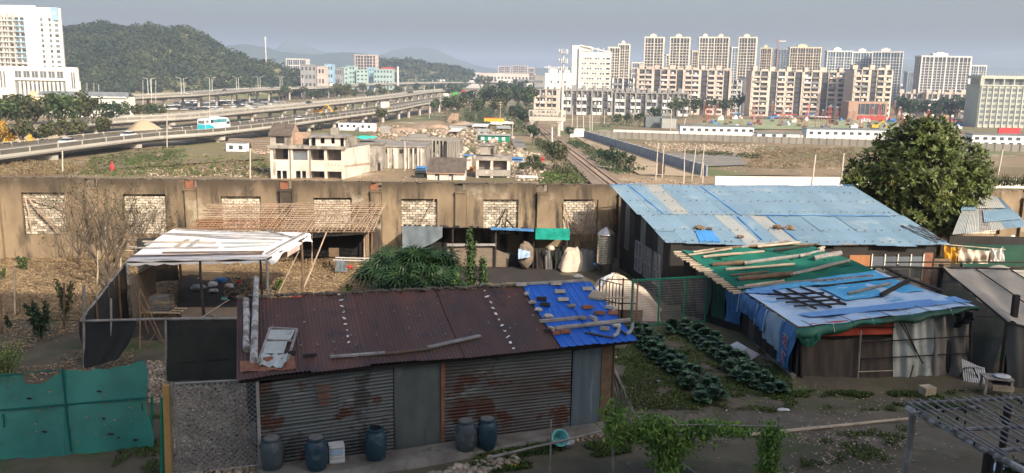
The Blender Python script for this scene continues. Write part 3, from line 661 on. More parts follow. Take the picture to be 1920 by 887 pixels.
# ---------------------------------------------------------------- left: curved tower, white hall, small long house
def left_tower():
    Y=520; zb=base_h(Y); H_=pv(60,13,Y).z-zb; fh=3.05
    a=pv(-45,60,Y).x; b=pv(105,60,Y).x; W_=b-a
    t=thing('tower_block','white curved tower block with blue balcony bays above the pillared hall','tower block',((a+b)/2,Y+9,zb))
    # curved front: body of a convex outline
    def xy(u): x=-W_/2+W_*u; return x,-9+7*(2*u-1)**2*(1 if u>.5 else .3)
    pts=[xy(k/16) for k in range(17)]+[(W_/2-5,9),(-W_/2,9)]
    m_=MB(); n=len(pts); m_.slab([(x,y,H_) for x,y in pts],H_); inst('wall',m_.mesh('tower_wall','paint_white'),t)
    nf=int(H_/fh)-1
    cols=[(.06,.5),(.115,.5),(.17,.5),(.225,.5),(.28,.5),(.335,.5),(.39,.4),(.445,.5),(.52,.5),(.585,.5),(.80,.35),(.885,.3),(.95,.45)]
    for u,w_ in cols:
        x,y=xy(u); x2,y2=xy(u+.01); ang=math.atan2(y2-y,x2-x)
        blue=u in (.52,.585,.94)
        for f_ in range(3,nf):
            z=f_*fh+1.3; o=bx('window','glass_grey' if (f_+int(u*50))%3 else 'glass_dark',t,(x,y-.05,z),(W_*.042 if w_>.4 else W_*.026,.5,fh*.55),ang)
            if u<.6 : bx('balcony','blue_wall' if (blue and f_>8) else 'tower_white',t,(x,y-.8,z-fh*.36),(W_*.05,1.1,fh*.25),ang)
            elif blue: bx('balcony','mint_wall' if f_>9 else 'tower_white',t,(x,y-.7,z-fh*.3),(W_*.06,.9,fh*.3),ang)
    for u in (.135,.205,.27,.335,.41,.48):
        x,y=xy(u); bx('drain_pipe','pole_concrete',t,(x,y-.5,H_*.48),(.9,.9,H_*.9))
    x,y=xy(.955); bx('blue_panel','blue_wall',t,(x-.6,y-.6,H_-3.4),(W_*.085,1.2,7.5))
    for dx,h_ in ((-.6,1.2),(0,2.2),(.6,1.2)): bx('panel_mark','tower_white',t,(x-.6+dx,y-1.3,H_-3.2+.2*h_),(.25,.15,h_))
    bx('panel_mark','tower_white',t,(x-.6,y-1.3,H_-3.9),(1.5,.15,.25))
    bx('roof_rail','paint_white',t,(-W_*.1,-3,H_+.6),(W_*.6,.4,1.2))
left_tower()
def white_hall():
    Y=470; zb=base_h(Y); a=pv(-60,160,Y).x; b=pv(144,160,Y).x; W_=b-a; H_=pv(100,128,Y).z-zb; m=mpp(Y)
    t=thing('pillared_hall','large white hall with tall pillars and six square upper windows','hall',((a+b)/2,Y+12,zb))
    X=lambda px:(pv(px,160,Y).x-(a+b)/2); Z=lambda py:(pv(70,py,Y).z-zb)
    zt=Z(147); 
    bx('wall','paint_white',t,(-2.2,-6,H_/2),(W_-4.4,8,H_)); bx('cornice','paint_white',t,(-1,-8.5,H_+.3),(W_-1.5,5,.8))
    # projecting front with the recessed portico
    bx('upper_wall','paint_white',t,((X(-60)+X(148))/2,-10.6,(H_+Z(151))/2),(W_,1.4,H_-Z(151)))
    bx('front_wall','paint_white',t,((X(122)+X(148))/2,-10.6,Z(151)/2),(X(148)-X(122),1.4,Z(151))); bx('front_wall','paint_white',t,((X(-60)+X(26))/2,-10.6,Z(151)/2),(X(26)-X(-60),1.4,Z(151)))
    bx('portico_wall','grey_wall',t,((X(26)+X(122))/2,-10.1,Z(151)/2),(X(122)-X(26),.3,Z(151)))
    for k in range(11):
        m_=MB().lathe((X(36+k*7.9),-11.2,0),[(.62,0),(.62,Z(153))],10); inst('pillar',m_.mesh('pillar','paint_white'),t)
    for k in range(10): bx('window','glass_dark',t,(X(40+k*7.9),-10.3,Z(163)),(m*3.4,.3,m*10))
    for k in range(6):
        x=X(34.5+k*15.7); w_=bx('window','glass_grey',t,(x,-11.3,Z(139.5)),(m*11.5,.12,m*12)); bx('window_frame','tower_dark_line',t,(x,-11.4,Z(133.8)),(m*12,.3,.25)); bx('window_bar','tower_white',t,(x,-11.42,Z(139.5)),(.2,.16,m*12))
    for px in (2,8,135,139): bx('slit','glass_grey',t,(X(px),-11.35,Z(150)),(.7,.15,m*30))
white_hall()
def long_house():
    Y=372; zb=base_h(Y); a=pv(52,185,Y).x; b=pv(239,185,Y).x; W_=b-a; m=mpp(Y); zr=pv(150,172,Y).z-zb; ze=pv(150,181,Y).z-zb
    t=thing('long_house','long low white house with dark roof and yellow gable before the hall','house',((a+b)/2,Y+4,zb))
    bx('wall','paint_white',t,(0,0,ze/2),(W_,7,ze)); 
    r=MB().slab([(-W_/2+2,-4,ze),(W_/2+.4,-4,ze),(W_/2-1,0,zr),(-W_/2+4.5,0,zr)],.25); r.slab([(-W_/2+4.5,0,zr),(W_/2-1,0,zr),(W_/2+.4,4,ze),(-W_/2+2,4,ze)],.25); inst('roof',r.mesh('roof','hut_roof'),t)
    g=MB().slab([(-W_/2-.3,-3.8,0),(-W_/2+4.5,-3.8,0),(-W_/2+4.5,-3.8,ze+.2),(-W_/2+2,-3.8,zr+.5),(-W_/2-.3,-3.8,ze-.4)],.6,(0,1,0)); inst('gable',g.mesh('gable','yellow_wall'),t)
    bx('eave','tower_white',t,(1,-4.1,ze-.1),(W_-3,.3,.6))
    for k in range(9): bx('window','glass_grey',t,(-W_/2+7+k*(W_-9)/8.5,-3.6,ze*.55),(1.9,.2,1.6)); 
long_house()
# mint, blue and peach blocks in the middle distance, white factory sheds
def block(name,label,pl,pr,pt,Y,wallm,floors=4,cols=4,rz=0,cat='building',depth=12,win='glass_dark',roof=None,group=None):
    a=pv(pl,pt+10,Y).x; b=pv(pr,pt+10,Y).x; W_=(b-a)/math.cos(rz); zb=base_h(Y); H_=pv((pl+pr)/2,pt,Y).z-zb
    t=thing(name,label,cat,((a+b)/2,Y+depth/2,zb),group,rz); bx('wall',wallm,t,(0,0,H_/2),(W_,depth,H_)); bx('parapet',roof or wallm,t,(0,0,H_+.2),(W_+.5,depth+.5,.7))
    for f_ in range(floors):
        for k in range(cols):
            bx('window',win,t,(-W_/2+W_*(k+.5)/cols,-depth/2-.03,H_*(f_+.55)/floors),(W_/cols*.5,.25,H_/floors*.42))
    return t
block('office_building','pale mint narrow office block, leftmost of the mint group',640,652,127,1188,'mint_wall',5,2)
block('office_building','tall mint blue office block in the middle of the mint group',651,667,124,1194,'mint_wall',5,3,-.2)
block('office_building','mint block with white balconies in the mint group',668,690,131,1188,'mint_wall',5,3)
block('office_building','deep teal block between two mint blocks',688,702,127,1201,'blue_wall',5,3,win='glass_blue')
block('office_building','wide mint block with red roof sign at the right of the group',701,737,130,1181,'mint_wall',4,6,-.1)
block('shop_sign_hall','small red roofed hall behind the mint blocks',716,738,127,1267,'cloth_red',1,3)
block('apartment_block','grey block beside the hill end, left of the peach block',562,590,122,800,'grey_wall',4,4,.15)
block('apartment_block','peach coloured block left of the mint group',585,610,125,830,'beige_pink',3,4,-.1)
block('apartment_block','slim pale blue block between the peach and mint blocks',609,624,121,860,'blue_wall',4,3)
block('apartment_block','grey blue low block left of the mint group',623,641,128,880,'grey_wall',3,4)
block('factory_building','long white factory shed behind the curved flyover, left one',742,800,133,1848,'tower_white',2,14,-.05,'factory',30)
block('factory_building','long white factory with window rows above the curved flyover',812,900,136,1650,'tower_white',2,12,-.03,'factory',30)
block('factory_building','long peach factory hall right of the white factory',899,1004,138,1623,'beige_pink',1,16,0,'factory',30)
block('factory_building','grey workshop with dark band above the flyover',700,742,140,1518,'grey_wall',1,9,0,'factory',30)
block('warehouse','small white roofed warehouse below the peach factory',963,985,150,900,'grey_wall',2,5,.1,'warehouse',14)
block('warehouse','white shed with tilted roof among trees near the flyover',985,1003,158,850,'paint_white',1,3,.2,'warehouse',14)
def crane(px,ptop,pbase,Y,jl,jr,mn,label):
    p=pv(px,pbase,Y); q=pv(px,ptop,Y); t=thing('tower_crane',label,'crane',(p.x,Y,base_h(Y)))
    h=q.z-base_h(Y); m=mpp(Y); bx('mast',mn,t,(0,0,h/2),(1.3,1.3,h)); bx('jib','tower_white',t,(jr*m/2,0,h),(jr*m,.8,1.2)); bx('counter_jib',mn,t,(-jl*m/2,0,h),(jl*m,.8,1.4)); bx('cab',mn,t,(0,0,h+1.5),(1.5,1.5,4))
crane(1458,77,100,1150,4,14,'rust_steel','orange tower crane above the dark unfinished block')
crane(1029,126,140,1500,9,30,'tower_white','white tower crane far behind the white depot')
# ---------------------------------------------------------------- trees (middle and far distance)
def crown_arrays(r,n,lf,rng,lobes=9,flat=.8):
    C=rng.normal(0,1,(lobes,3)); C/=np.linalg.norm(C,axis=1)[:,None]; C*=rng.uniform(.3,.72,lobes)[:,None]*r; C[:,2]*=flat
    L=rng.integers(0,lobes,n); D=rng.normal(0,1,(n,3)); D/=np.linalg.norm(D,axis=1)[:,None]
    lr=rng.uniform(.28,.5,lobes)*r
    P=C[L]+D*(lr[L]*rng.uniform(.55,1.05,n))[:,None]*np.array([1,1,flat])
    return leaves(P,D,lf,.7,rng,.5)
TREES={}
def tree_mesh(kind,seed,r=1.0):
    rng=np.random.default_rng(seed); out=[]
    V,Fq=crown_arrays(1.0,520,.2,rng,10); V=V+np.array([0,0,1.55])
    crown=npmesh('crown',V,Fq,kind)
    mb=MB(); mb.tube([(0,0,0),(.03,.02,.5),(-.02,0,1.0)],[.09,.07,.045],6)
    rn=random.Random(seed)
    for k in range(6):
        a=k*1.1+rn.random(); mb.tube([(0,0,.6+.06*k),(math.cos(a)*.35,math.sin(a)*.35,1.15+.08*k),(math.cos(a)*.6,math.sin(a)*.6,1.5+.08*k)],[.04,.025,.008],4)
    return crown,mb.mesh('trunk','trunk')
for kind in ('leaf_mid','leaf_olive','leaf_dark','leaf_yellow'): TREES[kind]=[tree_mesh(kind,s) for s in range(3)]
_trn=random.Random(42); TCOUNT=[0]
def tree(px,pbase,r,kind='leaf_mid',Y=None,label=None,group=None,name='tree',hs=1.0,zb=None):
    p=G(px,pbase) if Y is None else pv(px,pbase,Y)
    z=base_h(p.y) if zb is None else zb
    TCOUNT[0]+=1; crown,trunk=TREES[kind][TCOUNT[0]%3]
    t=thing(name,label,'tree',(p.x,p.y,z-.1),group); a=_trn.uniform(0,6.28); sx=_trn.uniform(.9,1.15)
    inst('crown',crown,t,(0,0,0),(0,0,a),(r*sx,r,r*hs)); inst('trunk',trunk,t,(0,0,0),(0,0,a),(r,r,r*hs)); return t
rn=random.Random(9)
# bank of trees at the left between the two roads
g='trees along the left roads'
for px,pb,r,k in [(8,262,7,'leaf_mid'),(38,258,7.5,'leaf_olive'),(66,256,7,'leaf_mid'),(95,258,8,'leaf_olive'),(122,262,8,'leaf_mid'),(150,256,8,'leaf_olive'),(178,250,7,'leaf_mid'),(205,246,6,'leaf_dark'),(232,238,5.5,'leaf_mid'),(258,236,5,'leaf_olive'),(282,234,5,'leaf_mid'),(303,232,4.5,'leaf_olive'),(-15,262,7,'leaf_dark'),(52,240,7,'leaf_dark'),(110,240,7,'leaf_dark'),(165,238,6,'leaf_mid'),(190,268,4.5,'leaf_olive')]:
    tree(px,pb,r*.72,k,label='bushy roadside tree in the green bank left of the parking lot',group=g)
for px,pb,r in [(45,285,4.4),(83,286,3.8),(113,278,4.),(152,276,4.2)]: tree(px,pb,r*.8,'leaf_olive',label='young roadside tree standing right behind the nearest flyover',group='young trees behind the nearest flyover')
for px,pb,r in [(5,287,4.2),(24,284,3.)]: tree(px,pb,r*.8,'leaf_yellow',label='yellow autumn tree at the far left edge behind the flyover',group='yellow trees at the left edge')
# trees in the middle
g='trees around the railway and flyover'
mids=[(605,243,3.2,'leaf_mid'),(712,238,4.2,'leaf_olive'),(628,240,3.3,'leaf_mid'),(590,245,2.8,'leaf_dark'),(838,226,5,'leaf_mid'),(860,222,5,'leaf_olive'),(815,218,4,'leaf_mid'),(880,216,6,'leaf_dark'),(905,210,6,'leaf_mid'),(925,212,7,'leaf_dark'),(950,214,7,'leaf_mid'),(972,212,7,'leaf_dark'),(988,220,7,'leaf_mid'),(935,228,5,'leaf_olive'),(965,236,5,'leaf_dark'),(985,246,4.5,'leaf_dark'),(1000,272,3.4,'leaf_dark'),(893,226,4.5,'leaf_mid'),(845,190,6,'leaf_dark'),(858,186,6,'leaf_mid'),
(945,190,8,'leaf_dark'),(962,186,8,'leaf_dark'),(985,184,8,'leaf_dark'),(1000,190,7,'leaf_dark'),(912,190,7,'leaf_olive'),(1010,210,5,'leaf_mid'),(1030,212,5,'leaf_mid'),(900,172,9,'leaf_olive'),(915,168,9,'leaf_olive'),
(1068,262,2.4,'leaf_dark'),(1040,315,3.2,'leaf_mid'),(1028,300,2.6,'leaf_olive'),(1052,320,3.0,'leaf_olive'),(1150,320,2.8,'leaf_dark'),(1165,322,2.4,'leaf_mid'),(1140,312,2.0,'leaf_dark'),(1128,305,1.8,'leaf_dark'),(1182,322,2,'leaf_olive'),(1000,327,2.2,'leaf_mid'),(1008,335,2.0,'leaf_olive'),(985,330,1.6,'leaf_mid'),
(1158,240,3.4,'leaf_mid'),(1175,236,3.2,'leaf_dark'),(1200,238,3.6,'leaf_mid'),(1230,232,4.5,'leaf_dark'),(1262,224,5,'leaf_mid'),(1280,222,5,'leaf_olive'),(1300,222,5,'leaf_mid'),(1320,222,5,'leaf_dark'),(1340,220,5,'leaf_mid'),(1360,222,5,'leaf_mid'),(1385,215,6,'leaf_dark'),(1398,210,7,'leaf_dark'),(1250,215,5,'leaf_mid'),
(1440,214,5,'leaf_dark'),(1475,213,5,'leaf_mid'),(1510,213,5,'leaf_olive'),(1548,213,5,'leaf_dark'),(1580,213,4.5,'leaf_mid'),(1420,213,5,'leaf_mid')]
mlab=['bushy tree growing among the huts and ruins near the railway','green tree in the belt between the railway and the flats']
for px,pb,r,k in mids: tree(px,pb,r*(.8 if pb>230 else 1.05),k,label=mlab[0] if pb>230 else mlab[1],group=g if pb>230 else 'trees between the railway and the flats')
for k in range(15):
    px=1682+k*12+rn.uniform(-4,4); tree(px,rn.uniform(216,236),rn.uniform(4.5,7),rn.choice(['leaf_dark','leaf_mid','leaf_dark']),label='dark street tree in the belt left of the sage office block',group='street trees by the sage offices')
for px in (1872,1895,1918,1855): tree(px,238,rn.uniform(3.5,5),'leaf_mid',label='small tree standing in front of the sage office block',group='trees before the sage offices')
for k in range(26):
    px=500+k*14+rn.uniform(-6,6); py_=rn.uniform(176,196)-max(0,(px-700)*.03); tree(px,py_,rn.uniform(3.5,6),rn.choice(['leaf_mid','leaf_olive','leaf_dark']),label='tree in the strip under the curved upper flyover',group='trees under the curved flyover')
for px in (628,640,652): tree(px,196,5,'leaf_olive',label='tall feathery tree left of the flyover piers',group='feathery trees before the flyover',hs=1.4)
# low scrub along the railway: one mass
def scrub(name,pts,n,r,kind,seed,label,lf=.5,per=16):
    rng=np.random.default_rng(seed); P=[]; D=[]
    pts=[Vector(p) for p in pts]
    for k in range(n):
        u,v=rng.uniform(0,1,2); p=(pts[0].lerp(pts[1],u)).lerp(pts[3].lerp(pts[2],u),v); zz=base_h(p.y) if p.y>47.4 else 0
        rr=r*rng.uniform(.4,1.2); d=rng.normal(0,1,(per,3)); d[:,2]=abs(d[:,2]); d/=np.linalg.norm(d,axis=1)[:,None]
        P.append(np.array([p.x,p.y,zz])+d*rr); D.append(d)
    V,F=leaves(np.concatenate(P),np.concatenate(D),lf,.55,rng,.5); o=bpy.data.objects.new(name,npmesh(name,V,F,kind)); COL.objects.link(o); tag(o,label,'undergrowth',kind='stuff')
scrub('scrub',[G(1062,268),G(1085,268),G(1215,322),G(1150,330)],170,1.3,'leaf_mid',1,'low scrub lining the right side of the railway')
scrub('scrub',[G(1000,262),G(1012,262),G(1110,345),G(1060,345)],160,1.2,'leaf_olive',2,'low scrub lining the left side of the railway')
scrub('scrub',[G(180,296),G(330,275),G(340,318),G(170,325)],260,.8,'leaf_olive',3,'weedy green slope under the nearest flyover',.32,26)
scrub('scrub',[G(240,300),G(345,282),G(350,300),G(230,315)],200,.8,'grass_blade',4,'bright grass on the slope below the flyover',.3,24)
scrub('scrub',[G(1420,280),G(1600,280),G(1640,318),G(1400,318)],520,.8,'dry_weed',5,'rust brown weeds on the levelled site',.3,26)
scrub('scrub',[G(1280,284),G(1420,292),G(1440,300),G(1290,292)],120,.9,'leaf_olive',6,'olive weeds in the middle of the levelled site')
scrub('scrub',[G(-20,300),G(140,308),G(160,326),G(-20,332)],420,.7,'dry_weed',7,'dry brown brush behind the old wall, left',.28,26)
scrub('scrub',[G(1130,215),G(1240,215),G(1230,235),G(1120,240)],240,1.5,'leaf_olive',8,'brown green brush before the terrace of flats')
scrub('scrub',[G(830,205),G(920,215),G(930,232),G(830,232)],260,1.8,'leaf_olive',9,'thick brush between the flyover and the huts')
scrub('scrub',[G(1015,328),G(1060,322),G(1100,342),G(1010,345)],150,.7,'grass_blade',10,'bright grass patch beside the railway',.4)

scrub('scrub',[G(170,296),G(500,296),G(505,332),G(150,330)],700,.5,'grass_blade',21,'patchy weeds on the waste ground left of the ruined house',.28,18)
scrub('scrub',[G(140,300),G(500,300),G(505,334),G(120,332)],600,.5,'dry_weed',22,'dry brown weeds on the waste ground behind the wall',.28,18)
scrub('scrub',[G(870,205),G(1000,200),G(1010,255),G(880,235)],420,2.0,'leaf_mid',23,'thick green undergrowth left of the footbridge',.7,22)
scrub('scrub',[G(670,262),G(960,262),G(1000,330),G(680,330)],260,.5,'dry_weed',24,'weeds between the ruined houses',.28,18)
# ---------------------------------------------------------------- ground patches of the valley
ground_patch('railway_ballast',[G(1008,243),G(1030,243),G(1178,352),G(1114,352)],'gravel_bed',.3)
ground_patch('sandy_lot',[G(1078,258),G(1098,258),G(1330,334),G(1200,330)],'sand',.25)
ground_patch('sandy_lot',[G(1235,290),G(1385,292),G(1400,312),G(1290,316)],'road_pale',.35)
ground_patch('levelled_site_ground',[G(1120,262),G(1560,268),G(1700,330),G(1330,330)],'valley_soil',.12)
ground_patch('dirt_lot',[G(682,318),G(800,318),G(800,350),G(676,350)],'valley_soil',.22)
ground_patch('dirt_road',[G(958,262),G(975,262),G(990,280),G(965,282)],'road_pale',.4)
ground_patch('field_ground',[G(185,292),G(420,270),G(505,300),G(180,322)],'field_grass',.35)
ground_patch('building_site_ground',[G(1330,224),G(1720,226),G(1760,246),G(1300,242)],'site_green',.3)
ground_patch('street',[G(1420,219),G(1850,222),G(1850,225),G(1420,222)],'road_pale',.5)
# ---------------------------------------------------------------- railway
def rail_line():
    def P(px,py,dz=0): p=G(px,py); p.z=base_h(p.y)+dz; return p
    A=P(1137,347); B=P(1019,250); d=(B-A); d.z=0; d.normalize(); n=Vector((d.y,-d.x,0))
    A0=A-d*40; B0=B+d*160; L=(B0-A0).length
    t=thing('railway_track','single rusty railway track running away under the footbridge','railway',tuple(A))
    def z(p): return base_h(p.y)+.42
    N=60
    for s in (0,1.435,):
        mb=MB()
        for k in range(N):
            p=A0.lerp(B0,k/N)+n*s; q=A0.lerp(B0,(k+1)/N)+n*s; p.z=z(p)+.18; q.z=z(q)+.18; mb.bar(p,q,.16,.18)
        mb.build('rail','rail_steel',t)
    ns=int(L/.9); sm=MB().box((0,0,0),(2.6,.26,.18)).mesh('sleeper','sleeper'); ang=math.atan2(n.y,n.x)
    for k in range(min(ns,290)):
        p=A0+d*(.9*k)+n*.72; inst('sleeper',sm,t,(p.x-A.x,p.y-A.y,z(p)-A.z),(0,0,ang))
rail_line()
# ---------------------------------------------------------------- elevated roads
def polyline(pix,z,step=6.0):
    P=[at(a,b,z) for a,b in pix]; out=[]
    # Catmull-Rom through the points
    Q=[P[0]*2-P[1]]+P+[P[-1]*2-P[-2]]
    for i in range(1,len(Q)-2):
        a,b,c,d=Q[i-1:i+3]; n=max(2,int((c-b).length/step))
        for k in range(n):
            t=k/n; out.append(.5*((2*b)+(c-a)*t+(2*a-5*b+4*c-d)*t*t+(3*b-a-3*c+d)*t**3))
    out.append(P[-1]); return out
def flyover(label,pix,z,width,pier_every,road='road_pale',thick=1.1,rail=True,piers=True,skirt='concrete'):
    path=polyline(pix,z-thick); n=len(path); path=[Vector((p.x,p.y,z)) for p in path]
    nr=[]
    for i in range(n):
        d=(path[min(i+1,n-1)]-path[max(i-1,0)]); d.z=0; d.normalize(); nr.append(Vector((-d.y,d.x,0)))
    t=thing('elevated_road',label,'flyover',tuple(path[0]))
    def strip(o0,o1,z0,z1):
        mb=MB()
        for i in range(n-1):
            a,b=path[i],path[i+1]; na,nb=nr[i],nr[i+1]
            vs=[a+na*o0+Vector((0,0,z0)),a+na*o1+Vector((0,0,z0)),a+na*o1+Vector((0,0,z1)),a+na*o0+Vector((0,0,z1)),b+nb*o0+Vector((0,0,z0)),b+nb*o1+Vector((0,0,z0)),b+nb*o1+Vector((0,0,z1)),b+nb*o0+Vector((0,0,z1))]
            mb.add(vs,[(0,1,5,4),(1,2,6,5),(2,3,7,6),(3,0,4,7)]+([(0,3,2,1)] if i==0 else [])+([(4,5,6,7)] if i==n-2 else []))
        return mb
    strip(0,width,-thick+.35,0).build('deck',skirt,t); strip(.5,width-.5,.0,.02).build('road_surface',road,t)
    strip(2.2,width-2.2,-thick-.5,-thick+.349).build('girder','concrete_dark',t)
    strip(-.06,.22,-.45,.12).build('edge_beam','concrete_light',t); strip(.0,.1,.12,.95).build('railing_panel','rail_grey' if rail=='dark' else skirt,t); strip(width-.22,width+.06,-.4,.75).build('parapet','rail_grey' if rail=='dark' else 'concrete_light',t)
    strip(width/2-.08,width/2+.08,.021,.03).build('lane_line','line_white',t)
    if rail:
        strip(.02,.12,.98,1.08).build('hand_rail','concrete_light',t); strip(width-.12,width-.02,.98,1.08).build('hand_rail','concrete_light',t)
        pm=MB().box((0,-.0,.6),(.3,.34,1.1)).mesh('rail_post','concrete_light'); acc=0; cnt=0
        for i in range(n-1):
            acc+=(path[i+1]-path[i]).length
            if acc>4.5 and cnt<280:
                acc=0; cnt+=2; q=path[i]+nr[i]*.07-path[0]; inst('rail_post',pm,t,tuple(q)); q=path[i]+nr[i]*(width-.07)-path[0]; inst('rail_post',pm,t,tuple(q))
    if piers:
        acc=pier_every*.5
        for i in range(n-1):
            acc+=(path[i+1]-path[i]).length
            if acc>pier_every:
                acc=0; c=path[i]+nr[i]*width/2; zb=base_h(c.y)-.5; ang=math.atan2(nr[i].y,nr[i].x)
                for o_ in (-width*.27,width*.27):
                    m_=MB().lathe((0,0,0),[(.75,0),(.7,z-thick-1.6-zb),(1.1,z-thick-.9-zb)],10); q=c+nr[i]*o_-path[0]; inst('pier',m_.mesh('pier','concrete_light'),t,(q.x,q.y,zb-path[0].z))
                q=c-path[0]; bx('pier_cap','concrete_light',t,(q.x,q.y,z-thick-.85-path[0].z),(width*.86,1.7,.9),ang)
    return path,nr,t
PA=flyover('nearest concrete flyover with railings, carrying the coach',[(-260,330),(-120,317),(0,303),(110,288),(200,276),(300,264),(400,256.5),(511,243.5),(570,235),(650,223),(735,211),(780,201.5),(825,192.5),(870,184),(903,174.5)],-8,10.5,26,rail='dark')
PB=flyover('middle pale flyover behind the nearest one',[(-200,272),(-60,262),(60,250),(169,239),(240,232.5),(358,226),(460,215),(560,205),(650,195),(743,184.5),(804,175.5),(860,169.5)],-8.2,10.5,28)
PC=flyover('broad upper flyover curving away past the mint buildings',[(150,196),(240,188.5),(320,184),(384,180.5),(477,172),(560,168),(611,166.5),(702,160.5),(780,157.8),(840,156.5),(897,156.5),(960,159),(1010,161)],-6.6,17,38,road='asphalt')
# street lamps on the upper flyover: twin posts with arms
lm=MB(); lm.tube([(0,0,0),(0,0,9)],[.22,.13],6); lm.bar((0,0,9),(-2.1,0,9.5),.16); lm.box((-2.3,0,9.5),(.9,.3,.16)); lampmesh=lm.mesh('lamp','lamp_post')
for px,pt,pb in [(315,154,174),(375,150,171),(425,150,169),(470,149,167),(510,148,165),(548,148,163),(583,146,162),(615,145,159),(655,143,156),(700,142,154),(745,141,153),(790,140,151),(1e9,0,0)]:
    if px>5000: break
    best=min(range(len(PC[0])),key=lambda i:abs((PC[0][i]-Vector((0,0,CAMH))).x/PC[0][i].y*F_PX+960-px)); p=PC[0][best]+PC[1][best]*8.5
    for s in (-1,1):
        t=thing('street_lamp','white single arm street lamp, one of a back to back pair on the upper flyover','street lamp',(p.x+s*.8,p.y,p.z),'street lamps on the upper flyover')
        q=inst('post',lampmesh,t,(0,0,0),(0,0,0 if s<0 else math.pi))
# ---------------------------------------------------------------- vehicles
def car(p,ang,matname,label,s=1.0,cat='car',name='parked_car',group=None,simple=False):
    t=thing(name,label,cat,tuple(p),group,ang); L,W_=4.5*s,1.8*s
    prof=[(-L/2,.35),(-L/2,.85),(-L*.42,.95),(L*.22,.95),(L*.44,.78),(L/2,.7),(L/2,.35)]
    b=MB().slab([(x,-W_/2,z*s) for x,z in prof],W_,(0,1,0)); inst('body',b.mesh('car_body',matname),t)
    cab=[(-L*.36,.95),(-L*.27,1.42),(L*.06,1.45),(L*.22,.95)]
    c=MB().slab([(x,-W_*.43,z*s) for x,z in cab],W_*.86,(0,1,0)); inst('windows',c.mesh('car_cab','car_glass'),t)
    bx('roof',matname,t,(-L*.10,0,1.46*s),(L*.33,W_*.84,.06*s))
    if not simple:
        wm=MB(); wm.lathe((0,0,-.11),[(.33,0),(.33,.22)],10); wmm=wm.mesh('wheel','rubber')
        for x in (-L*.31,L*.32):
            for y in (-W_/2+.08,W_/2-.08): inst('wheel',wmm,t,(x,y,.33),(math.pi/2,0,0))
    return t
def on(path,px,off,zoff=.03):
    P_,N_,_=path
    best=min(range(len(P_)),key=lambda i:abs(P_[i].x/P_[i].y*F_PX*math.cos(PITCH)**0+960-px))
    p=P_[best]+N_[best]*off; d=P_[min(best+1,len(P_)-1)]-P_[max(best-1,0)]; return Vector((p.x,p.y,p.z+zoff)),math.atan2(d.y,d.x)
p,a=on(PA,143,3.2); car(p,a,'car_white','white saloon car driving on the nearest flyover, left of the other','1' and 1.0)
p,a=on(PA,262,3.2); car(p,a,'car_white','white car on the nearest flyover below the sand heap')
p,a=on(PA,575,3.2); car(p,a,'car_white','white car on the nearest flyover above the grey roofed house')
p,a=on(PB,494,3.2); car(p,a,'car_white','white car on the middle flyover behind the coach')
p,a=on(PB,604,7); car(p,a,'car_dark','dark car on the middle flyover')
for px,m_,l in [(369,'car_white','white car on the upper flyover under the second lamp pair'),(512,'car_white','white car on the upper flyover near the hill end'),(646,'car_silver','silver car on the upper flyover before the mint block'),(485,'car_silver','grey car on the upper flyover left of the hill end'),(700,'car_white','white car on the upper flyover at the red roof sign'),(440,'car_dark','dark car on the upper flyover, centre of the straight')]:
    p,a=on(PC,px,5); car(p,a,m_,l,1.1)
def box_truck(p,a,cm,bm,label,L=7.5):
    t=thing('truck',label,'truck',tuple(p),None,a); bx('cargo_box',bm,t,(-L*.1,0,2),(L*.75,2.4,2.5)); bx('cab',cm,t,(L*.4,0,1.5),(L*.2,2.3,2.1)); bx('windscreen','car_glass',t,(L*.5+.01,0,1.9),(.08,2,.8)); bx('chassis','rubber',t,(0,0,.6),(L*.95,2,.3))
    wm=MB(); wm.lathe((0,0,-.15),[(.48,0),(.48,.3)],10); wmm=wm.mesh('wheel','rubber')
    for x in (-L*.3,L*.36):
        for y in (-1.05,1.05): inst('wheel',wmm,t,(x,y,.48),(math.pi/2,0,0))
p,a=on(PC,634,6); box_truck(p,a,'car_white','paint_white','white box truck on the upper flyover before the mint block')
p,a=on(PA,862,4); box_truck(p,a,'bright_green','bright_green','bright green truck where the nearest flyover meets the curve',9)
p,a=on(PA,845,4); box_truck(p,a,'car_white','paint_white','white truck behind the green one on the nearest flyover',8)
p,a=on(PA,878,4.5); box_truck(p,a,'car_red','cloth_red','red lorry ahead of the green truck at the flyover bend',12)
p,a=on(PA,742,4.5); box_truck(p,a,'machine_yellow','paint_white','white mixer style lorry on the nearest flyover above the round tree',8)
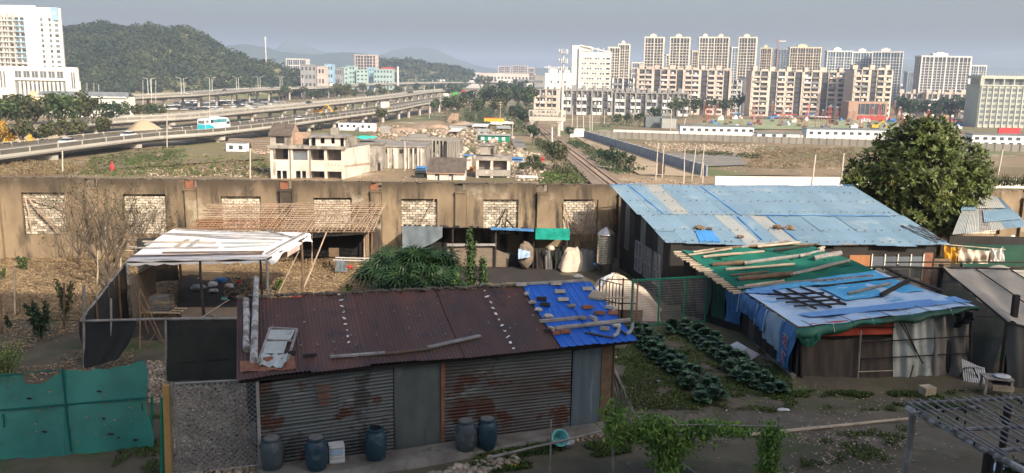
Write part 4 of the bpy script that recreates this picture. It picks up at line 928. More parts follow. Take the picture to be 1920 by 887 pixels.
def coach():
    p,a=on(PA,431,3.4); L,W_,Hh=11.5*.98,2.5,3.6
    t=thing('coach','white and turquoise coach driving along the nearest flyover','coach',tuple(p),None,a)
    prof=[(-L/2,.4),(-L/2,2.2),(-L/2+.1,3.3),(-L/2+.9,Hh-.15),(L*.28,Hh),(L*.40,3.35),(L*.48,2.5),(L/2,1.6),(L/2,.4)]
    b=MB().slab([(x,-W_/2,z) for x,z in prof],W_,(0,1,0)); inst('body',b.mesh('coach_body','car_white'),t)
    for sy in (-1,):
        y=-W_/2-.02
        q=MB().slab([(-L/2+.02,y,.42),(-L/2+.02,y,1.95),(-L*.36,y,2.0),(-L*.24,y,1.5),(-L*.12,y,.85),(0,y,.62),(L*.47,y,.62),(L*.47,y,.42)],.03,(0,-1,0)); inst('turquoise_panel',q.mesh('panel','coach_teal'),t)
    for k in range(6):
        bx('window','coach_glass' if k else 'car_glass',t,(-L*.24+k*L*.108,-W_/2-.02,2.72),(L*.1,.05,.85))
    bx('rear_window','glass_grey',t,(-L*.43,-W_/2-.02,2.75),(L*.1,.05,.6)); bx('rear_window','glass_grey',t,(-L/2-.02,0,2.6),(.05,1.9,.8)); bx('rear_panel','coach_teal',t,(-L/2-.02,0,1.25),(.05,2.3,1.5))
    q=MB().slab([(L*.32,-W_/2-.02,2.0),(L*.40,-W_/2-.02,2.45),(L*.462,-W_/2-.02,2.4),(L*.47,-W_/2-.02,1.75),(L*.40,-W_/2-.02,1.6)],.04,(0,-1,0)); inst('driver_window',q.mesh('dw','car_glass'),t)
    bx('windscreen','car_glass',t,(L*.485,0,2.0),(.1,2.2,1.0),rot=(0,-.35,0)); bx('air_unit','car_white',t,(L*.02,0,Hh+.12),(2.2,1.5,.25))
    for k in range(5): bx('letter','tower_dark_line',t,(-L*.07+k*.62,-W_/2-.03,1.75),(.28,.03,.3)); 
    wm=MB(); wm.lathe((0,0,-.15),[(.5,0),(.5,.3),(.25,.32)],12); wmm=wm.mesh('wheel','rubber')
    for x in (-L*.28,L*.3):
        for y in (-1.15,1.15): inst('wheel',wmm,t,(x,y,.5),(math.pi/2,0,0))
coach()
# parking lot between the middle and upper flyovers
k=0
for row,(y0,x0,x1,n) in enumerate([(203,300,470,26),(199,318,520,28),(195,330,540,28),(191,345,520,22),(207,300,420,18)]):
    for i in range(n):
        px=x0+(x1-x0)*i/n+rn.uniform(-2,2); 
        if rn.random()<.12: continue
        p=G(px,y0+rn.uniform(-.6,.6)-(px-300)*.012); c_=rn.choice(['car_white','car_silver','car_dark','car_white','car_dark','car_silver'])
        car(p,rn.choice([1.2,1.3,1.25]),c_,{'car_white':'white car parked in the crowded lot behind the middle flyover','car_silver':'silver car parked in the crowded lot behind the middle flyover','car_dark':'dark car parked in the crowded lot behind the middle flyover'}[c_],1,group='cars in the parking lot',simple=True)
# roadworks between the first two flyovers
def digger(p,s,label,m_='machine_yellow'):
    t=thing('excavator',label,'excavator',tuple(p)); bx('track','rubber',t,(0,0,.4*s),(3*s,2.2*s,.8*s)); bx('body',m_,t,(-.3*s,0,1.4*s),(2.6*s,2*s,1.2*s)); bx('cab','car_glass',t,(.6*s,.5*s,2.2*s),(1.1*s,.9*s,1.2*s))
    a_=MB(); a_.bar((.8*s,-.3*s,1.7*s),(3*s,-.3*s,3.6*s),.4*s); a_.bar((3*s,-.3*s,3.6*s),(4.6*s,-.3*s,1.6*s),.35*s); inst('arm',a_.mesh('arm',m_),t); bx('bucket',m_,t,(4.5*s,-.3*s,1.2*s),(.9*s,.9*s,.7*s))
for px,py_,s,l in [(598,216,1.5,'yellow excavator working between the flyovers above the grey roof'),(628,212,1,'small yellow roller left of the red lorry bed'),(12,274,1.4,'yellow excavator under the autumn tree at the left edge'),(1640,243,1.1,'yellow excavator above the crown of the big tree, left')]:
    q=G(px,py_); q.z=base_h(q.y); digger(q,s,l)
for px,py_ in [(555,222),(566,221),(612,217),(640,212),(648,211)]:
    q=G(px,py_+14); b=MB().lathe(tuple(q),[(.5,0),(.45,3.2)],8); one(b,'traffic_post','cloth_orange','orange traffic post standing between the flyovers','post','orange posts between the flyovers')
q=G(668,224); q.z=base_h(q.y)+1; b=MB().box(tuple(q),(14,2.5,1.2),.2); t_=one(b,'flatbed_trailer','red_steel','red flatbed trailer parked between the flyovers','trailer')
def heap(px,py_,w_,h_,matname,label,name='sand_heap',seed=1,cat='heap',p=None):
    p=G(px,py_) if p is None else Vector(p); b=MB(); rg=random.Random(seed); ph=[rg.uniform(0,6) for _ in range(4)]
    def fn(u,v):
        a=u*2*math.pi; r=(1-v); rr=w_/2*(1+.15*math.sin(3*a+ph[0])+.1*math.sin(5*a+ph[1]))
        return (p.x+math.cos(a)*r*rr,p.y+math.sin(a)*r*rr*.6,p.z-.2+h_*(1-r**1.5)*(1+.1*math.sin(7*a+ph[2])*r))
    b.patch(fn,20,7); return one(b,name,matname,label,cat,smooth=True)
heap(270,252,13,4.6,'sand','pale sand heap between the two flyovers, left of the coach'); heap(110,268,12,2.4,'sand','low orange earth bank behind the nearest flyover',seed=3); heap(35,272,16,2.5,'sand','low earth bank near the autumn trees',seed=4)
# ---------------------------------------------------------------- footbridge, mast, poles
def footbridge():
    p0=pv(992,214,288); p1=pv(1060,216,288); z=p0.z-.8; t=thing('footbridge','short concrete footbridge with railings crossing the railway','bridge',(p0.x,288,z))
    L=p1.x-p0.x; bx('deck','concrete_light',t,(L/2,0,-.6),(L,4,1.3))
    for k in range(10): bx('rail_post','concrete_light',t,(k*L/9,-1.9,1.1),(.18,.18,1.8)); bx('rail_post','concrete_light',t,(k*L/9,1.9,1.1),(.18,.18,1.8))
    for y in (-1.9,1.9): bx('hand_rail','concrete_light',t,(L/2,y,2.05),(L,.2,.22)); [bx('rail_bar','wire_grey',t,(L/2,y,.5+.4*q),(L,.06,.06)) for q in range(4)]
    zb=base_h(288)-z
    for x in (1.0,L-2.0):
        for y in (-1.2,1.2): bx('pier','concrete_light',t,(x,y,(zb-2)/2),(.8,.8,-zb-2+.6))
        bx('pier_cap','concrete_light',t,(x,0,-1.55),(1.6,3.6,.6))
footbridge()
def telecom():
    Y=330; p=pv(1053,230,Y); zt=pv(1056,97,Y).z; zb=base_h(Y); h=zt-zb; t=thing('telecom_mast','tall white telecom mast with three rings of antennas behind the footbridge','mast',(p.x,Y,zb))
    m_=MB().tube([(0,0,0),(0,0,h)],[.7,.28],10); inst('pole',m_.mesh('pole','lamp_post'),t)
    m_=MB().tube([(0,0,h),(0,0,h+2.6)],[.04,.03],5); inst('lightning_rod',m_.mesh('rod','lamp_post'),t)
    for zz in (h-.6,h-4,h-7):
        m_=MB().lathe((0,0,zz),[(1.0,0),(1.0,.15)],12); inst('platform',m_.mesh('platform','lamp_post'),t)
        for k in range(6):
            a=k*math.pi/3; bx('antenna','tower_white',t,(math.cos(a)*1.5,math.sin(a)*1.5,zz+.7),(.35,.2,1.7),a)
    t2=thing('lattice_mast','thin red and white lattice mast on the far hill slope','mast',tuple(pv(499,120,900)))
    m_=MB().tube([(0,0,-8),(0,0,27)],[.8,.5],6); inst('pole',m_.mesh('pole','lamp_post'),t2); 
    for k in range(3): bx('antenna','tower_white',t2,(0,0,26-k*2),(2.2,.4,.8))
    t3=thing('white_pylon','plain white pylon standing right of the mint blocks','mast',tuple(pv(746,155,880))); m_=MB().tube([(0,0,-6),(0,0,16)],[1.1,.9],8); inst('pole',m_.mesh('pole','tower_white'),t3)
telecom()
def pole(px,pt,pb,r=.14,matname='pole_concrete',label='',arm=False,Y=None,z=None,lean=0,name='utility_pole',group=None,cat='pole'):
    p=G(px,pb) if Y is None else pv(px,pb,Y); q=pv(px+lean,pt,p.y); b=MB().tube([tuple(p-Vector((0,0,.6))),tuple(q)],[r,r*.8],7)
    t=thing(name,label,cat,tuple(p),group); o=b.build('shaft',matname,t)
    if arm: b2=MB().bar(q+Vector((-1,0,-.5)),q+Vector((1,0,-.5)),.14); b2.bar(q+Vector((-.7,0,-1.3)),q+Vector((.7,0,-1.3)),.14); b2.build('cross_arm',matname,t)
    return t
g='bare concrete poles beside the railway and lots'
for px,pt,pb,le in [(1094,208,250,0),(1082,218,250,0),(1072,198,248,2),(1110,208,248,1),(1133,205,238,1),(1106,215,248,0),(1188,198,226,1),(1257,205,252,2),(1219,198,230,0),(1282,222,240,3)]:
    pole(px,pt,pb,.17,label='bare concrete pole standing beyond the railway footbridge',group='poles beyond the footbridge',lean=le)
for px,pt,pb,le in [(1229,268,338,5),(1241,272,335,4),(1282,278,344,2),(1296,275,341,9),(1313,272,335,8),(1317,305,344,2)]:
    pole(px,pt,pb,.11,label='slim leaning concrete pole beside the blue grey site wall',group='slim poles at the site wall',lean=le)
pole(1035,238,282,.28,label='short thick white post standing beside the track',name='signal_post',matname='lamp_post')
for px,pt,le,l in [(1521,290,8,'thin pale pole rising behind the pale blue roof, middle'),(1576,288,6,'thin pale pole just left of the big tree'),(1866,280,14,'leaning pale pole right of the big tree')]:
    pole(px,pt,350,.09,label=l,Y=75,lean=le)
for px,pt,pb,l in [(117,283,325,'pale concrete pole below the nearest flyover at the left'),(313,212,278,'thin dark pole in front of the sand heap'),(393,175,245,'thin pole left of the coach'),(469,280,335,'thin pole behind the long wall left of the ruined house'),(805,190,222,'tall pole behind the huts, left'),(826,175,225,'tall thin pole right of the flyover piers'),(891,195,225,'thin pole in the scrub centre'),(938,190,232,'pale tall pole above the green hut'),(947,220,243,'short pole right of the green hut'),(961,228,262,'grey pole left of the dirt road'),(759,265,322,'thin pole before the striped ruin'),(1219,330,345,'x')][:-1]:
    pole(px,pt,pb,.13,label=l,arm=(px in (938,826)))
# equipment on the pole pair
q=G(1233,332); b=MB().box((q.x+.6,q.y-.3,q.z+1.6),(1.2,.7,1.9)); one(b,'transformer_box','dark_metal','dark transformer box on the pair of leaning poles','transformer')
for px,pt,h in [(284,148,170),(292,150,170),(268,150,168),(176,156,172),(163,155,172),(185,158,172)]: pole(px,pt,h+30,.13,'lamp_post',label='white pole beside the white hall at the hill foot',Y=440,group='white poles at the hill foot')
# ---------------------------------------------------------------- walls of the levelled site
def wall_line(name,label,a,b,h,th,matname,panels=0,cap=None,group=None,seg=14):
    a=Vector(a);b=Vector(b); t=thing(name,label,'wall',tuple(a),group); n=panels or seg
    for k in range(n):
        p=a.lerp(b,k/n); q=a.lerp(b,(k+1)/n); zz=base_h((p.y+q.y)/2)+h/2-.2; d=q-p; ang=math.atan2(d.y,d.x); L=math.hypot(d.x,d.y)
        bx('panel',matname,t,((p.x+q.x)/2-a.x,(p.y+q.y)/2-a.y,zz-a.z),(L-(.12 if panels else -.02),th,h+.4),ang)
        if panels: bx('post',cap or matname,t,(p.x-a.x,p.y-a.y,zz-a.z+.05),(.3,th+.25,h+.5),ang)
    return t
wall_line('site_wall','long blue grey wall running diagonally beside the railway lot',G(1096,258.5),G(1325,333),2.3,.25,'wall_blue_grey',24,'wall_blue_grey')
wall_line('site_wall','bright white wall just behind the pale blue roof',pv(1340,349,150),pv(2000,354,155),1.7,.3,'paint_white',0)
wall_line('site_wall','grey panelled concrete wall at the far side of the levelled site',G(1110,258),G(1960,286),2.1,.3,'concrete',60,'concrete_dark')
wall_line('site_wall','low white wall in front of the first site hut',G(1150,252),G(1500,262),1.7,.3,'paint_white',0)
wall_line('site_wall','low white wall right of the second site hut',G(1502,262),G(1960,274),1.7,.3,'paint_white',0)
wall_line('gate_wall','short white wall with dark gate at the corner of the lot',G(1068,256),G(1095,256),2.6,.3,'paint_white',0,seg=3)
q=G(1079,255); b=MB().box((q.x,q.y-.3,q.z+1.1),(1.3,.2,2.0)); one(b,'gate','opening_dark','small dark gate in the short white wall','gate')
def hut(name,label,pl,pr,pt,pb,n,dark=True,doors=False,wallm='hut_white',two=False):
    p=G((pl+pr)/2,pb); Y=p.y; a=pv(pl,pb,Y).x; b=pv(pr,pb,Y).x; zb=base_h(Y); H_=pv((pl+pr)/2,pt,Y).z-zb; W_=b-a
    t=thing(name,label,'site hut',((a+b)/2,Y+2.5,zb),None,-.02); bx('wall',wallm,t,(0,0,H_/2),(W_,5,H_)); bx('roof','hut_roof',t,(0,0,H_+.12),(W_+.5,5.6,.25))
    for k in range(n):
        x=-W_/2+W_*(k+.6)/n; bx('window','glass_dark',t,(x,-2.52,H_*(.66 if not two else .72)),(1.3,.1,.9)); bx('window_frame','tower_white',t,(x,-2.56,H_*(.66 if not two else .72)-.55),(1.5,.12,.12))
        if two: bx('window','glass_dark',t,(x+.5,-2.52,H_*.28),(1.2,.1,.9))
    for k in range(n*2+1): bx('wall_seam','tower_dark_line',t,(-W_/2+.03+(W_-.06)*k/(n*2),-2.51,H_*.45),(.07,.04,H_*.88))
hut('site_hut','long white prefab site hut with ten windows, nearer the railway',1275,1413,237,257,10)
hut('site_hut','long white prefab site hut partly behind the big tree',1512,1662,243,264,10)
hut('site_hut','two storey white prefab hut at the right edge behind the tree',1822,1990,254,277,11,two=True)
hut('site_hut','low blue trimmed white hut between the two long huts',1420,1498,251,261,4)
q=G(1890,262); b=MB().box((q.x,q.y,q.z+2.2),(8,.6,4.4)); one(b,'billboard','cloth_red','red billboard standing behind the right hand site hut','billboard')
def container(px,pb,w_,h_,d_,mn,label,ang=0,name='container'):
    p=G(px,pb); t=thing(name,label,'container',tuple(p),None,ang); bx('body',mn,t,(0,0,h_/2),(w_,d_,h_)); 
    for k in range(int(w_/.8)): bx('rib',mn,t,(-w_/2+.4+k*.8,-d_/2-.03,h_/2),(.14,.1,h_*.9))
    if mn=='hut_white':
        for k in range(max(1,int(w_/2.2))): bx('window','glass_dark',t,(-w_/2+1.2+k*2.2,-d_/2-.1,h_*.6),(.9,.06,.9))
    bx('roof_rim','hut_roof',t,(0,0,h_+.04),(w_+.1,d_+.1,.1))
container(1228,238,9,4.2,5,'hut_roof','dark grey container block left of the first site hut'); container(1252,240,6,4,5,'dusty_tin','pale grey fenced stack beside the dark container block')
container(660,244,9,2.6,3,'hut_white','white container behind the ruined house roof'); container(690,246,5.5,2.8,3,'hut_white','small white cabin right of the white container'); container(446,286,4.6,2.2,2.4,'hut_white','white cabin among stacked timber left of the ruined house'); container(722,250,3,2.6,2.4,'wood_grey','small grey shed among the rubble heaps')
# red drilling rigs and clutter of the building site
g='red drilling rigs on the building site'
def rig(px,pb,h,label,m_='rust_steel',sp=2.2):
    p=G(px,pb); t=thing('drilling_rig',label,'drilling rig',tuple(p),g); b=MB()
    le=rn.uniform(-.08,.12)*h
    for sx in (-1,1): b.bar((sx*sp/2,0,0),(le+sx*.35,0,h),.17)
    b.bar((0,1.5,0),(le,0,h),.15)
    for k in range(1,5): zz=h*k/5; f=1-k/5; b.bar((-sp/2*f+le*k/5-.35*k/5,0,zz),(sp/2*f+le*k/5+.35*k/5,0,zz),.11)
    inst('frame',b.mesh('frame',m_),t); bx('engine','dark_metal',t,(0,.8,.6),(1.6,1.4,1.1)); bx('mast_head','wire_grey',t,(le,0,h),(.8,.5,.5))
for i in range(34):
    px=1318+i*14+rn.uniform(-6,6) if i<27 else 1740+ (i-27)*17; 
    if 1600<px<1640: pass
    red=rn.random()<.25; rig(px,rn.uniform(228,246),rn.uniform(6,12),('red' if red else 'rust brown')+' slender drilling rig among others on the building site','red_steel' if red else 'rust_steel')
for i in range(60):
    px=rn.uniform(1330,1800); py_=rn.uniform(221,243); p=G(px,py_); mn=rn.choice(['car_white','cloth_blue','cloth_red','hut_white','machine_yellow','dark_metal','hut_roof','car_white'])
    w_=rn.uniform(1.2,4.5); b=MB().box((p.x,p.y,p.z+.7),(w_,rn.uniform(1,2.5),rn.uniform(1,2)),rn.uniform(0,3)); b.box((p.x,p.y,p.z+1.7),(w_*.6,.9,.9),rn.uniform(0,3)); one(b,'site_crate',mn,'small stack of stores lying on the building site','stores','stores on the building site')
for i,(px,pb,w_,mn) in enumerate([(1470,223,22,'cloth_red'),(1540,228,14,'car_white'),(1650,218,26,'cloth_red'),(1380,222,10,'cloth_blue'),(1520,222,12,'cloth_blue')]):
    p=G(px,pb); t=thing('site_canopy',['long red canopy on the building site below the beige flats','white canopy in the middle of the building site','red canopy before the brown shop building','blue canopy at the left of the building site','blue canopy right of the long red one'][i],'canopy',tuple(p)); bx('roof',mn,t,(0,0,2.6),(w_*.6,4,.3)); 
    for x in (-w_*.28,0,w_*.28):
        for y in (-1.8,1.8): bx('leg','dark_metal',t,(x,y,1.25),(.2,.2,2.5))
# ---------------------------------------------------------------- ruined houses beyond the wall
def ruin_house():
    Y=150; S=mpp(Y); x0=pv(507,300,Y).x; Z=lambda py:pv(590,py,Y).z; X=lambda px:pv(px,300,Y).x
    zb=base_h(Y)-.3
    t=thing('ruined_house','gutted white three storey house with open balconies and a grey tiled roof room','house',(x0,Y,zb)); 
    W_=X(645)-x0; D=7.5; zf=[Z(345)-3.4,Z(310.5),Z(277.5)]      # floors seen: sill lines
    def B(name,mn,xa,xb,ya,yb,za,zc): return bx(name,mn,t,((xa+xb)/2-x0,(ya+yb)/2-Y,(za+zc)/2-zb),(xb-xa,yb-ya,zc-za))
    # slabs
    B('floor_slab','house_white',x0,x0+W_,Y+.06,Y+D-.1,Z(314),Z(310)); B('floor_slab','house_white',x0,x0+W_,Y+.06,Y+D-.1,Z(348),Z(344))
    B('back_wall','inner_wall',x0,x0+W_,Y+D-.3,Y+D,zb,Z(277)); 
    # inner wall 2 m behind the balcony fronts
    B('inner_wall','inner_wall',x0+.2,x0+W_-.2,Y+2.6,Y+2.8,zb,Z(278))
    for px,w_,h_ in [(529,5.5,14),(597,5.5,15),(620,6,0)]:
        if h_: B('doorway','opening_dark',X(px-w_/2-2),X(px+w_/2+2),Y+2.5,Y+2.58,Z(300),Z(283))
    for px in (597,640): B('doorway','opening_dark',X(px-4),X(px+4),Y+2.5,Y+2.58,Z(345),Z(322))
    # front wall pieces, storey 2
    pil=[(507,512),(541,549),(577,582),(608,613),(640,645)]
    for a,b in pil: B('pillar','house_white',X(a),X(b),Y-.04,Y+.36,zb,Z(279))
    for a,b in [(512,541),(549,577),(582,608),(613,640)]: B('parapet_wall','house_white',X(a),X(b),Y,Y+.22,Z(321),Z(300.5))
    for a,b in [(512,541),(549,577)]: B('front_wall','house_white',X(a),X(b),Y,Y+.22,Z(345),Z(338.5)) if False else None
    for a,b in [(512,518),(537,541),(549,554),(573,577)]: B('front_wall','house_white',X(a),X(b),Y+.01,Y+.21,Z(348),Z(321))
    for a in (526,563): B('mullion','paint_white',X(a),X(a+2.3),Y+.05,Y+.2,Z(348),Z(321))
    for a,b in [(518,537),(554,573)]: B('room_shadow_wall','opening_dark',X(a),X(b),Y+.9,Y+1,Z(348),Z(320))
    for a,b in [(549,577)]: B('shutter','glass_grey',X(a),X(b),Y+.3,Y+.4,Z(300),Z(284)); B('shutter_box','concrete_dark',X(a),X(b),Y+.2,Y+.35,Z(286),Z(283.5))
    for px in (545,582): B('drain_pipe','concrete_dark',X(px-1),X(px+.6),Y-.2,Y-.05,zb,Z(279))
    for a,b in [(541,549),(577,582)]: 
        B('partition','house_white',X(a+2),X(a+3.5),Y+.36,Y+2.6,zb,Z(279))
    B('partition','house_white',X(609),X(611),Y+.36,Y+2.6,zb,Z(279))
    for k in range(4): B('baluster_mark','concrete_dark',X(616+k*6),X(617+k*6),Y-.03,Y-.001,Z(311),Z(306))
    # roof slab with parapet
    B('roof_slab','house_grey',X(503),X(648),Y-.5,Y+D+.3,Z(279.5),Z(277)); B('roof_parapet','house_grey',X(503),X(648),Y-.55,Y-.35,Z(279),Z(273))
    # right side wall, runs back and to the right
    xr=X(645); xs=X(672); sw=MB()
    sw.slab([(xr,Y+.02,zb),(xs,Y+12,zb),(xs,Y+12,pv(672,271,Y+12).z),(xr,Y+.02,Z(279))],.25,(-1,0,0)); sw.build('side_wall','house_white',t)
    sw=MB().slab([(xr+.02,Y+.3,Z(313)),(xs+.02,Y+12,pv(672,308,Y+12).z),(xs+.02,Y+12,pv(672,304,Y+12).z),(xr+.02,Y+.3,Z(310))],.05,(1,0,0)); sw.build('floor_line','house_brickwork',t)
    sw=MB().slab([(xr,Y+.3,Z(277)),(xs,Y+12,pv(672,271,Y+12).z),(x0+W_*.2,Y+12,Z(271)),(x0,Y+.3,Z(277))],.15); sw.build('roof_deck','roof_slab',t)
    # top storey: left room with tiled gable roof, right row of rooms
    y2=Y+2.2; Z2=lambda py:pv(590,py,y2).z; X2=lambda px:pv(px,280,y2).x
    def C(name,mn,xa,xb,ya,yb,za,zc): return bx(name,mn,t,((xa+xb)/2-x0,(ya+yb)/2-Y,(za+zc)/2-zb),(xb-xa,yb-ya,zc-za))
    zt=Z2(253); zz0=Z(277)
    C('room_wall','house_grey',X2(507),X2(545),y2,y2+5,zz0,zt); C('window_opening','opening_dark',X2(518),X2(534),y2-.03,y2+.05,Z2(270),Z2(257))
    # gable brick wall facing right and tiled roof, ridge runs left-right
    gy=[(y2-.2,zt),(y2+5.2,zt),(y2+2.6,Z2(236))]
    gm=MB().slab([(X2(545.5),a,b) for a,b in gy],.35,(1,0,0)); gm.slab([(X2(545.5),y2,zz0),(X2(545.5),y2+5,zz0),(X2(545.5),y2+5,zt),(X2(545.5),y2,zt)],.35,(1,0,0)); gm.build('gable_wall','house_brickwork',t)
    C('brick_wall','house_brickwork',X2(546),X2(577),y2+2.2,y2+2.5,zz0,Z2(250)); C('door_opening','opening_dark',X2(563),X2(576),y2+2.1,y2+2.18,zz0,Z2(262))
    rg=Z2(235.5); e0=zt-.15
    tm=MB().box((0,0,0),(.5,.62,.07)).mesh('tile','roof_tile'); sl=math.atan2(rg-e0,2.9); Ls=math.hypot(rg-e0,2.9)
    xa,xb=X2(505),X2(548); nx=11; ny=6
    for i in range(nx):
        for j in range(ny):
            u=(j+.5)/ny; xx=xa+(xb-xa)*(i+.5)/nx+rn.uniform(-.03,.03); sc_=(xb-xa)/nx/.5*1.04
            inst('roof_tile',tm,t,(xx-x0,y2-.35+2.95*u-Y,e0+(rg-e0)*u-zb+.05+rn.uniform(0,.03)),(sl+rn.uniform(-.03,.03),0,0),(sc_,Ls/ny/.62*1.08,1))
    sw=MB().slab([(xa,y2-.4,e0-.02),(xb,y2-.4,e0-.02),(xb,y2+2.6,rg-.02),(xa,y2+2.6,rg-.02)],.12); sw.slab([(xa,y2+2.6,rg-.02),(xb,y2+2.6,rg-.02),(xb,y2+5.6,e0),(xa,y2+5.6,e0)],.12); sw.build('roof_board','roof_tile',t)
    # right rooms
    ztr=Z2(257.5); C('room_wall','inner_wall',X2(583),X2(648),y2+1.2,y2+5,zz0,ztr-.1)
    for a,b in [(580,583.5),(592,601),(609,621),(628,638),(645,650)]: C('wall_pier','house_white',X2(a),X2(b),y2,y2+.3,zz0,ztr)
    for a,b in [(601,609),(621,628)]: C('sill_wall','house_white',X2(a),X2(b),y2+.02,y2+.28,zz0,Z2(269)); C('opening_back','opening_dark',X2(a),X2(b),y2+.9,y2+1,zz0,ztr)
    for a,b in [(583,592),(638,645)]: C('opening_back','opening_dark',X2(a),X2(b),y2+.9,y2+1,zz0,ztr)
    C('roof_slab','roof_slab',X2(578),X2(652),y2-.5,y2+6,ztr,ztr+.3); C('chimney_box','house_grey',X2(615),X2(629),y2+2.5,y2+4,ztr+.3,ztr+1.5)
    sw=MB().slab([(X2(650),y2,zz0),(X2(660),y2+5,zz0),(X2(660),y2+5,ztr),(X2(650),y2,ztr)],.2,(-1,0,0)); sw.build('side_wall','house_grey',t)
ruin_house()
def simple_ruin(name,label,pl,pr,pt,pb,dep,wallm,wins=(),rz=0,Y=None,roofm='roof_slab',side=None,floors=()):
    Y=G((pl+pr)/2,pb).y if Y is None else Y
    a=pv(pl,pb,Y).x; b=pv(pr,pb,Y).x; W_=b-a; zb=base_h(Y)-.3 if pb<340 else base_h(Y)-.3; zt=pv((pl+pr)/2,pt,Y).z; m=mpp(Y); H_=zt-zb
    t=thing(name,label,'house',((a+b)/2,Y,zb),None,rz)
    bx('wall',wallm,t,(0,dep/2,H_/2),(W_,dep,H_)); bx('roof_slab',roofm,t,(0,dep/2,H_+.15),(W_+.5,dep+.5,.3))
    for (px,py_,w_,h_) in wins:
        bx('opening','opening_dark',t,(pv(px,py_,Y).x-(a+b)/2,-.03,pv(px,py_,Y).z-zb),(w_*m,.12,h_*m)); bx('frame','house_grey',t,(pv(px,py_,Y).x-(a+b)/2,-.05,pv(px,py_,Y).z-zb-h_*m/2-.08),(w_*m+.3,.3,.16))
    return t
simple_ruin('ruined_block','grey stained ruined block with a teal sheet on its roof',671,716,271,322,9,'house_grey',[(686,288,5,13),(711,313,5,16)])
simple_ruin('ruined_block','striped pale ruin with flat littered roof and small windows',714,796,276,318,11,'house_grey',[(722,283,8,8),(753,284,7.5,8),(771,284,3,10),(779,283,3,10)])
for px,w_ in [(718,3),(728,2),(742,9),(760,5),(766,2),(775,2.5),(784,3),(790,3)]:
    Y=G(755,318).y; p=pv(px,298,Y); b=MB().box((p.x,Y-.15,p.z),(w_*mpp(Y),.3,4.2)); one(b,'wall_buttress','house_white','whitewashed strip left on the wall of the striped ruin','wall strip','whitewashed strips on the striped ruin')
q=pv(686,262,G(690,322).y+3); b=MB(); b.patch(lambda u,v:(q.x+(u-.5)*4,q.y+(v-.5)*4,q.z+.35+.5*math.sin(u*3.1)*math.sin(v*3)+.1*math.sin(9*u)),10,8); one(b,'roof_tarpaulin','cloth_teal','turquoise sheet crumpled on the grey ruined block','tarpaulin')
def slab_frame(pl,pr,pt,pb,Y,n,label):
    a=pv(pl,pb,Y).x; b=pv(pr,pb,Y).x; zt=pv((pl+pr)/2,pt,Y).z; zb=base_h(Y); t=thing('open_ruin',label,'ruin',((a+b)/2,Y,zb),None,-.05); W_=b-a
    bx('roof_slab','concrete',t,(0,3,zt-zb),(W_,6,.4)); bx('back_wall','concrete_dark',t,(0,5.8,(zt-zb)/2),(W_,.3,zt-zb))
    for k in range(n): bx('column','concrete',t,(-W_/2+.2+(W_-.4)*k/(n-1),0,(zt-zb)/2),(.35,.35,zt-zb)); 
    for k in range(n-1):
        if k%2: bx('wall_panel','house_grey',t,(-W_/2+W_*(k+.5)/(n-1),.1,(zt-zb)*.4),(W_/(n-1)*.7,.2,(zt-zb)*.8))
slab_frame(742,846,262,292,188,16,'long open concrete frame with many posts behind the striped ruin'); slab_frame(765,800,256,272,205,7,'small grey concrete frame behind the long one'); slab_frame(838,862,265,290,186,6,'narrow grey post frame above the white hut cluster')
def white_cottage():
    Y=152; a=pv(801,335,Y).x; b=pv(872,335,Y).x; W_=b-a; zb=base_h(Y)-1; Z=lambda py:pv(836,py,Y).z-zb; m=mpp(Y)
    t=thing('cottage','small whitewashed cottage with brown tiled roof and two windows','house',((a+b)/2,Y,zb)); bx('wall','house_white',t,(0,2.5,Z(324)/2),(W_,5,Z(324)))
    for px,w_ in ((820,8),(846,8)): 
        x=pv(px,333,Y).x-(a+b)/2; bx('window','glass_dark',t,(x,-.02,Z(333)),(w_*m,.1,14*m)); bx('window_frame','tower_white',t,(x-w_*m*.2,-.06,Z(335)),(w_*m*.45,.08,9*m)); bx('sill','tower_white',t,(x,-.1,Z(340.5)),(w_*m+.3,.25,.12))
    tm=MB().box((0,0,0),(.5,.62,.08)).mesh('tile','roof_tile'); e=Z(324); r_=Z(302); n=14; ny=6; sl=math.atan2(r_-e,5.2); Ls=math.hypot(5.2,r_-e)
    for i in range(n):
        for j in range(ny):
            u=(j+.5)/ny; inst('roof_tile',tm,t,(-W_/2+W_*(i+.5)/n,-.4+5.4*u,e+(r_-e)*u+.08+rn.uniform(0,.04)),(sl,0,rn.uniform(-.02,.02)),(W_/n/.5*1.05,Ls/ny/.62*1.1,1))
    sw=MB().slab([(-W_/2,-.3,e),(W_/2,-.3,e),(W_/2,5,r_),(-W_/2,5,r_)],.1); sw.slab([(-W_/2,5,r_),(W_/2,5,r_),(W_/2,5.2,e),(-W_/2,5.2,e)],.1); inst('roof_board',sw.mesh('rb','roof_tile'),t); bx('eave','brown_wall',t,(0,-.38,e-.05),(W_+.2,.12,.15))
white_cottage()
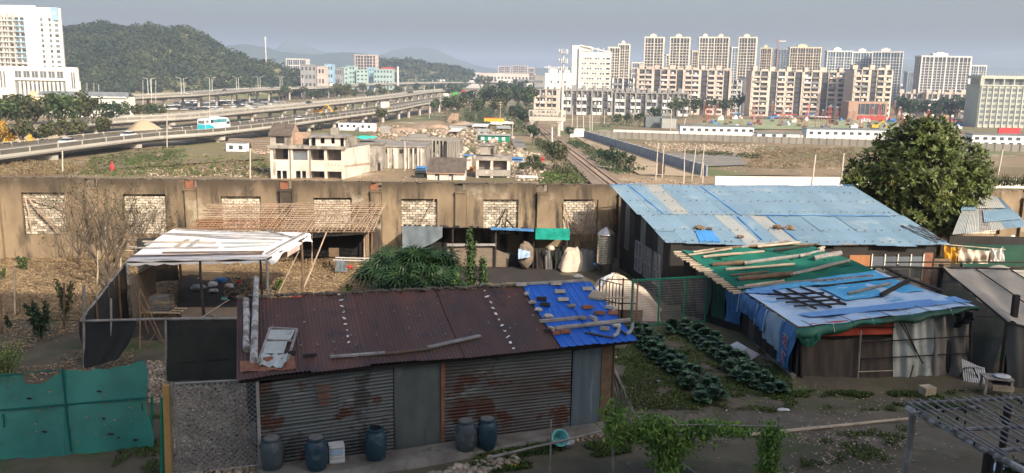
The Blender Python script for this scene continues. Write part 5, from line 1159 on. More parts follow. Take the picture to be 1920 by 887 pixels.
def frame_house():
    Y=156; a=pv(892,330,Y).x; b=pv(957,330,Y).x; W_=b-a; zb=base_h(Y)-1; Z=lambda py:pv(925,py,Y).z-zb; X=lambda px:pv(px,330,Y).x-(a+b)/2; m=mpp(Y)
    t=thing('ruined_house','small grey two storey open fronted house with roof hut, right of the cottage','house',((a+b)/2,Y,zb))
    bx('back_wall','inner_wall',t,(0,5,Z(297)/2),(W_,.3,Z(297))); bx('side_wall','house_grey',t,(W_/2-.1,2.6,Z(297)/2),(.25,5,Z(297))); bx('side_wall','house_grey',t,(-W_/2+.1,2.6,Z(297)/2),(.25,5,Z(297)))
    bx('inner_wall','inner_wall',t,(0,1.6,Z(311)),(W_*.9,.2,m*16)); bx('roof_slab','house_grey',t,(0,2.5,Z(298)),(W_+.3,5.4,m*6)); bx('balcony_wall','house_grey',t,(0,-.1,Z(324)),(W_,.3,m*12)); bx('floor_slab','concrete_dark',t,(0,2.5,Z(330)),(W_,4.8,.2))
    for px in (895,922,953): bx('column','house_white',t,(X(px),.1,Z(297)/2),(m*5,.5,Z(297)))
    bx('dark_back','opening_dark',t,(X(938),2,Z(338)),(m*26,.1,m*18)); bx('door_panel','inner_wall',t,(X(908),1.5,Z(338)),(m*20,.1,m*18))
    bx('roof_hut','house_grey',t,(X(913),3,Z(283)),(m*28,3,m*18)); bx('hut_roof','roof_slab',t,(X(914),3,Z(273.5)),(m*32,3.6,.25)); bx('hut_door','opening_dark',t,(X(922),1.47,Z(285)),(m*5,.08,m*11))
frame_house()
def green_hut():
    p=G(925,266); t=thing('green_hut','green walled hut with pale roof and white windows in the shanties','hut',tuple(p)); m=mpp(p.y); h=12*m
    bx('wall','green_metal',t,(0,2,h/2),(60*m,4,h)); bx('roof','dusty_tin',t,(0,2,h+.1),(64*m,5,.2))
    for k in range(4): bx('window','hut_white',t,((-20+k*13)*m,-.03,h*.5),(6*m,.1,h*.45)); 
    bx('door','opening_dark',t,(-27*m,-.03,h*.4),(4*m,.1,h*.75))
green_hut()
# shanty clutter: huts and sheets among the ruins
sh=[(900,243,28,9,'tower_white'),(860,247,30,8,'dusty_tin'),(930,240,24,10,'paint_white'),(945,246,26,8,'dusty_tin'),(905,252,24,8,'dusty_tin'),(948,238,30,9,'paint_white'),(852,252,20,9,'paint_white'),(880,240,12,8,'wood_grey'),(990,240,12,8,'plywood')]
for i,(px,pb,w_,h_,mn) in enumerate(sh):
    p=G(px,pb); m=mpp(p.y); t=thing('shanty','low pale roofed shanty in the cluster around the green hut','hut',tuple(p),'shanties around the green hut',rn.uniform(-.2,.2)); bx('wall','inner_wall',t,(0,2,h_*m*.4),(w_*m*.9,4,h_*m*.8)); bx('roof',mn,t,(0,1.8,h_*m*.85),(w_*m,5.4,.15),rot=(.12,rn.uniform(-.05,.05),0)); bx('door','opening_dark',t,(rn.uniform(-.3,.3)*w_*m,-.03,h_*m*.3),(1,.1,h_*m*.6))
q=G(926,237); m=mpp(q.y); t=thing('crane_truck','yellow bodied lorry with long red edged boom lying among the shanties','truck',tuple(q)); bx('boom','machine_yellow',t,(0,0,2.6),(36*m,1.4,6*m)); bx('boom_edge','red_steel',t,(-2*m,0,2.7+3*m),(32*m,1.2,.3)); bx('cab','machine_yellow',t,(15*m,0,1.4),(8*m,2,2.6)); bx('wheels','rubber',t,(0,0,.5),(24*m,1.8,.8))
q=G(848,229); m=mpp(q.y); t=thing('brick_stack','tan stacked block pile with stepped top near the flyover','stack',tuple(q)); 
for k in range(5): bx('layer','house_brickwork',t,(k*.25,1.5,.45+k*.75),(22*m-k*.5,3-k*.1,.7))
for i,(px,pb,w_,h_,mn,l) in enumerate([(812,300,24,13,'hut_white','pale blue grey tent shed right of the striped ruin'),(836,300,12,12,'brick_red','rust red doorway shed right of the pale tent'),(855,302,22,14,'house_white','broken white wall piece above the cottage roof'),(788,335,18,14,'black_net_thin','dark covered stack left of the cottage'),(790,322,18,9,'cloth_blue','blue sheeted box beside the cottage'),(880,318,9,22,'house_white','narrow white upright hut between cottage and open house'),(884,322,7,8,'cloth_orange','orange box between the cottage and open house'),(878,296,20,5,'cloth_blue','blue and red tarp roof left of the open house'),(968,304,24,8,'cloth_blue','blue sheet pile right of the open house'),(1012,303,16,7,'cloth_red','red sheet pile near the track side bushes'),(990,336,34,5,'tower_white','long white coping wall right of the open house'),(815,282,16,7,'cloth_red','red sheets lying above the pale tent shed'),(980,318,6,14,'stone_pale','small pale hut beside the bushes')]):
    p=G(px,pb); m=mpp(p.y); b=MB(); sd=i
    b.slab([(p.x-w_*m/2,p.y-1,p.z),(p.x+w_*m/2,p.y-1,p.z),(p.x+w_*m*.48,p.y-1,p.z+h_*m*.9),(p.x,p.y-1,p.z+h_*m*1.05),(p.x-w_*m*.5,p.y-1,p.z+h_*m*.8)],2.5,(0,1,0)); b.box((p.x,p.y+.2,p.z+h_*m*.95),(w_*m*1.08,3.2,.12),rn.uniform(-.1,.1)); one(b,['tent_shed','doorway_shed','wall_piece','covered_stack','sheeted_box','upright_hut','orange_box','tarp_roof','sheet_pile','sheet_pile','coping_wall','sheet_pile','small_hut'][i],mn,l,'shed' if i not in (2,10) else 'wall piece')
for i in range(3):
    p=G(490-i*22,281-i*2); b=MB()
    for k in range(5):
        for j in range(3): b.box((p.x+rn.uniform(-.1,.1),p.y+j,p.z+.25+k*.45),(4.6,.8,.38),.05)
    one(b,'timber_stack','plywood','stack of tan boards behind the ruined house, left side','timber stack','board stacks left of the ruined house')
q=G(211,322); b=MB().blob(tuple(q+Vector((0,0,.6))),(.4,.4,.95),3,.15); b.blob(tuple(q+Vector((0,0,1.6))),(.22,.2,.25),4,.1); one(b,'red_bundle','cloth_red','upright red cloth bundle behind the bare tree','bundle')
# rubble over the demolition ground: real chunks, one mass per field
def rubble(name,label,pts,n,s,matname,seed,kind='stuff',ybase=None):
    rng=np.random.default_rng(seed); pts=[Vector(p) for p in pts]
    base=np.array([[-1,-1,-1],[1,-1,-1],[1,1,-1],[-1,1,-1],[-.8,-.7,1],[.7,-.8,1],[.8,.8,1],[-.7,.7,1]])*.5
    F0=np.array([[0,3,2,1],[4,5,6,7],[0,1,5,4],[1,2,6,5],[2,3,7,6],[3,0,4,7]])
    Vs=[];Fs=[]
    for k in range(n):
        u,v=rng.uniform(0,1,2); p=(pts[0].lerp(pts[1],u)).lerp(pts[3].lerp(pts[2],u),v); z=base_h(p.y) if p.y>47.4 else 0
        sz=s*rng.uniform(.3,1)**1.5*np.array([rng.uniform(.6,1.6),rng.uniform(.6,1.2),rng.uniform(.3,.8)])
        e=Euler(tuple(rng.uniform(-.5,.5,3)*np.array([1,1,6]))).to_matrix(); V=(base+rng.uniform(-.12,.12,(8,3)))*sz@np.array(e).T+np.array([p.x,p.y,z+sz[2]*.35]); Vs.append(V); Fs.append(F0+8*k)
    o=bpy.data.objects.new(name,npmesh(name,np.concatenate(Vs),np.concatenate(Fs),matname)); COL.objects.link(o); tag(o,label,'rubble',kind='stuff')
rubble('rubble','broken bricks and slabs strewn around the ruined houses',[G(670,320),G(800,320),G(805,344),G(676,344)],700,.45,'rubble_dim',1)
rubble('rubble','pale rubble along the back of the old wall',[G(280,316),G(500,314),G(505,332),G(270,334)],900,.4,'rubble',2)
rubble('rubble','rubble heaps around the shanties',[G(690,240),G(900,240),G(960,290),G(700,275)],1100,.8,'rubble_dim',3)
rubble('rubble','stony heaps on the far part of the levelled site',[G(1200,268),G(1430,272),G(1470,288),G(1240,284)],1500,.6,'rubble_dim',4)
rubble('rubble','scattered stones on the near part of the levelled site',[G(1310,305),G(1560,300),G(1700,325),G(1360,325)],500,.35,'rubble',5)
rubble('rubble','brown clods and debris around the white hut cabins',[G(340,284),G(500,270),G(505,290),G(350,300)],700,.6,'rubble_dim',6)
rubble('rubble','loose debris beside the railway, near part',[G(1165,325),G(1260,322),G(1330,345),G(1170,348)],500,.3,'rubble_dim',7)
rubble('rubble','broken wall pieces and slabs between the ruins',[G(690,236),G(960,240),G(985,300),G(800,300)],380,1.7,'rubble',9)
rubble('rubble','dark debris between the ruins',[G(690,236),G(960,240),G(985,330),G(690,320)],420,1.1,'dry_weed',10)
rubble('rubble','debris among the huts right of the open house',[G(955,280),G(1010,290),G(1030,340),G(960,340)],700,.7,'rubble',8)
for i,(px,pb,w_,h_) in enumerate([(760,246,12,1.6),(790,242,13,2),(820,240,11,1.7),(740,254,9,1.2),(840,250,9,1.4),(300,294,7,1),(870,234,12,1.6)]): heap(px,pb,w_,h_,'gravel_bed' if i%2 else 'house_brickwork','earth and rubble heap on the demolition ground',seed=i+10,name='rubble_heap').__setitem__('group','heaps on the demolition ground')
# haze of the valley air
def haze():
    b=MB().box((0,4700,85),(24000,9800,204)); o=b.build('haze','valley_soil'); o.data.materials.clear()
    m=bpy.data.materials.new('haze'); m.use_nodes=True; n=m.node_tree; n.nodes.clear(); out=n.nodes.new('ShaderNodeOutputMaterial'); v=n.nodes.new('ShaderNodeVolumePrincipled')
    v.inputs['Color'].default_value=(.63,.76,.97,1); v.inputs['Density'].default_value=HAZE; v.inputs['Anisotropy'].default_value=.1
    n.links.new(v.outputs[0],out.inputs['Volume']); o.data.materials.append(m); tag(o,kind='stuff')
HAZE=.00025
# ================================================================ THE YARD
def proj(P):
    v=Vector(P)-Vector((0,0,CAMH)); return 960+F_PX*v.dot(RR)/v.dot(_F),443.5-F_PX*v.dot(UU)/v.dot(_F)
def vplane(px,py,A,B):
    """where the pixel's ray meets the upright plane through ground points A and B"""
    A=Vector(A);B=Vector(B); d=B-A; n=Vector((d.y,-d.x,0)); r=ray(px,py); t=n.dot(A-Vector((0,0,CAMH)))/n.dot(r); return Vector((0,0,CAMH))+r*t
def bil(A,B,C,D):
    A,B,C,D=map(Vector,(A,B,C,D))
    return lambda u,v:(A.lerp(B,u)).lerp(D.lerp(C,u),v)
def inv(fn,px,py):
    u,v,s=.5,.5,.5
    for _ in range(14):
        best=min(((proj(fn(u+a*s,v+b*s)),u+a*s,v+b*s) for a in (-1,-.5,0,.5,1) for b in (-1,-.5,0,.5,1)),key=lambda q:(q[0][0]-px)**2+(q[0][1]-py)**2)
        u,v=best[1],best[2]; s*=.6
    return u,v
def corr(t,fn,u0,u1,v0,v1,matname,pitch=.1,amp=.012,dz=0,name='roof_sheet',trap=False,nv=5,wob=0,sd=0,thick=0):
    """one corrugated sheet on the surface fn, ridges running along v"""
    w_=(fn(u1,v0)-fn(u0,v0)).length; nw=max(2,int(w_/pitch)); ns=nw*4; mb=MB(); rg=random.Random(sd); a,b,c=[rg.uniform(-1,1) for _ in range(3)]
    def f(u,v):
        uu=u0+(u1-u0)*u; vv=v0+(v1-v0)*v; p=fn(uu,vv); ph=(u*nw)%1
        z=amp*(1 if (ph<.22) else 0) if trap else amp*math.sin(2*math.pi*u*nw)
        return p+Vector((0,0,dz+z+wob*(a*u+b*v*(1-u)+c*math.sin(3*u+2*v))))
    mb.patch(f,ns,nv,thick); return mb.build(name,matname,t,smooth=not trap)
def hcorr(t,A,B,z0a,z1a,z0b,z1b,matname,pitch=.076,amp=.016,name='wall_sheet',off=0,vert=False):
    """corrugated wall sheet between upright lines at A and B; ridges horizontal (or upright)"""
    A=Vector(A);B=Vector(B); d=(B-A); n=Vector((d.y,-d.x,0)).normalized(); mb=MB(); L=d.length
    nr=max(3,int(((z1a-z0a) if not vert else L)/pitch))
    def f(u,v):
        p=A.lerp(B,u); z=(z0a+(z0b-z0a)*u)*(1-v)+(z1a+(z1b-z1a)*u)*v; k=(u if vert else v)*nr
        q=p+n*(off+amp*math.sin(2*math.pi*k)); return (q.x,q.y,z)
    mb.patch(f,*((nr*4,3) if vert else (4,nr*4))); return mb.build(name,matname,t,smooth=True)
def plank(fn,p,q,w_,h_,matname,label,name='plank',cat='plank',lift=.03,group=None,log=0,loc=None):
    """a plank or log lying on surface fn between two pixels"""
    a=fn(*inv(fn,*p))+Vector((0,0,lift+h_/2)); b=fn(*inv(fn,*q))+Vector((0,0,lift+h_/2)); mb=MB()
    if log:
        rg=random.Random(int(p[0])); pts=[a.lerp(b,k/6)+Vector((rg.uniform(-.02,.02),0,rg.uniform(0,.015))) for k in range(7)]; mb.tube(pts,[log*rg.uniform(.85,1.15) for _ in range(7)],8)
    else: mb.bar(a,b,w_,h_)
    return one(mb,name,matname,label,cat,group)
def cloth(name,pts_fn,nu,nv,matname,label,cat='cloth',wr=.03,seed=0,parent=None,group=None,fr=(5,9),dirv=(0,-1,0),thick=.0):
    rg=random.Random(seed); a=[rg.uniform(0,6) for _ in range(6)]; D=Vector(dirv); mb=MB()
    def f(u,v):
        p=Vector(pts_fn(u,v)); w=math.sin(fr[0]*u*3+a[0]+2*v)+.6*math.sin(fr[1]*u*3+a[1]-3*v)+.5*math.sin(7*v+a[2]+4*u)+.3*math.sin(23*u+a[3]+9*v)
        return p+D*wr*w
    mb.patch(f,nu,nv,thick)
    if parent is not None: return mb.build(name,matname,parent,smooth=True)
    return one(mb,name,matname,label,cat,group,smooth=True)
def stick(mb,p,q,r=.02,n=5,wob=.02,sd=0,tip=.7):
    rg=random.Random(sd+int(Vector(p).x*100)); p=Vector(p);q=Vector(q); k=5
    mb.tube([p.lerp(q,i/k)+Vector((rg.uniform(-wob,wob),rg.uniform(-wob,wob),0))*(0<i<k) for i in range(k+1)],[r*(1-(1-tip)*i/k) for i in range(k+1)],n); return mb
Z3=Vector((0,0,1))
# ---------------------------------------------------------------- old compound wall
WA=at(0,485); WB=at(1060,482.5); WD=(WB-WA).normalized(); WN=Vector((WD.y,-WD.x,0))   # WN points to the camera side
def wl(px,py=420): p=vplane(px,py,WA,WB); return (p-WA).dot(WD)
def WP(s,o=0,z=0): p=WA+WD*s+WN*o; return Vector((p.x,p.y,z))
wallT=thing('compound_wall','long weathered concrete wall with bricked up openings closing the yard','wall',tuple(WP(20)))
wang=math.atan2(WD.y,WD.x)
def wbox(name,mn,s0,s1,z0,z1,o0=0,o1=.3): 
    c=WP((s0+s1)/2,-(o0+o1)/2,(z0+z1)/2)-WP(20); return bx(name,mn,wallT,tuple(c),(s1-s0,abs(o1-o0),z1-z0),wang)
ZT=lambda s: 3.72-.0068*(s)        # top of wall
op=[(42,124,361),(232,312,364),(415,490,368),(588,660,371),(752,820,373),(906,972,374),(1056,1121,374)]
ops=[(wl(a,400),wl(b,400),vplane(a,c,WA,WB).z) for a,b,c in op]
pitch=(ops[-1][0]-ops[0][0])/6; wdt=ops[-1][1]-ops[-1][0]
for k in range(1,7): ops.append((ops[6][0]+pitch*k,ops[6][0]+pitch*k+wdt,ops[6][2]))
ops=[(ops[0][0]-pitch*k,ops[0][0]-pitch*k+wdt+.1,ops[0][2]) for k in (3,2,1)]+ops
SILL=1.12; prev=ops[0][0]-3; nb=0
stuffb=MB()
for i,(a,b,z) in enumerate(ops):
    zt=ZT(a); mid=(prev+a)/2
    # wall between openings with a proud pilaster and a brick filled notch above it
    ps=wl([0,0,0,0,176,361,537.5,705.5,863.5,1015.5][i]) if 3<i<10 else mid
    wbox('wall_panel','concrete_old',prev,ps-.27,-.2,ZT(prev)); wbox('wall_panel','concrete_old',ps+.27,a,-.2,zt)
    wbox('pilaster','concrete_old',ps-.25,ps+.25,-.2,zt-.42,-.16,.3); wbox('pilaster_cap','concrete_old',ps-.27,ps+.27,zt-.46,zt-.38,-.2,.3)
    wbox('notch_fill','brick_red' if i in (5,6,7) else 'concrete_cap',ps-.26,ps+.1,zt-.38,zt-.04,.12,.3)
    wbox('lintel','concrete_old',a+.002,b-.002,z,ZT(b)-.002); wbox('sill_wall','concrete_old',a+.002,b-.002,-.2,SILL,.003)
    prev=b
    wbox('infill_back','mortar',a,b,SILL,z,.23,.3)
    bw,bh=.262,.118; ny=int((z-SILL)/bh); vis=i in (3,7,8)
    for j in range(ny):
        s=a+.02-(bw/2 if j%2 else 0)
        while s<b-.02:
            s0=max(s,a+.01); s1=min(s+bw-.024,b-.01); s+=bw
            if s1-s0<.06: continue
            zz=SILL+j*bh+.006; o=.165+rn.uniform(-.02,.02)
            if vis and nb<300: nb+=1; wbox('brick','brick_white',s0,s1,zz,zz+bh-.02,o,.235)
            else: c=WP((s0+s1)/2,-(o+.235)/2,zz+bh/2); stuffb.box(tuple(c),(s1-s0,.235-o,bh-.02),wang)
wbox('wall_panel','concrete_old',prev,prev+8,-.2,ZT(prev))
stuffb.build('bricks','brick_white',wallT,kind='stuff')
# broken edge of mortar and stones along the top
mb=MB()
for k in range(420):
    s=ops[0][0]-3+k*(prev+10-ops[0][0])/420; mb.blob(tuple(WP(s,-.15+rn.uniform(-.1,.1),ZT(s)+rn.uniform(-.03,.015))),(.12,.13,rn.uniform(.015,.05)),k,.3)
mb.build('crumbled_edge','concrete_cap',wallT,kind='stuff')
# sticks leaning in the openings
def bundle(name,label,pairs,r,mn,cat='sticks',group=None,sd=0):
    t=thing(name,label,cat,tuple(Vector(pairs[0][0])),group)
    for i,(p,q) in enumerate(pairs): stick(MB(),p,q,r*rn.uniform(.7,1.2),5,.03,i+sd).build('stick',mn,t)
def wv(px,py,o=.12): return vplane(px,py,WA+WN*o,WB+WN*o)
bundle('stick_bundle','dry sticks fanned against the left jamb of the opening next to the blue shed',[(wv(1062+k*7,441),wv(1057+k*1.4,378+k*5)) for k in range(7)],.028,'bamboo_tan')
bundle('stick_bundle','dry sticks leaning against the right jamb beside the blue shed',[(wv(1090+k*4,452),wv(1106+k*2.6,378-k)) for k in range(6)],.03,'bamboo_tan')
bundle('stick_bundle','bent pale branches crossing in the leftmost opening of the wall',[(wv(44,365),wv(120,390)),(wv(50,368),wv(112,437)),(wv(48,372),wv(60,437)),(wv(122,365),wv(116,432)),(wv(54,374),wv(108,438))],.035,'bamboo_tan')
bundle('stick_bundle','two short sticks standing in the opening left of the low shed',[(wv(757,434),wv(756,418)),(wv(762,434),wv(761,417)),(wv(780,434),wv(782,408)),(wv(783,434),wv(815,372))],.03,'bamboo_tan')
bundle('stick_bundle','dark plank and wire loop leaning in the opening above the low shed roof',[(wv(948,436),wv(950,392)),(wv(950,412),wv(972,440)),(wv(926,436),wv(948,392))],.045,'wood_dark')

# ---------------------------------------------------------------- rusty shed
SA=at(488,886); SB=at(1146,793)
shed=thing('rusty_shed','long low shed with rusty corrugated roof and a blue roof end','shed',tuple(SA))
sp=lambda px,py=840: vplane(px,py,SA,SB)
def seg(px0,px1): a=sp(px0);b=sp(px1); a.z=b.z=0; return a,b
ra=at(447,712,2.22); rb=at(1192,637,2.27); rc=at(1107,531,2.8); rd=at(447,560,2.95)
def roofR(u,v):
    p=bil(ra,rb,rc,rd)(u,v); return p+Vector((0,0,-.10*math.sin(math.pi*v)*.5 + .05*math.sin(math.pi*min(1,u/.55))*(1-v)))
us=[0,.045,.165,.29,.415,.535,.66,.79]
for k in range(7): corr(shed,roofR,us[k]-.004,us[k+1]+.008,-.01+rn.uniform(-.012,.012),1+rn.uniform(-.015,.015),'rust_roof',.085,.013,.006*(k%2),sd=k,wob=.012)
corr(shed,roofR,.785,.90,-.015,1.0,'blue_plastic_tin',.2,.022,.02,trap=True,nv=4); corr(shed,roofR,.893,1.0,-.03,1.01,'blue_plastic_tin',.2,.022,.024,trap=True,nv=4)
a,b=seg(488,640); hcorr(shed,a,b,.95,2.05,.95,2.1,'tin_wall',off=.0); a,b=seg(636,738); hcorr(shed,a,b,1.0,2.1,1.0,2.15,'tin_wall',off=.012)
a,b=seg(488,738); hcorr(shed,a,b,.03,1.0,.06,1.05,'tin_wall',off=.022)
a,b=seg(832,1066); hcorr(shed,a,b,1.0,2.2,.92,2.15,'tin_rusty',off=.012); hcorr(shed,a,b,.06,1.04,.06,.96,'tin_rusty',off=.026)
def flatpanel(t,px0,px1,z0,z1,mn,off,name,th=.03):
    a,b=seg(px0,px1); n=Vector((b.y-a.y,a.x-b.x,0)).normalized(); mb=MB().slab([a+n*off+Z3*z0,b+n*off+Z3*z0,b+n*off+Z3*z1,a+n*off+Z3*z1],th,tuple(-n)); return mb.build(name,mn,t)
flatpanel(shed,740,828,.06,2.1,'tin_door',.01,'door'); flatpanel(shed,1122,1146,.0,2.15,'wood_brown',.0,'end_panel')
flatpanel(shed,826,833,0,2.15,'rust_sheet',.05,'door_post',.07); flatpanel(shed,484,490,0,2.1,'wood_grey',.05,'corner_post',.07)
a,b=seg(1068,1120); hcorr(shed,a,b,.03,2.05,.03,2.05,'tin_blue_grey',.3,.012,'side_door',.03,True)
# back and side walls, dark inside
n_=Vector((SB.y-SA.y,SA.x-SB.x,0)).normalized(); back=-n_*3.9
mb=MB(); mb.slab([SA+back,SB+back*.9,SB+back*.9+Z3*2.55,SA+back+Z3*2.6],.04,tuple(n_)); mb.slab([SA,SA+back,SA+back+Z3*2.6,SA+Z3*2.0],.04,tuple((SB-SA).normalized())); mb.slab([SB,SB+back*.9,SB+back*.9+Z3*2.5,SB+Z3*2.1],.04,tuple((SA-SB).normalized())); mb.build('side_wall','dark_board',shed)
mb=MB(); mb.bar(roofR(.0,.03)-Z3*.09,roofR(1,.03)-Z3*.09,.08,.08); mb.build('eave_beam','wood_dark',shed)
# basketball-net like red cord on the wall, padlock
mb=MB()
for k in range(7): p=sp(594+k*4,718); q=sp(600+k*2.4,760); mb.bar(p+n_*.06,q+n_*.06,.012)
for k in range(2): mb.bar(sp(594,728+k*14)+n_*.06,sp(620,726+k*14)+n_*.06,.012)
one(mb,'cord_net','rust_steel','small red cord net hanging on the corrugated wall','net')
# concrete ledge before the shed
mb=MB(); L0=at(480,889); L1=at(1135,800); L2=at(1140,815); L3=at(500,925)
def lf(u,v):
    p=bil(L0,L1,L2,L3)(u,v); return (p.x,p.y+.06*math.sin(9*u)*v,.15+.02*math.sin(13*u+4*v) if v<.93 else -.1)
mb.patch(lf,40,15); struct(mb,'concrete_ledge','ledge_concrete',True)

# things on the roof
g='stones and bricks weighing down the blue roof'
def rock(px,py,wpx,kind,rot=0,label='',name=None,h=.09,fn=roofR,aspect=.45):
    u,v=inv(fn,px,py); p=fn(u,v); m=p.y/F_PX/math.cos(PITCH); w_=wpx*m; mb=MB(); M=Matrix.Rotation(rot,3,'Z')@Matrix.Rotation(-.16,3,'X')
    if kind in('stone','stone_pale'): mb.blob((0,0,0),(w_/2,w_*.33,h*.7),int(px),.22,2)
    else: 
        mb.box((0,0,0),(w_,w_*aspect,h))
    mb.v=[tuple(M@Vector(q)+p+Vector((0,0,h*.6+.03))) for q in mb.v]; mn={'block':'stone_pale','dark':'wood_dark','brick':'brick_red','stone':'stone','stone_pale':'stone_pale','tan':'wood_pale','orange':'brick_red'}[kind]
    return one(mb,name or {'block':'concrete_block','dark':'dark_brick','brick':'red_brick','stone':'stone','stone_pale':'stone','tan':'stone','orange':'red_brick'}[kind],mn,label,'stone' if 'stone' in kind or kind=='tan' else 'brick')
Bz=lambda x,y:(940+x/4.93,500+y/4.93)
for x,y,w_,k,r,l in [(185,190,20,'block',.1,'pale block at the top left corner of the blue roof'),(230,275,15,'stone_pale',1.9,'rounded white block tilted near the left edge of the blue roof'),(540,255,20,'block',.15,'white block in the upper middle of the blue roof'),(570,328,20,'block',.2,'white block just below another in the middle of the blue roof'),(795,228,19,'block',.1,'white block near the upper right edge of the blue roof'),(1005,405,19,'block',-.6,'white block slanting near the right edge of the blue roof'),(850,505,18,'block',-1.0,'white block pointing down slope above the long log'),(1065,578,19,'stone_pale',.2,'white bundle beside the right end of the log'),
 (372,322,18,'dark',.15,'black brick left of the two white blocks'),(285,358,16,'stone',.1,'dark grey stone at the left edge of the blue roof'),(405,375,19,'dark',.0,'dark mottled brick beside the grey stone'),(505,180,20,'tan',.1,'tan stone under the ridge plank'),(650,390,17,'stone',.1,'flat grey stone in the centre of the blue roof'),(340,425,16,'stone_pale',.3,'grey stone near the left edge, midway down the blue roof'),(430,487,20,'stone_pale',.2,'flat grey stone just above the short grey beam'),(760,505,15,'stone',.8,'grey stone at the right end of the short grey beam'),(955,600,17,'tan',.0,'sand coloured stone below the log'),
 (795,400,20,'brick',.2,'red brick right of the flat grey stone'),(905,455,20,'brick',.05,'dark red brick above the right half of the log'),(1030,452,20,'brick',.05,'dark red brick at the right edge of the blue roof'),(590,628,21,'orange',.2,'orange brick at the lower left of the blue roof'),(505,640,14,'orange',.3,'short brick piece left of the orange brick'),(462,603,15,'tan',-1.0,'brown block leaning across the bricks at the lower left')]:
    rock(*Bz(x,y),w_,k,r,l).__setitem__('group',g)
u_,v_=inv(roofR,*Bz(885,300)); p=roofR(u_,v_); mb=MB(); mb.slab([p+Vector((-.27,-.1,.03)),p+Vector((.1,-.25,.03)),p+Vector((.3,.02,.1)),p+Vector((-.1,.2,.16))],.06,(0,0,1)); one(mb,'cardboard_piece','wood_pale','folded brown board piece on the right side of the blue roof','cardboard')
plank(roofR,Bz(125,180),Bz(775,145),.12,.05,'wood_grey','grey plank lying along the top of the blue roof'); rock(*Bz(705,122),22,'stone_pale',.1,'grey slab on the right end of the ridge plank',h=.1)
plank(roofR,Bz(355,527),Bz(740,490),.1,.07,'wood_grey','short pale grey beam across the blue roof'); plank(roofR,Bz(500,603),Bz(1185,525),0,.1,'wood_grey','long twisted weathered log across the lower blue roof','log','log',log=.06)
plank(roofR,Bz(395,615),Bz(560,595),.07,.07,'wood_dark','dark short timber at the left end of the log')
mb=MB(); pts=[roofR(*inv(roofR,*Bz(x,y)))+Z3*.06 for x,y in [(770,632),(850,645),(930,662),(1030,680)]]; mb.tube(pts,[.025,.03,.03,.02],6); one(mb,'sickle','dark_metal','black curved iron bar at the lower blue roof','iron bar')
for s,l in (((1030,680),'grey curved blade at the lower right of the blue roof'),((1155,655),'grey curved blade at the right corner of the blue roof')):
    x,y=s; mb=MB(); pts=[roofR(*inv(roofR,*Bz(x+a,y+b)))+Z3*(.09+c) for a,b,c in ((0,0,0),(35,-18,.02),(52,-42,.06),(58,-64,.1))]; mb.tube(pts,[.045,.05,.045,.03],6); one(mb,'curved_blade','wire_grey',l,'blade')
mb=MB(); pts=[roofR(*inv(roofR,*Bz(x,y)))+Z3*.07 for x,y in [(1080,600),(1120,630),(1155,655)]]; mb.tube(pts,.025,6); one(mb,'bent_rod','dark_metal','black bent rod near the right corner of the blue roof','rod')
plank(roofR,(619,673),(722,665),.11,.04,'wood_grey','white weathered plank lying along the eave, left one'); plank(roofR,(722,667),(806,657),.1,.03,'wood_brown','dark weathered plank between the two white eave planks'); plank(roofR,(803,655),(900,633),.13,.04,'wood_grey','white weathered plank slanting up the roof, right one')
plank(roofR,(568,671),(594,669),.08,.05,'wood_dark','short dark timber piece left of the eave planks')
plank(roofR,(461,570),(463,662),0,.12,'bark_white','thick short log with peeling white bark on the rusty roof','log','log',log=.085)
mb=MB(); a=roofR(*inv(roofR,476,685))+Z3*.1; b=roofR(*inv(roofR,480,560))+Z3*.12; c=b+(b-a)*.3; mb.tube([a,a.lerp(b,.5)+Z3*.01,b,c],[.085,.08,.075,.065],9); one(mb,'log','bark_white','long pale log sticking up past the ridge at the left end','log')
# wooden shutter and torn sheet
def shutter():
    t=thing('wooden_shutter','weathered grey slatted shutter lying on the rusty roof','shutter',tuple(roofR(.06,.2)))
    P=lambda x,y,l=.06:roofR(*inv(roofR,x,y))+Z3*l
    for (a,b) in (((507,619),(558,622)),((507,620),(484,686)),((557,623),(540,680)),((498,641),(550,644))): MB().bar(P(*a),P(*b),.06,.04).build('frame_bar','wood_grey',t)
    for k in range(9):
        x=509+k*5.2; MB().bar(P(x,624,.07),P(x-8,642,.07),.06,.015).build('slat','dirty_white_sheet',t)
        if k<8: MB().bar(P(x-9,646,.07),P(x-16,668,.07),.06,.015).build('slat','dirty_white_sheet',t)
    cloth('torn_paper',bil(P(486,690,.07),P(530,695,.07),P(545,668,.06),P(492,668,.06)),12,8,'dirty_white_sheet','',wr=.02,parent=t,dirv=(0,0,1))
shutter()
P=lambda x,y,l=.03:roofR(*inv(roofR,x,y))+Z3*l
cloth('rust_scrap',bil(P(450,700),P(555,694),P(552,672,.05),P(450,680)),16,6,'rust_sheet','ragged light rust sheet under the shutter at the roof corner','metal sheet',wr=.012,dirv=(0,0,1))
rock(503,680,17,'brick',.5,'single red brick holding down the torn sheet'); rock(547,668,14,'dark',.8,'black block at the right side of the shutter')
mb=MB(); rgs=random.Random(3)
for k in range(60): u,v=rgs.uniform(.05,.78),rgs.uniform(.06,.95); p=roofR(u,v)+Z3*.02; mb.blob(tuple(p),rgs.uniform(.015,.035),k,.3)
one(mb,'pebbles','stone','small pebbles and nail heads scattered on the rusty roof','pebbles',kind='stuff')
mb=MB()
for k in range(70):
    s=k/69; p=roofR(s*.8,1.0)+Vector((rgs.uniform(-.05,.05),rgs.uniform(-.05,.12),.03)); mb.blob(tuple(p),(.1,.09,rgs.uniform(.03,.06)),k,.35)
one(mb,'ridge_mortar','concrete_cap','ragged dark mortar lumps along the shed ridge','mortar',kind='stuff')
mb=MB()
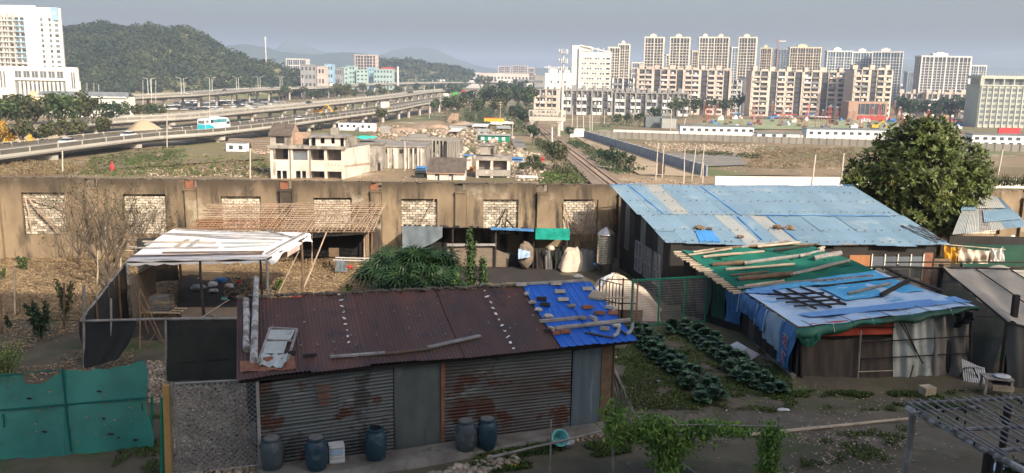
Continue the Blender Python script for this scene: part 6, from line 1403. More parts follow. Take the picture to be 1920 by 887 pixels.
for (x0,y0,x1,y1,n) in ((637,553,657,655,9),(903,536,968,666,12)):
    for k in range(n):
        s=k/n; px=x0+(x1-x0)*s+rgs.uniform(-1,1); py_=y0+(y1-y0)*s; p=roofR(*inv(roofR,px,py_))+Z3*.028; mb.box(tuple(p),(rgs.uniform(.03,.08),rgs.uniform(.06,.22),.006),rgs.uniform(-.5,.5))
one(mb,'paint_flakes','white_tarp','white flakes of old sealing along two roof seams','flakes',kind='stuff')

# barrels along the wall
def barrel(px,py,lid,label,mn='barrel_blue',s=1.0,rz=0,open_=False):
    p=at(px,py,.12); t=thing('barrel',label,'barrel',tuple(p),'plastic barrels along the rusty shed',rz); h=.74*s; r=.235*s
    mb=MB().lathe((0,0,0),[(r*.78,0),(r*.86,.03),(r*.93,h*.18),(r*.96,h*.2),(r*1.0,h*.24),(r*1.04,h*.5),(r*1.02,h*.66),(r*.93,h*.8),(r*.80,h*.88),(r*.72,h*.9),(r*.74,h*.96)],24); inst('body',mb.mesh('barrel_body',mn,smooth=True),t)
    mb=MB().lathe((0,0,h*.93),[(r*.76,0),(r*.80,.01),(r*.80,.045),(r*.7,.05)],24); inst('rim',mb.mesh('rim','barrel_black' if not lid else mn),t)
    if open_: inst('opening',MB().lathe((0,0,h*.985),[(r*.5,0),(r*.5,.012)],16).mesh('hole','barrel_black'),t); mb=MB().tube([(-.16,0,h*.95),(-.1,0,h+.06),(.1,0,h+.06),(.16,0,h*.95)],.015,5); inst('handle',mb.mesh('handle','barrel_black'),t)
    else: inst('lid',MB().lathe((0,0,h*.99),[(r*.68,0),(r*.66,.015)],20).mesh('lid','barrel_lid'),t)
    for sx in (-1,1): mb=MB().box((sx*r*1.0,0,h*.72),(.05,.1,.06)); inst('handle',mb.mesh('handle',mn),t)
    bx('emblem',mn,t,(-.02,-r*.99,h*.68),(.1,.03,.07))
    return t
barrel(511,880,True,'grey dusty barrel with pale lid, leftmost along the shed','barrel_grey'); barrel(594,879,True,'dark blue barrel with lid beside the white crate',rz=.3); barrel(705,861,True,'dark blue barrel with open black top near the grey door',rz=-.2,open_=True); barrel(873,843,True,'grey smeared barrel, left one of the close pair',"barrel_grey",.98,.2); barrel(913,839,True,'blue barrel, right one of the close pair',s=.97,rz=.5)
p=at(631,866,.12); t=thing('white_crate','white plastic crate standing against the wall between two barrels','crate',tuple(p),None,.35); bx('body','white_plastic',t,(0,0,.22),(.34,.22,.44))
for k in range(4): bx('rib','white_plastic',t,(0,-.12,.06+k*.11),(.33,.02,.03))
bx('label_panel','pale_tarp',t,(0,-.125,.28),(.26,.012,.13))
p=at(1046,838,.02); t=thing('turquoise_basin','turquoise plastic tub lying on its side by the ledge','tub',tuple(p)); mb=MB().lathe((0,0,0),[(.14,0),(.2,.28),(.21,.3),(.18,.29),(.12,.03)],16); inst('tub',mb.mesh('tub','turquoise_plastic',smooth=True),t,(0,0,.15),(.9,.2,0))
p=at(1064,838,.02); mb=MB().lathe(tuple(p),[(.1,0),(.16,.12),(.17,.13),(.14,.11),(.08,.02)],16); one(mb,'white_bowl','white_plastic','white bowl on the ground right of the turquoise tub','bowl',smooth=True)

# ---------------------------------------------------------------- white sheeted shelter
wa=at(238,487,2.25); wb=at(500,482,2.3); wc=at(580,437,2.35); wd=at(325,430,2.4)
sh_=thing('shelter','open shelter with white sheeted roof held by battens on rough posts','shelter',(wa.x,wa.y,0))
wf=lambda u,v: bil(wa,wb,wc,wd)(u,v)+Z3*(.05*math.sin(math.pi*v))
cloth('roof_sheet',lambda u,v: wf(u,v),46,26,'white_tarp','',parent=sh_,wr=.012,dirv=(0,0,1),fr=(3,7))
cloth('roof_sheet_edge',lambda u,v: wf(u,0)+Vector((0,-.03,-.16*v*(1+.35*abs(math.sin(u*24))))),60,3,'white_tarp','',parent=sh_,wr=.008)
cloth('roof_sheet_edge',lambda u,v: wf(1,u)+Vector((.12*v,-.02,-.26*v*(1+.3*math.sin(u*14)))),30,4,'white_tarp','',parent=sh_,wr=.03,dirv=(1,0,0))
cloth('red_rag',lambda u,v: wf(1,.35+.3*u)+Vector((.16,-.03,-.18-.2*v)),10,5,'cloth_pink','',parent=sh_,wr=.02)
for a,b,w_,mn in [((305,476),(495,474),.09,'wood_brown'),((245,483),(492,478),.07,'wood_brown'),((245,467),(410,466),.07,'wood_grey'),((268,455),(405,457),.08,'wood_pale'),((300,440),(450,449),.1,'wood_grey'),((330,432),(530,441),.07,'wood_grey'),((415,457),(515,457),.06,'dusty_tin'),((420,465),(505,462),.06,'dusty_tin'),((500,478),(572,438),.1,'wood_grey'),((500,434),(548,447),.06,'wood_grey'),((320,430),(575,434),.06,'wood_brown'),((275,461),(281,456),.18,'wood_grey'),((330,465),(352,452),.14,'wood_pale'),((352,466),(372,452),.12,'wood_grey'),((450,448),(530,452),.05,'wood_grey'),((312,440),(560,446),.04,'wood_grey')]:
    p=wf(*inv(wf,*a))+Z3*.05; q=wf(*inv(wf,*b))+Z3*.05; MB().bar(p,q,w_,.04).build('batten',mn,sh_)
for (px,py_,r,mn) in ((238,487,.07,'bark_white'),(500,484,.06,'wood_grey'),(565,446,.06,'wood_brown'),(488,484,.05,'wood_dark'),(375,487,.06,'wood_dark'),(333,432,.06,'wood_brown')):
    p=wf(*inv(wf,px,py_)); stick(MB(),(p.x,p.y+.08,-.1),p-Z3*.06,r,8,.02).build('post',mn,sh_)
for a,b in (((238,487),(500,482)),((500,482),(575,440)),((240,485),(330,432))): p=wf(*inv(wf,*a))-Z3*.09; q=wf(*inv(wf,*b))-Z3*.09; MB().tube([p,q],.045,6).build('beam','wood_dark',sh_)
q=wf(*inv(wf,560,447)); stick(MB(),(q.x-.9,q.y-.3,0),q-Z3*.5,.025,6,.01).build('brace','wood_pale',sh_)
# dark inside: floor, cloth at the back, cage, junk
A=at(262,545);B=at(335,540)
cloth('dark_curtain',lambda u,v: A.lerp(B,u)+Z3*(2.1*(1-v*.85)),14,10,'black_net','black curtain hanging in the back left of the white roofed shelter','curtain',.05,2)
def cage():
    p=at(305,604); t=thing('bird_cage','round topped green wire cage standing on a rough wooden rack','cage',tuple(p+Z3*.45)); mb=MB(); w_,d_,h=.66,.46,.5
    for k in range(13): x=-w_/2+w_*k/12; mb.bar((x,-d_/2,0),(x,-d_/2,h),.012); mb.bar((x,d_/2,0),(x,d_/2,h),.012); mb.bar((x,-d_/2,h),(x,d_/2,h),.012)
    for k in range(8): z=h*k/7; mb.bar((-w_/2,-d_/2,z),(w_/2,-d_/2,z),.012); mb.bar((w_/2,-d_/2,z),(w_/2,d_/2,z),.012); mb.bar((-w_/2,-d_/2,z),(-w_/2,d_/2,z),.012)
    inst('wire_frame',mb.mesh('wire','wire_grey'),t); bx('perch','bamboo_yellow',t,(0,0,.25),(.5,.3,.03)); bx('tray','wood_dark',t,(0,0,.02),(w_,d_,.03)); 
    t2=thing('wooden_rack','rough rack of sticks holding the green cage','rack',tuple(p))
    for x in (-.5,.5):
        for y in (-.3,.3): MB().tube([p+Vector((x,y,0)),p+Vector((x*.95,y,.43))],.03,5).build('leg','wood_brown',t2)
    for y in (-.3,0,.3): MB().bar(p+Vector((-.6,y,.43)),p+Vector((.75,y,.42)),.06,.03).build('slat','wood_pale',t2)
cage()
jk=random.Random(8)
for i,(px,py_,mn,s,l) in enumerate([(415,525,'cloth_blue',.22,'crumpled blue bag on the shelter floor'),(398,533,'cloth_white',.2,'crumpled white bag beside the blue bag'),(430,536,'cloth_white',.17,'white rag right of the blue bag'),(448,528,'cloth_red',.1,'small red rag by the back post'),(400,545,'cloth_white',.16,'white paper heap on the dark floor'),(420,560,'turquoise_plastic',.12,'small teal plastic scrap in the shelter'),(455,560,'dirty_white_sheet',.14,'pale flat scrap near the rusty roof corner'),(440,552,'dark_metal',.2,'dark pot lying in the shelter'),(370,540,'dusty_tin',.28,'wide grey pan under the white roof'),(483,537,'cloth_red',.16,'red rag on the litter right of the shelter'),(655,500,'cloth_red',.14,'pink cloth scrap beside the low bench'),(350,600,'wood_pale',.2,'pile of chopped sticks before the cage')]):
    p=at(px,py_,.1); mb=MB().blob(tuple(p),(s,s*.8,s*.5),i,.35,2); one(mb,'rag' if 'rag' in l else 'scrap',mn,l,'rag')
p=at(560,556,.05); mb=MB().blob(tuple(p),(.28,.2,.07),4,.3,2); one(mb,'red_rag','cloth_red','bright red cloth lying on dry leaves behind the rusty roof','rag')
plankf=bil(at(340,606,.25),at(450,606,.25),at(450,576,.3),at(340,576,.3))
mb=MB().slab([plankf(0,0),plankf(1,0),plankf(1,1),plankf(0,1)],.2); one(mb,'board_platform','plywood','dusty tan board platform behind the black net','platform')
bundle('stick_bundle','loose planks leaning over the tan board platform',[(at(372,600,.3),at(430,562,.7)),(at(385,606,.3),at(410,590,.5)),(at(395,590,.3),at(440,600,.4))],.03,'wood_grey')

# ---------------------------------------------------------------- bamboo lattice by the wall
la=at(360,432,1.9); lb=at(700,432,1.9); lc=wv(722,381,.5); ld=wv(395,385,.5)
lf2=bil(la,lb,lc,ld); lat=thing('bamboo_lattice','sloping lattice of bamboo rods leaning from the wall over a dark recess','lattice',(la.x,la.y,0))
for k in range(44):
    u=k/43; u2=u+jk.uniform(-.015,.03); stick(MB(),lf2(u,0+jk.uniform(-.08,.02)),lf2(min(1,u2+.02),1+jk.uniform(-.02,.02)),.022,5,.015,k).build('rod','bamboo_red' if (u<.35 and k%3) else 'bamboo_tan',lat)
for k in range(15):
    v=k/14; stick(MB(),lf2(-.01+jk.uniform(-.02,.02),v)+Z3*.04,lf2(.5,v+jk.uniform(-.01,.01))+Z3*.04,.024,5,.02,k).build('rod','bamboo_red' if v<.4 else 'bamboo_tan',lat); stick(MB(),lf2(.48,v)+Z3*.05,lf2(1.01,v+.01)+Z3*.04,.024,5,.02,k+50).build('rod','bamboo_tan',lat)
for px,pt,pb,r,mn in [(697,436,492,.06,'wood_brown'),(683,436,490,.045,'bamboo_tan'),(690,436,490,.035,'bamboo_tan'),(706,432,480,.05,'brick_red'),(585,500,436,.03,'bamboo_tan')]:
    p=at(px,max(pt,pb)); q=pv(px,min(pt,pb),p.y); stick(MB(),p,q,r,7,.01).build('post',mn,lat)
p=at(567,545); q=pv(612,436,p.y+3); stick(MB(),p,q,.04,6,.02).build('brace','bamboo_tan',lat)
MB().tube([lf2(-.01,.0)-Z3*.06,lf2(1.01,0)-Z3*.06],.05,6).build('beam','wood_brown',lat)
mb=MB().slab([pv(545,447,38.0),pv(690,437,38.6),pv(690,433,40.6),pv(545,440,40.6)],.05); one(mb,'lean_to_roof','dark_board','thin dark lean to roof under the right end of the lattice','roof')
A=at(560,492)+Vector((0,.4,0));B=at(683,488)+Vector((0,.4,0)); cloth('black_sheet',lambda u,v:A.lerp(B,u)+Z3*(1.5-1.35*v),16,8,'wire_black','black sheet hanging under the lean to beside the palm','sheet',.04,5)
def bench():
    p=at(668,512); t=thing('low_bench','small pipe framed bench with blue grey cloth near the palm','bench',tuple(p))
    for x in (-.7,.7):
        for y in (-.25,.25): MB().tube([p+Vector((x,y,0)),p+Vector((x,y,.62))],.025,6).build('leg','wire_grey',t)
    for y in (-.25,.25): MB().tube([p+Vector((-.95,y,.62)),p+Vector((.95,y,.6))],.03,6).build('rail','lamp_post',t)
    cloth('cloth',lambda u,v:p+Vector((-.85+.5*u,-.3,.62-.5*v)),8,6,'grey_blue_cloth','',wr=.03,parent=t); 
    t=thing('wooden_chair','old brown wooden chair in the shade under the lattice','chair',tuple(at(625,506))); q=at(625,506)
    for x in (-.2,.2):
        for y in (-.2,.2): MB().bar(q+Vector((x,y,0)),q+Vector((x,y,.45)),.05).build('leg','wood_brown',t)
    MB().box(tuple(q+Z3*.47),(.46,.46,.05)).build('seat','wood_brown',t); MB().box(tuple(q+Vector((0,.21,.75))),(.44,.04,.4)).build('backrest','wood_brown',t)
bench()

# ---------------------------------------------------------------- black net fences on the left
NA=at(158,692); NB=at(312,717); npl=lambda px,py: vplane(px,py,NA,NB)
def fence_left():
    t=thing('black_net_fence','black netting hung from a long horizontal pole between shelter and gate','net fence',tuple(NA))
    a=npl(153,602); b=npl(450,597); MB().tube([a,a.lerp(b,.5)+Z3*.02,b],[.035,.04,.035],7).build('top_pole','wood_grey',t)
    def f(u,v): 
        px=158+u*100; top=npl(px,602); bot=npl(158+u*(62+20*(1-v)),692-18*u); return top.lerp(bot,v)
    cloth('net',f,16,10,'black_net','',wr=.03,parent=t)
    def f(u,v): px=310+u*140; return npl(px,600-2*u).lerp(npl(px,715-4*u),v)
    cloth('net',f,20,12,'black_net_thin','',wr=.018,parent=t); MB().tube([npl(312,682),npl(448,672)],.012,5).build('wire','wire_black',t)
    for px,p0,p1,r in ((158,535,690,.04),(312,598,716,.035),(209,560,640,.03)): MB().tube([npl(px,p1)-Z3*.1,npl(px-1,p0)],r,6).build('post','wood_grey',t)
    # second run going back to the shelter post
    A=NA;B=at(243,598); 
    t=thing('black_net_fence','black net run going back from the front corner to the shelter post','net fence',tuple(A))
    def f(u,v): p=A.lerp(B,u); return Vector((p.x,p.y,(1.45+.55*u)*(1-v)+.05))
    cloth('net',f,16,8,'black_net','',wr=.04,parent=t,dirv=(1,0,0)); MB().tube([A+Z3*1.47,B+Z3*2.02],.035,6).build('top_pole','wood_grey',t)
    for u in (.3,.55,.8): p=A.lerp(B,u); MB().tube([p,p+Z3*(1.6+.4*u)],.035,6).build('post','wood_brown',t)
    t=thing('panel_screen','brown board screen with diagonal poles beside the cage','screen',tuple(at(262,600))); A=at(250,620);B=at(292,560)
    MB().slab([A+Z3*.1,B+Z3*.1,B+Z3*1.35,A+Z3*1.8],.04,(1,0,0)).build('board','plywood',t)
    for a,b in (((300,640),(252,545)),((262,655),(262,545)),((278,625),(262,560)),((310,648),(262,540)),((270,660),(290,625))):
        p=at(*a); q=pv(b[0],b[1],p.y+1.0); stick(MB(),p,q,.03,6,.02).build('pole','wood_brown',t)
fence_left()
# teal net fence
TA=at(0,868); TB=at(287,840); tp=lambda px,py: vplane(px,py,TA,TB)
def teal():
    t=thing('teal_net_fence','teal shade netting fence with a torn dip in its top edge','net fence',tuple(TA))
    top=[(-60,708),(0,702),(42,698),(45,719),(62,722),(88,716),(118,694),(161,695),(215,689),(270,677)]; bot=[(-60,880),(0,861),(70,860),(150,851),(215,848),(262,840),(282,838),(288,835)]
    xs_=[q[0] for q in top]; ys_=[q[1] for q in top]
    def f(u,v):
        pt=-60+330*u; pb=-60+(346)*u; y0=float(np.interp(pt,xs_,ys_)); y1=float(np.interp(pb,[q[0] for q in bot],[q[1] for q in bot]))+1.5*math.sin(u*40); y0+=1.2*math.sin(u*50)
        px=pt+(pb-pt)*v+ (5*math.sin(v*9) if u>.97 else 0); return tp(px,y0+(y1-y0)*v)
    cloth('net',f,90,22,'teal_net','',wr=.018,parent=t,fr=(4,6))
    for a,b,r in (((-60,773),(277,744),.022),((118,690),(135,845),.02),((8,775),(10,800),.02),((-60,709),(118,692),.012)):
        MB().tube([tp(*a)+Vector((0,-.04,0)),tp(*b)+Vector((0,-.04,0))],r,6).build('batten','teal_net_dark',t)
    for px,pt,pb,mn in ((120,683,860,'wood_brown'),(283,745,845,'green_metal')): MB().tube([tp(px,pb)+Vector((0,.05,0)),tp(px,pt)+Vector((0,.05,0))],.03,6).build('post',mn,t)
    mb=MB(); 
    for k in range(26): p=tp(rn.uniform(0,275),rn.uniform(720,830))+Vector((0,-.05,0)); mb.box(tuple(p),(rn.uniform(.02,.07),.006,rn.uniform(.01,.025)),M=Matrix.Rotation(rn.uniform(-1,1),3,'Y'))
    mb.build('stuck_leaves','dead_leaves',t,kind='stuff')
    mb=MB()
    for k in range(7): p=tp(rn.uniform(40,270),rn.uniform(715,830))+Vector((0,-.055,0)); mb.blob(tuple(p),(rn.uniform(.03,.09),.01,rn.uniform(.02,.04)),k,.4)
    mb.build('torn_hole','opening_dark',t,kind='stuff')
teal()
# chain link gate
GA=at(316,893); GB=at(487,878); gp=lambda px,py: vplane(px,py,GA,GB)
def gate():
    t=thing('wire_gate','chain link gate in a pale pipe frame beside the shed corner','gate',tuple(GA))
    a=gp(328,719);b=gp(484,711);c=gp(484,872);d=gp(334,889)
    for p,q in ((a,b),(b,c),(c,d),(d,a)): MB().tube([p,q],.02,6).build('frame_pipe','wire_grey',t)
    U=(b-a).normalized(); W_=(b-a).length; H_=a.z-d.z; mb=MB(); s=.115; k=-int(H_/s)-1
    while k*s<W_+H_:
        for sg in (1,-1):
            x0=k*s; pts=[]
            # clip the diagonal to the frame
            z0,z1=0,H_; xa=x0; xb=x0+H_*1.0
            if sg==-1: xa,xb=xb,xa
            p0=[xa,0.];p1=[xb,H_]
            def clip(p,q,lim,lo):
                if (p[0]<lim)==lo and (q[0]<lim)!=lo: f_=(lim-p[0])/(q[0]-p[0]); return [lim,p[1]+(q[1]-p[1])*f_]
                return p
            if max(xa,xb)>0 and min(xa,xb)<W_:
                p0,p1=clip(p0,p1,0,True),clip(p1,p0,0,True); p0,p1=clip(p0,p1,W_,False),clip(p1,p0,W_,False)
                P0=a+U*p0[0]-Z3*p0[1]; P1=a+U*p1[0]-Z3*p1[1]; mb.bar(P0,P1,.014)
        k+=1
    mb.build('chain_link','wire_grey',t)
    p=gp(312,722); q=gp(318,905); MB().bar(q-Z3*.3,p,.13,.13,up=(1,0,0)).build('gate_post','bamboo_yellow',t); MB().bar(gp(322,905)-Z3*.2,gp(322,717),.05,.05,up=(1,0,0)).build('gate_post','wood_grey',t)
    p=gp(303,745); MB().bar(gp(303,905)-Z3*.2,p,.05,.05,up=(1,0,0)).build('side_post','green_metal',t)
    cloth('hanging_bag',lambda u,v:gp(466+12*u,795+40*v)+Vector((0,.1,0)),6,8,'dirty_white_sheet','',wr=.03,parent=t)
gate()

# ---------------------------------------------------------------- low dark shed in the middle with the palm before it
def low_shed():
    A=pv(755,441,38.2);B=pv(1066,447,38.2); t=thing('low_shed','low dark open fronted shed with tarps along its roof edge behind the palm','shed',(A.x,A.y,0)); A.z=1.86; B.z=1.83
    f=bil(A,B,B+Vector((0,2.9,-.6)),A+Vector((0,2.9,-.6)))
    for k in range(8): corr(t,f,k/8,(k+1)/8+.01,0,1,'dusty_tin' if k<5 else 'dark_board',.09,.02,.004*k,sd=k)
    cloth('edge_cloth',lambda u,v:f(.0+.24*u,-.01)+Vector((0,-.05,.03-(1.15-.75*u*u*.9)*v)),16,10,'grey_blue_cloth','',wr=.03,parent=t,seed=3)
    cloth('blue_edge',lambda u,v:f(.53+.26*u,-.02)+Vector((0,-.06,.06-.12*v-.04*u)),16,3,'cloth_blue','',wr=.012,parent=t); cloth('green_awning',lambda u,v:f(.8+.205*u,-.02)+Vector((0,-.08,.07-.52*v)),14,8,'green_awning','',wr=.02,parent=t,seed=6)
    mb=MB()
    for k in range(26): p=f(rn.random()*.75,rn.uniform(0,.1))+Z3*.05; mb.blob(tuple(p),(.09,.07,.05),k,.3)
    mb.build('roof_stones','wood_dark',t,kind='stuff')
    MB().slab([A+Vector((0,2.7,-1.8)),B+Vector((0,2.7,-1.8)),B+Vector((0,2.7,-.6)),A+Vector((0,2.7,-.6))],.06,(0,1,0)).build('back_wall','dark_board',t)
    for u in (.01,.3,.56,.79,.99): p=f(u,.05); MB().tube([(p.x,p.y,-.1),tuple(p-Z3*.04)],.05,6).build('post','wood_dark',t)
    E=lambda px,py,o=0:pv(px,py,37.95+o)
    def fp(pts,mn,o,name='wall_board'): MB().slab([E(*q,o) for q in pts],.05,(0,1,0)).build(name,mn,t)
    fp(((838,528),(838,460),(905,458),(955,478),(948,530)),'plywood',.5); fp(((948,532),(948,474),(976,474),(976,532)),'dark_board',.8); fp(((1000,534),(1000,466),(1066,462),(1068,532)),'dark_board',.7); fp(((758,528),(758,455),(840,455),(840,528)),'dark_board',1.1)  # dark boards added across the open front stand in for the shaded interior
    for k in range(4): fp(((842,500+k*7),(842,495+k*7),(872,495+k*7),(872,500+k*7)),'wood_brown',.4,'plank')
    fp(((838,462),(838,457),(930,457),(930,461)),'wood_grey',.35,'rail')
    for px,w_,mn in ((1003,14,'wood_dark'),(1020,14,'grey_cloth'),(1038,18,'black_net_thin')): cloth('hung_sack',lambda u,v:E(px+w_*u+3*v,470+60*v,.3),8,10,mn,'',wr=.05,parent=t)
low_shed()
p=pv(985,505,38.2); p.z=-.1; mb=MB().blob(tuple(p+Z3*.75),(.36,.32,.62),3,.07,3); one(mb,'straw_bale','plywood','tall tan bundle standing in the opening of the low shed','bundle')
cloth('white_rag',lambda u,v:pv(972+22*u,466+6*u+20*v*(1-.5*u),37.7),8,6,'pale_tarp','pale blue cloth hanging above the tan bundle','cloth',.03,3)
p=pv(1033,470,37.8); mb=MB().lathe(tuple(p),[(.03,0),(.16,.04),(.17,.1),(.12,.2),(.03,.24)],14); one(mb,'hanging_hat','cloth_cream','pale straw hat hanging under the green awning','hat',smooth=True)
P_,Q_=at(1072,505),at(1098,503)
def late():
    cloth('covered_heap',hfn(P_,.66,.55,.95,2,3.2),44,14,'cloth_cream','cream covered heap behind the green awning','covered heap',.03,2,dirv=(0,0,1)); cloth('covered_heap',hfn(Q_,.7,.55,.85,7,3),44,14,'grey_cloth','grey plastic covered heap beside the steel water tank','covered heap',.03,3,dirv=(0,0,1))
# steel water tank
def tank():
    p=pv(1135,491,37.2); p.z-=.3; t=thing('water_tank','tall ribbed stainless steel water tank with domed top','tank',tuple(p)); r=.38; h=1.5; prof=[(r*.9,.22)]
    for k in range(12): z=.25+k*(h-.3)/12; prof+=[(r,z),(r*1.02,z+.03),(r*1.02,z+.055),(r,z+.08)]
    prof+=[(r,h),(r*1.05,h+.02),(r*1.05,h+.06),(r*.98,h+.08),(r*.7,h+.2),(r*.3,h+.3),(r*.18,h+.34),(.04,h+.35)]
    inst('body',MB().lathe((0,0,0),prof,28).mesh('tank','steel',smooth=True),t)
    for k in range(4): a=k*math.pi/2+.5; inst('leg',MB().bar((r*.85*math.cos(a),r*.85*math.sin(a),-p.z),(r*.85*math.cos(a),r*.85*math.sin(a),.25),.05).mesh('leg','dark_metal'),t)
    inst('valve',MB().blob((-.5,-.3,.25),.07,2,.1).mesh('valve','cloth_blue'),t)
tank()
# pink and cream covered heap inside a rusty cage
hp=at(1165,596); 
def hfn(c,rx,ry,h,sd,pw=2.2):
    def f(u,v):
        a=u*2*math.pi; r=max(0,1-v); k=1+.13*math.sin(3*a+sd)+.07*math.sin(7*a+2*sd); lump=.12*math.sin(5*a+sd+6*r)+.08*math.sin(9*a-8*r)+.05*math.sin(17*a+11*r)
        return c+Vector((math.cos(a)*r*rx*k*(1.5 if math.cos(a)>0 and rx>1.1 else 1),math.sin(a)*r*ry*k,.01+h*(1-r**pw)*(1+lump*r*1.3)))
    return f
late()
heapf=hfn(hp+Vector((-.15,1.4,0)),1.25,1.5,1.3,4,1.5)
cloth('covered_heap',heapf,60,18,'cloth_cream','big heap covered with cream and white sheets behind the rusty frames','covered heap',.012,4,dirv=(0,0,1))
cloth('checked_sheet',lambda u,v:hp+Vector((-1.15+2.5*u,-.28-.1*math.sin(3*u)-.1*v,.02+.16*(1-v))),30,4,'cloth_pink','pink and white checked cloth along the foot of the heap','cloth',.012,5); cloth('white_cover',lambda u,v:heapf(.12+.5*u,.58+.44*v)+Z3*.03,18,10,'cloth_white','white plastic over the top of the cream heap','cover',.012,6,dirv=(0,0,1))
def cageframes():
    t=thing('rusty_cage','rusty welded bar frame standing before the cream heap, left part','frame',tuple(at(1150,612))); A=at(1122,600);B=at(1165,612)
    for k in range(8): p=A.lerp(B,k/7); MB().bar(p,p+Z3*1.5,.03 if k%7 else .05).build('bar','dark_metal',t)
    for z in (.15,.8,1.5): MB().bar(A+Z3*z,B+Z3*z,.03).build('cross_bar','dark_metal',t)
    t=thing('rusty_cage','taller rusty frame with wire mesh between the heap and green fence','frame',tuple(at(1180,612))); A=at(1165,612);B=at(1192,613)
    for p in (A,B,A.lerp(B,.7)): MB().bar(p,p+Z3*1.75,.05).build('post','rust_sheet',t)
    mb=MB()
    for k in range(24): z=.05+k*.07; mb.bar(A+Z3*z,B+Z3*z,.008)
    mb.build('wire_mesh','dark_metal',t)
    for z in (.85,1.7): MB().bar(A+Z3*z-Vector((.6,0,0)),B+Z3*z,.03).build('cross_bar','dark_metal',t)
    A=at(1182,614);B=at(1322,604); t=thing('green_fence_panel','green welded wire fence panel across the end of the vegetable plot','fence',tuple(A)); mb=MB()
    for k in range(62): p=A.lerp(B,k/61); mb.bar(p+Z3*.05,p+Z3*1.65,.007)
    for k in range(18): z=.06+k*.093; mb.bar(A+Z3*z,B+Z3*z,.008)
    mb.build('wire_mesh','wire_grey',t)
    for s in (0,.36,.7,1): p=A.lerp(B,s); MB().bar(p-Z3*.1,p+Z3*1.72,.05).build('post','green_metal',t)
    MB().bar(A+Z3*1.7,B+Z3*1.7,.05).build('top_rail','green_metal',t); MB().bar(A+Z3*.05,B+Z3*.05,.04).build('bottom_rail','green_metal',t)
    MB().tube([at(1065,560,1.2),at(1180,558,1.2)],.03,6).build('pole','wood_pale',thing('long_pole','pale horizontal pole behind the rusty frames','pole',tuple(at(1065,560,1.2))))
    p=at(1176,614); bx('board','plywood',thing('board_piece','tan board leaning low inside the wire frame','board',tuple(p)),(.1,.5,.25),(1.0,.05,.5))
cageframes()
# ---------------------------------------------------------------- big shed with pale blue roof
ba=at(1245,457,2.45); bb=at(1776,460,2.45); bc=at(1596,349,3.75); bd=at(1143,347,3.78); bc=Vector((bc.x,bc.y,3.75))
bsh=thing('blue_roof_shed','large shed with pale blue corrugated roof and dark boarded gable wall','shed',(ba.x,ba.y,0)); bf=bil(ba,bb,bc,bd)
NS=15; vs_=.455
for k in range(NS):
    mn='dusty_tin' if k in (2,) else 'pale_blue_tin'; corr(bsh,bf,k/NS,(k+1)/NS+.006,vs_-.01,1+rn.uniform(-.008,.008),mn,.11,.012,.012*(k%2)+.02,sd=k,nv=4)
    mn={4:'dusty_tin',5:'pale_blue_tin',6:'dusty_tin'}.get(k,'pale_blue_tin'); v1=.2 if k in (2,9,11,0) else vs_
    corr(bsh,bf,k/NS+.01,(k+1)/NS+.018,rn.uniform(-.02,.015)-(.03 if k in(3,4) else 0),v1,mn,.11,.012,.012*(k%2),sd=k+40,nv=3)
    if v1<vs_: corr(bsh,bf,k/NS+.01,(k+1)/NS+.018,v1-.02,vs_,'pale_blue_tin' if k!=6 else 'dusty_tin',.11,.012,.025,sd=k+60,nv=3)
for a,b,w_ in (((1455,347),(1600,349),.10),((1177,347),(1243,402),.06),((1310,348),(1385,404),.05),((1143,348),(1210,346),.08),((1420,405),(1672,407),.09),((1440,408),(1495,452),.05),((1383,408),(1430,452),.05)):
    p=bf(*inv(bf,*a))+Z3*.05; q=bf(*inv(bf,*b))+Z3*.05; MB().bar(p,q,w_,.012).build('blue_trim','bright_blue_tin',bsh)
p=[bf(*inv(bf,*q))+Z3*.045 for q in ((1303,434),(1335,434),(1352,455),(1312,455))]; MB().slab(p,.01).build('blue_patch','bright_blue_tin',bsh)
for (x0,y0,x1,y1) in ((1690,425,1760,457),(1705,424,1775,455),(1724,427,1745,436),(1733,441,1764,452)): p=bf(*inv(bf,x0,y0))+Z3*.06; q=bf(*inv(bf,x1,y1))+Z3*.06; MB().bar(p,q,.1,.012).build('dark_strip','dark_metal',bsh)
for (px,py_,s,l) in ((1312,431,.2,'brown rag and stone at the left of the pale blue roof'),(1331,433,.12,'small stone beside the brown rag on the blue roof'),(1458,430,.2,'brown rag on the middle of the pale blue roof'),(1480,431,.2,'second brown rag on the middle of the pale blue roof'),(1388,448,.14,'grey box shaped stone near the eave of the blue roof')):
    p=bf(*inv(bf,px,py_)); mb=MB().blob(tuple(p+Z3*.1),(s,s*.7,s*.45),px,.3,2); one(mb,'roof_stone','wood_brown',l,'stone')
mb=MB()
for k in range(NS*2):
    for v in (.03,.2,.43,.49,.68,.85,.97): p=bf((k+.5+rn.uniform(-.2,.2))/NS/2,v+rn.uniform(-.01,.01))+Z3*.055; mb.box(tuple(p),(.07,.05,.03),rn.random())
mb.build('roof_screws','wire_grey',bsh,kind='stuff')
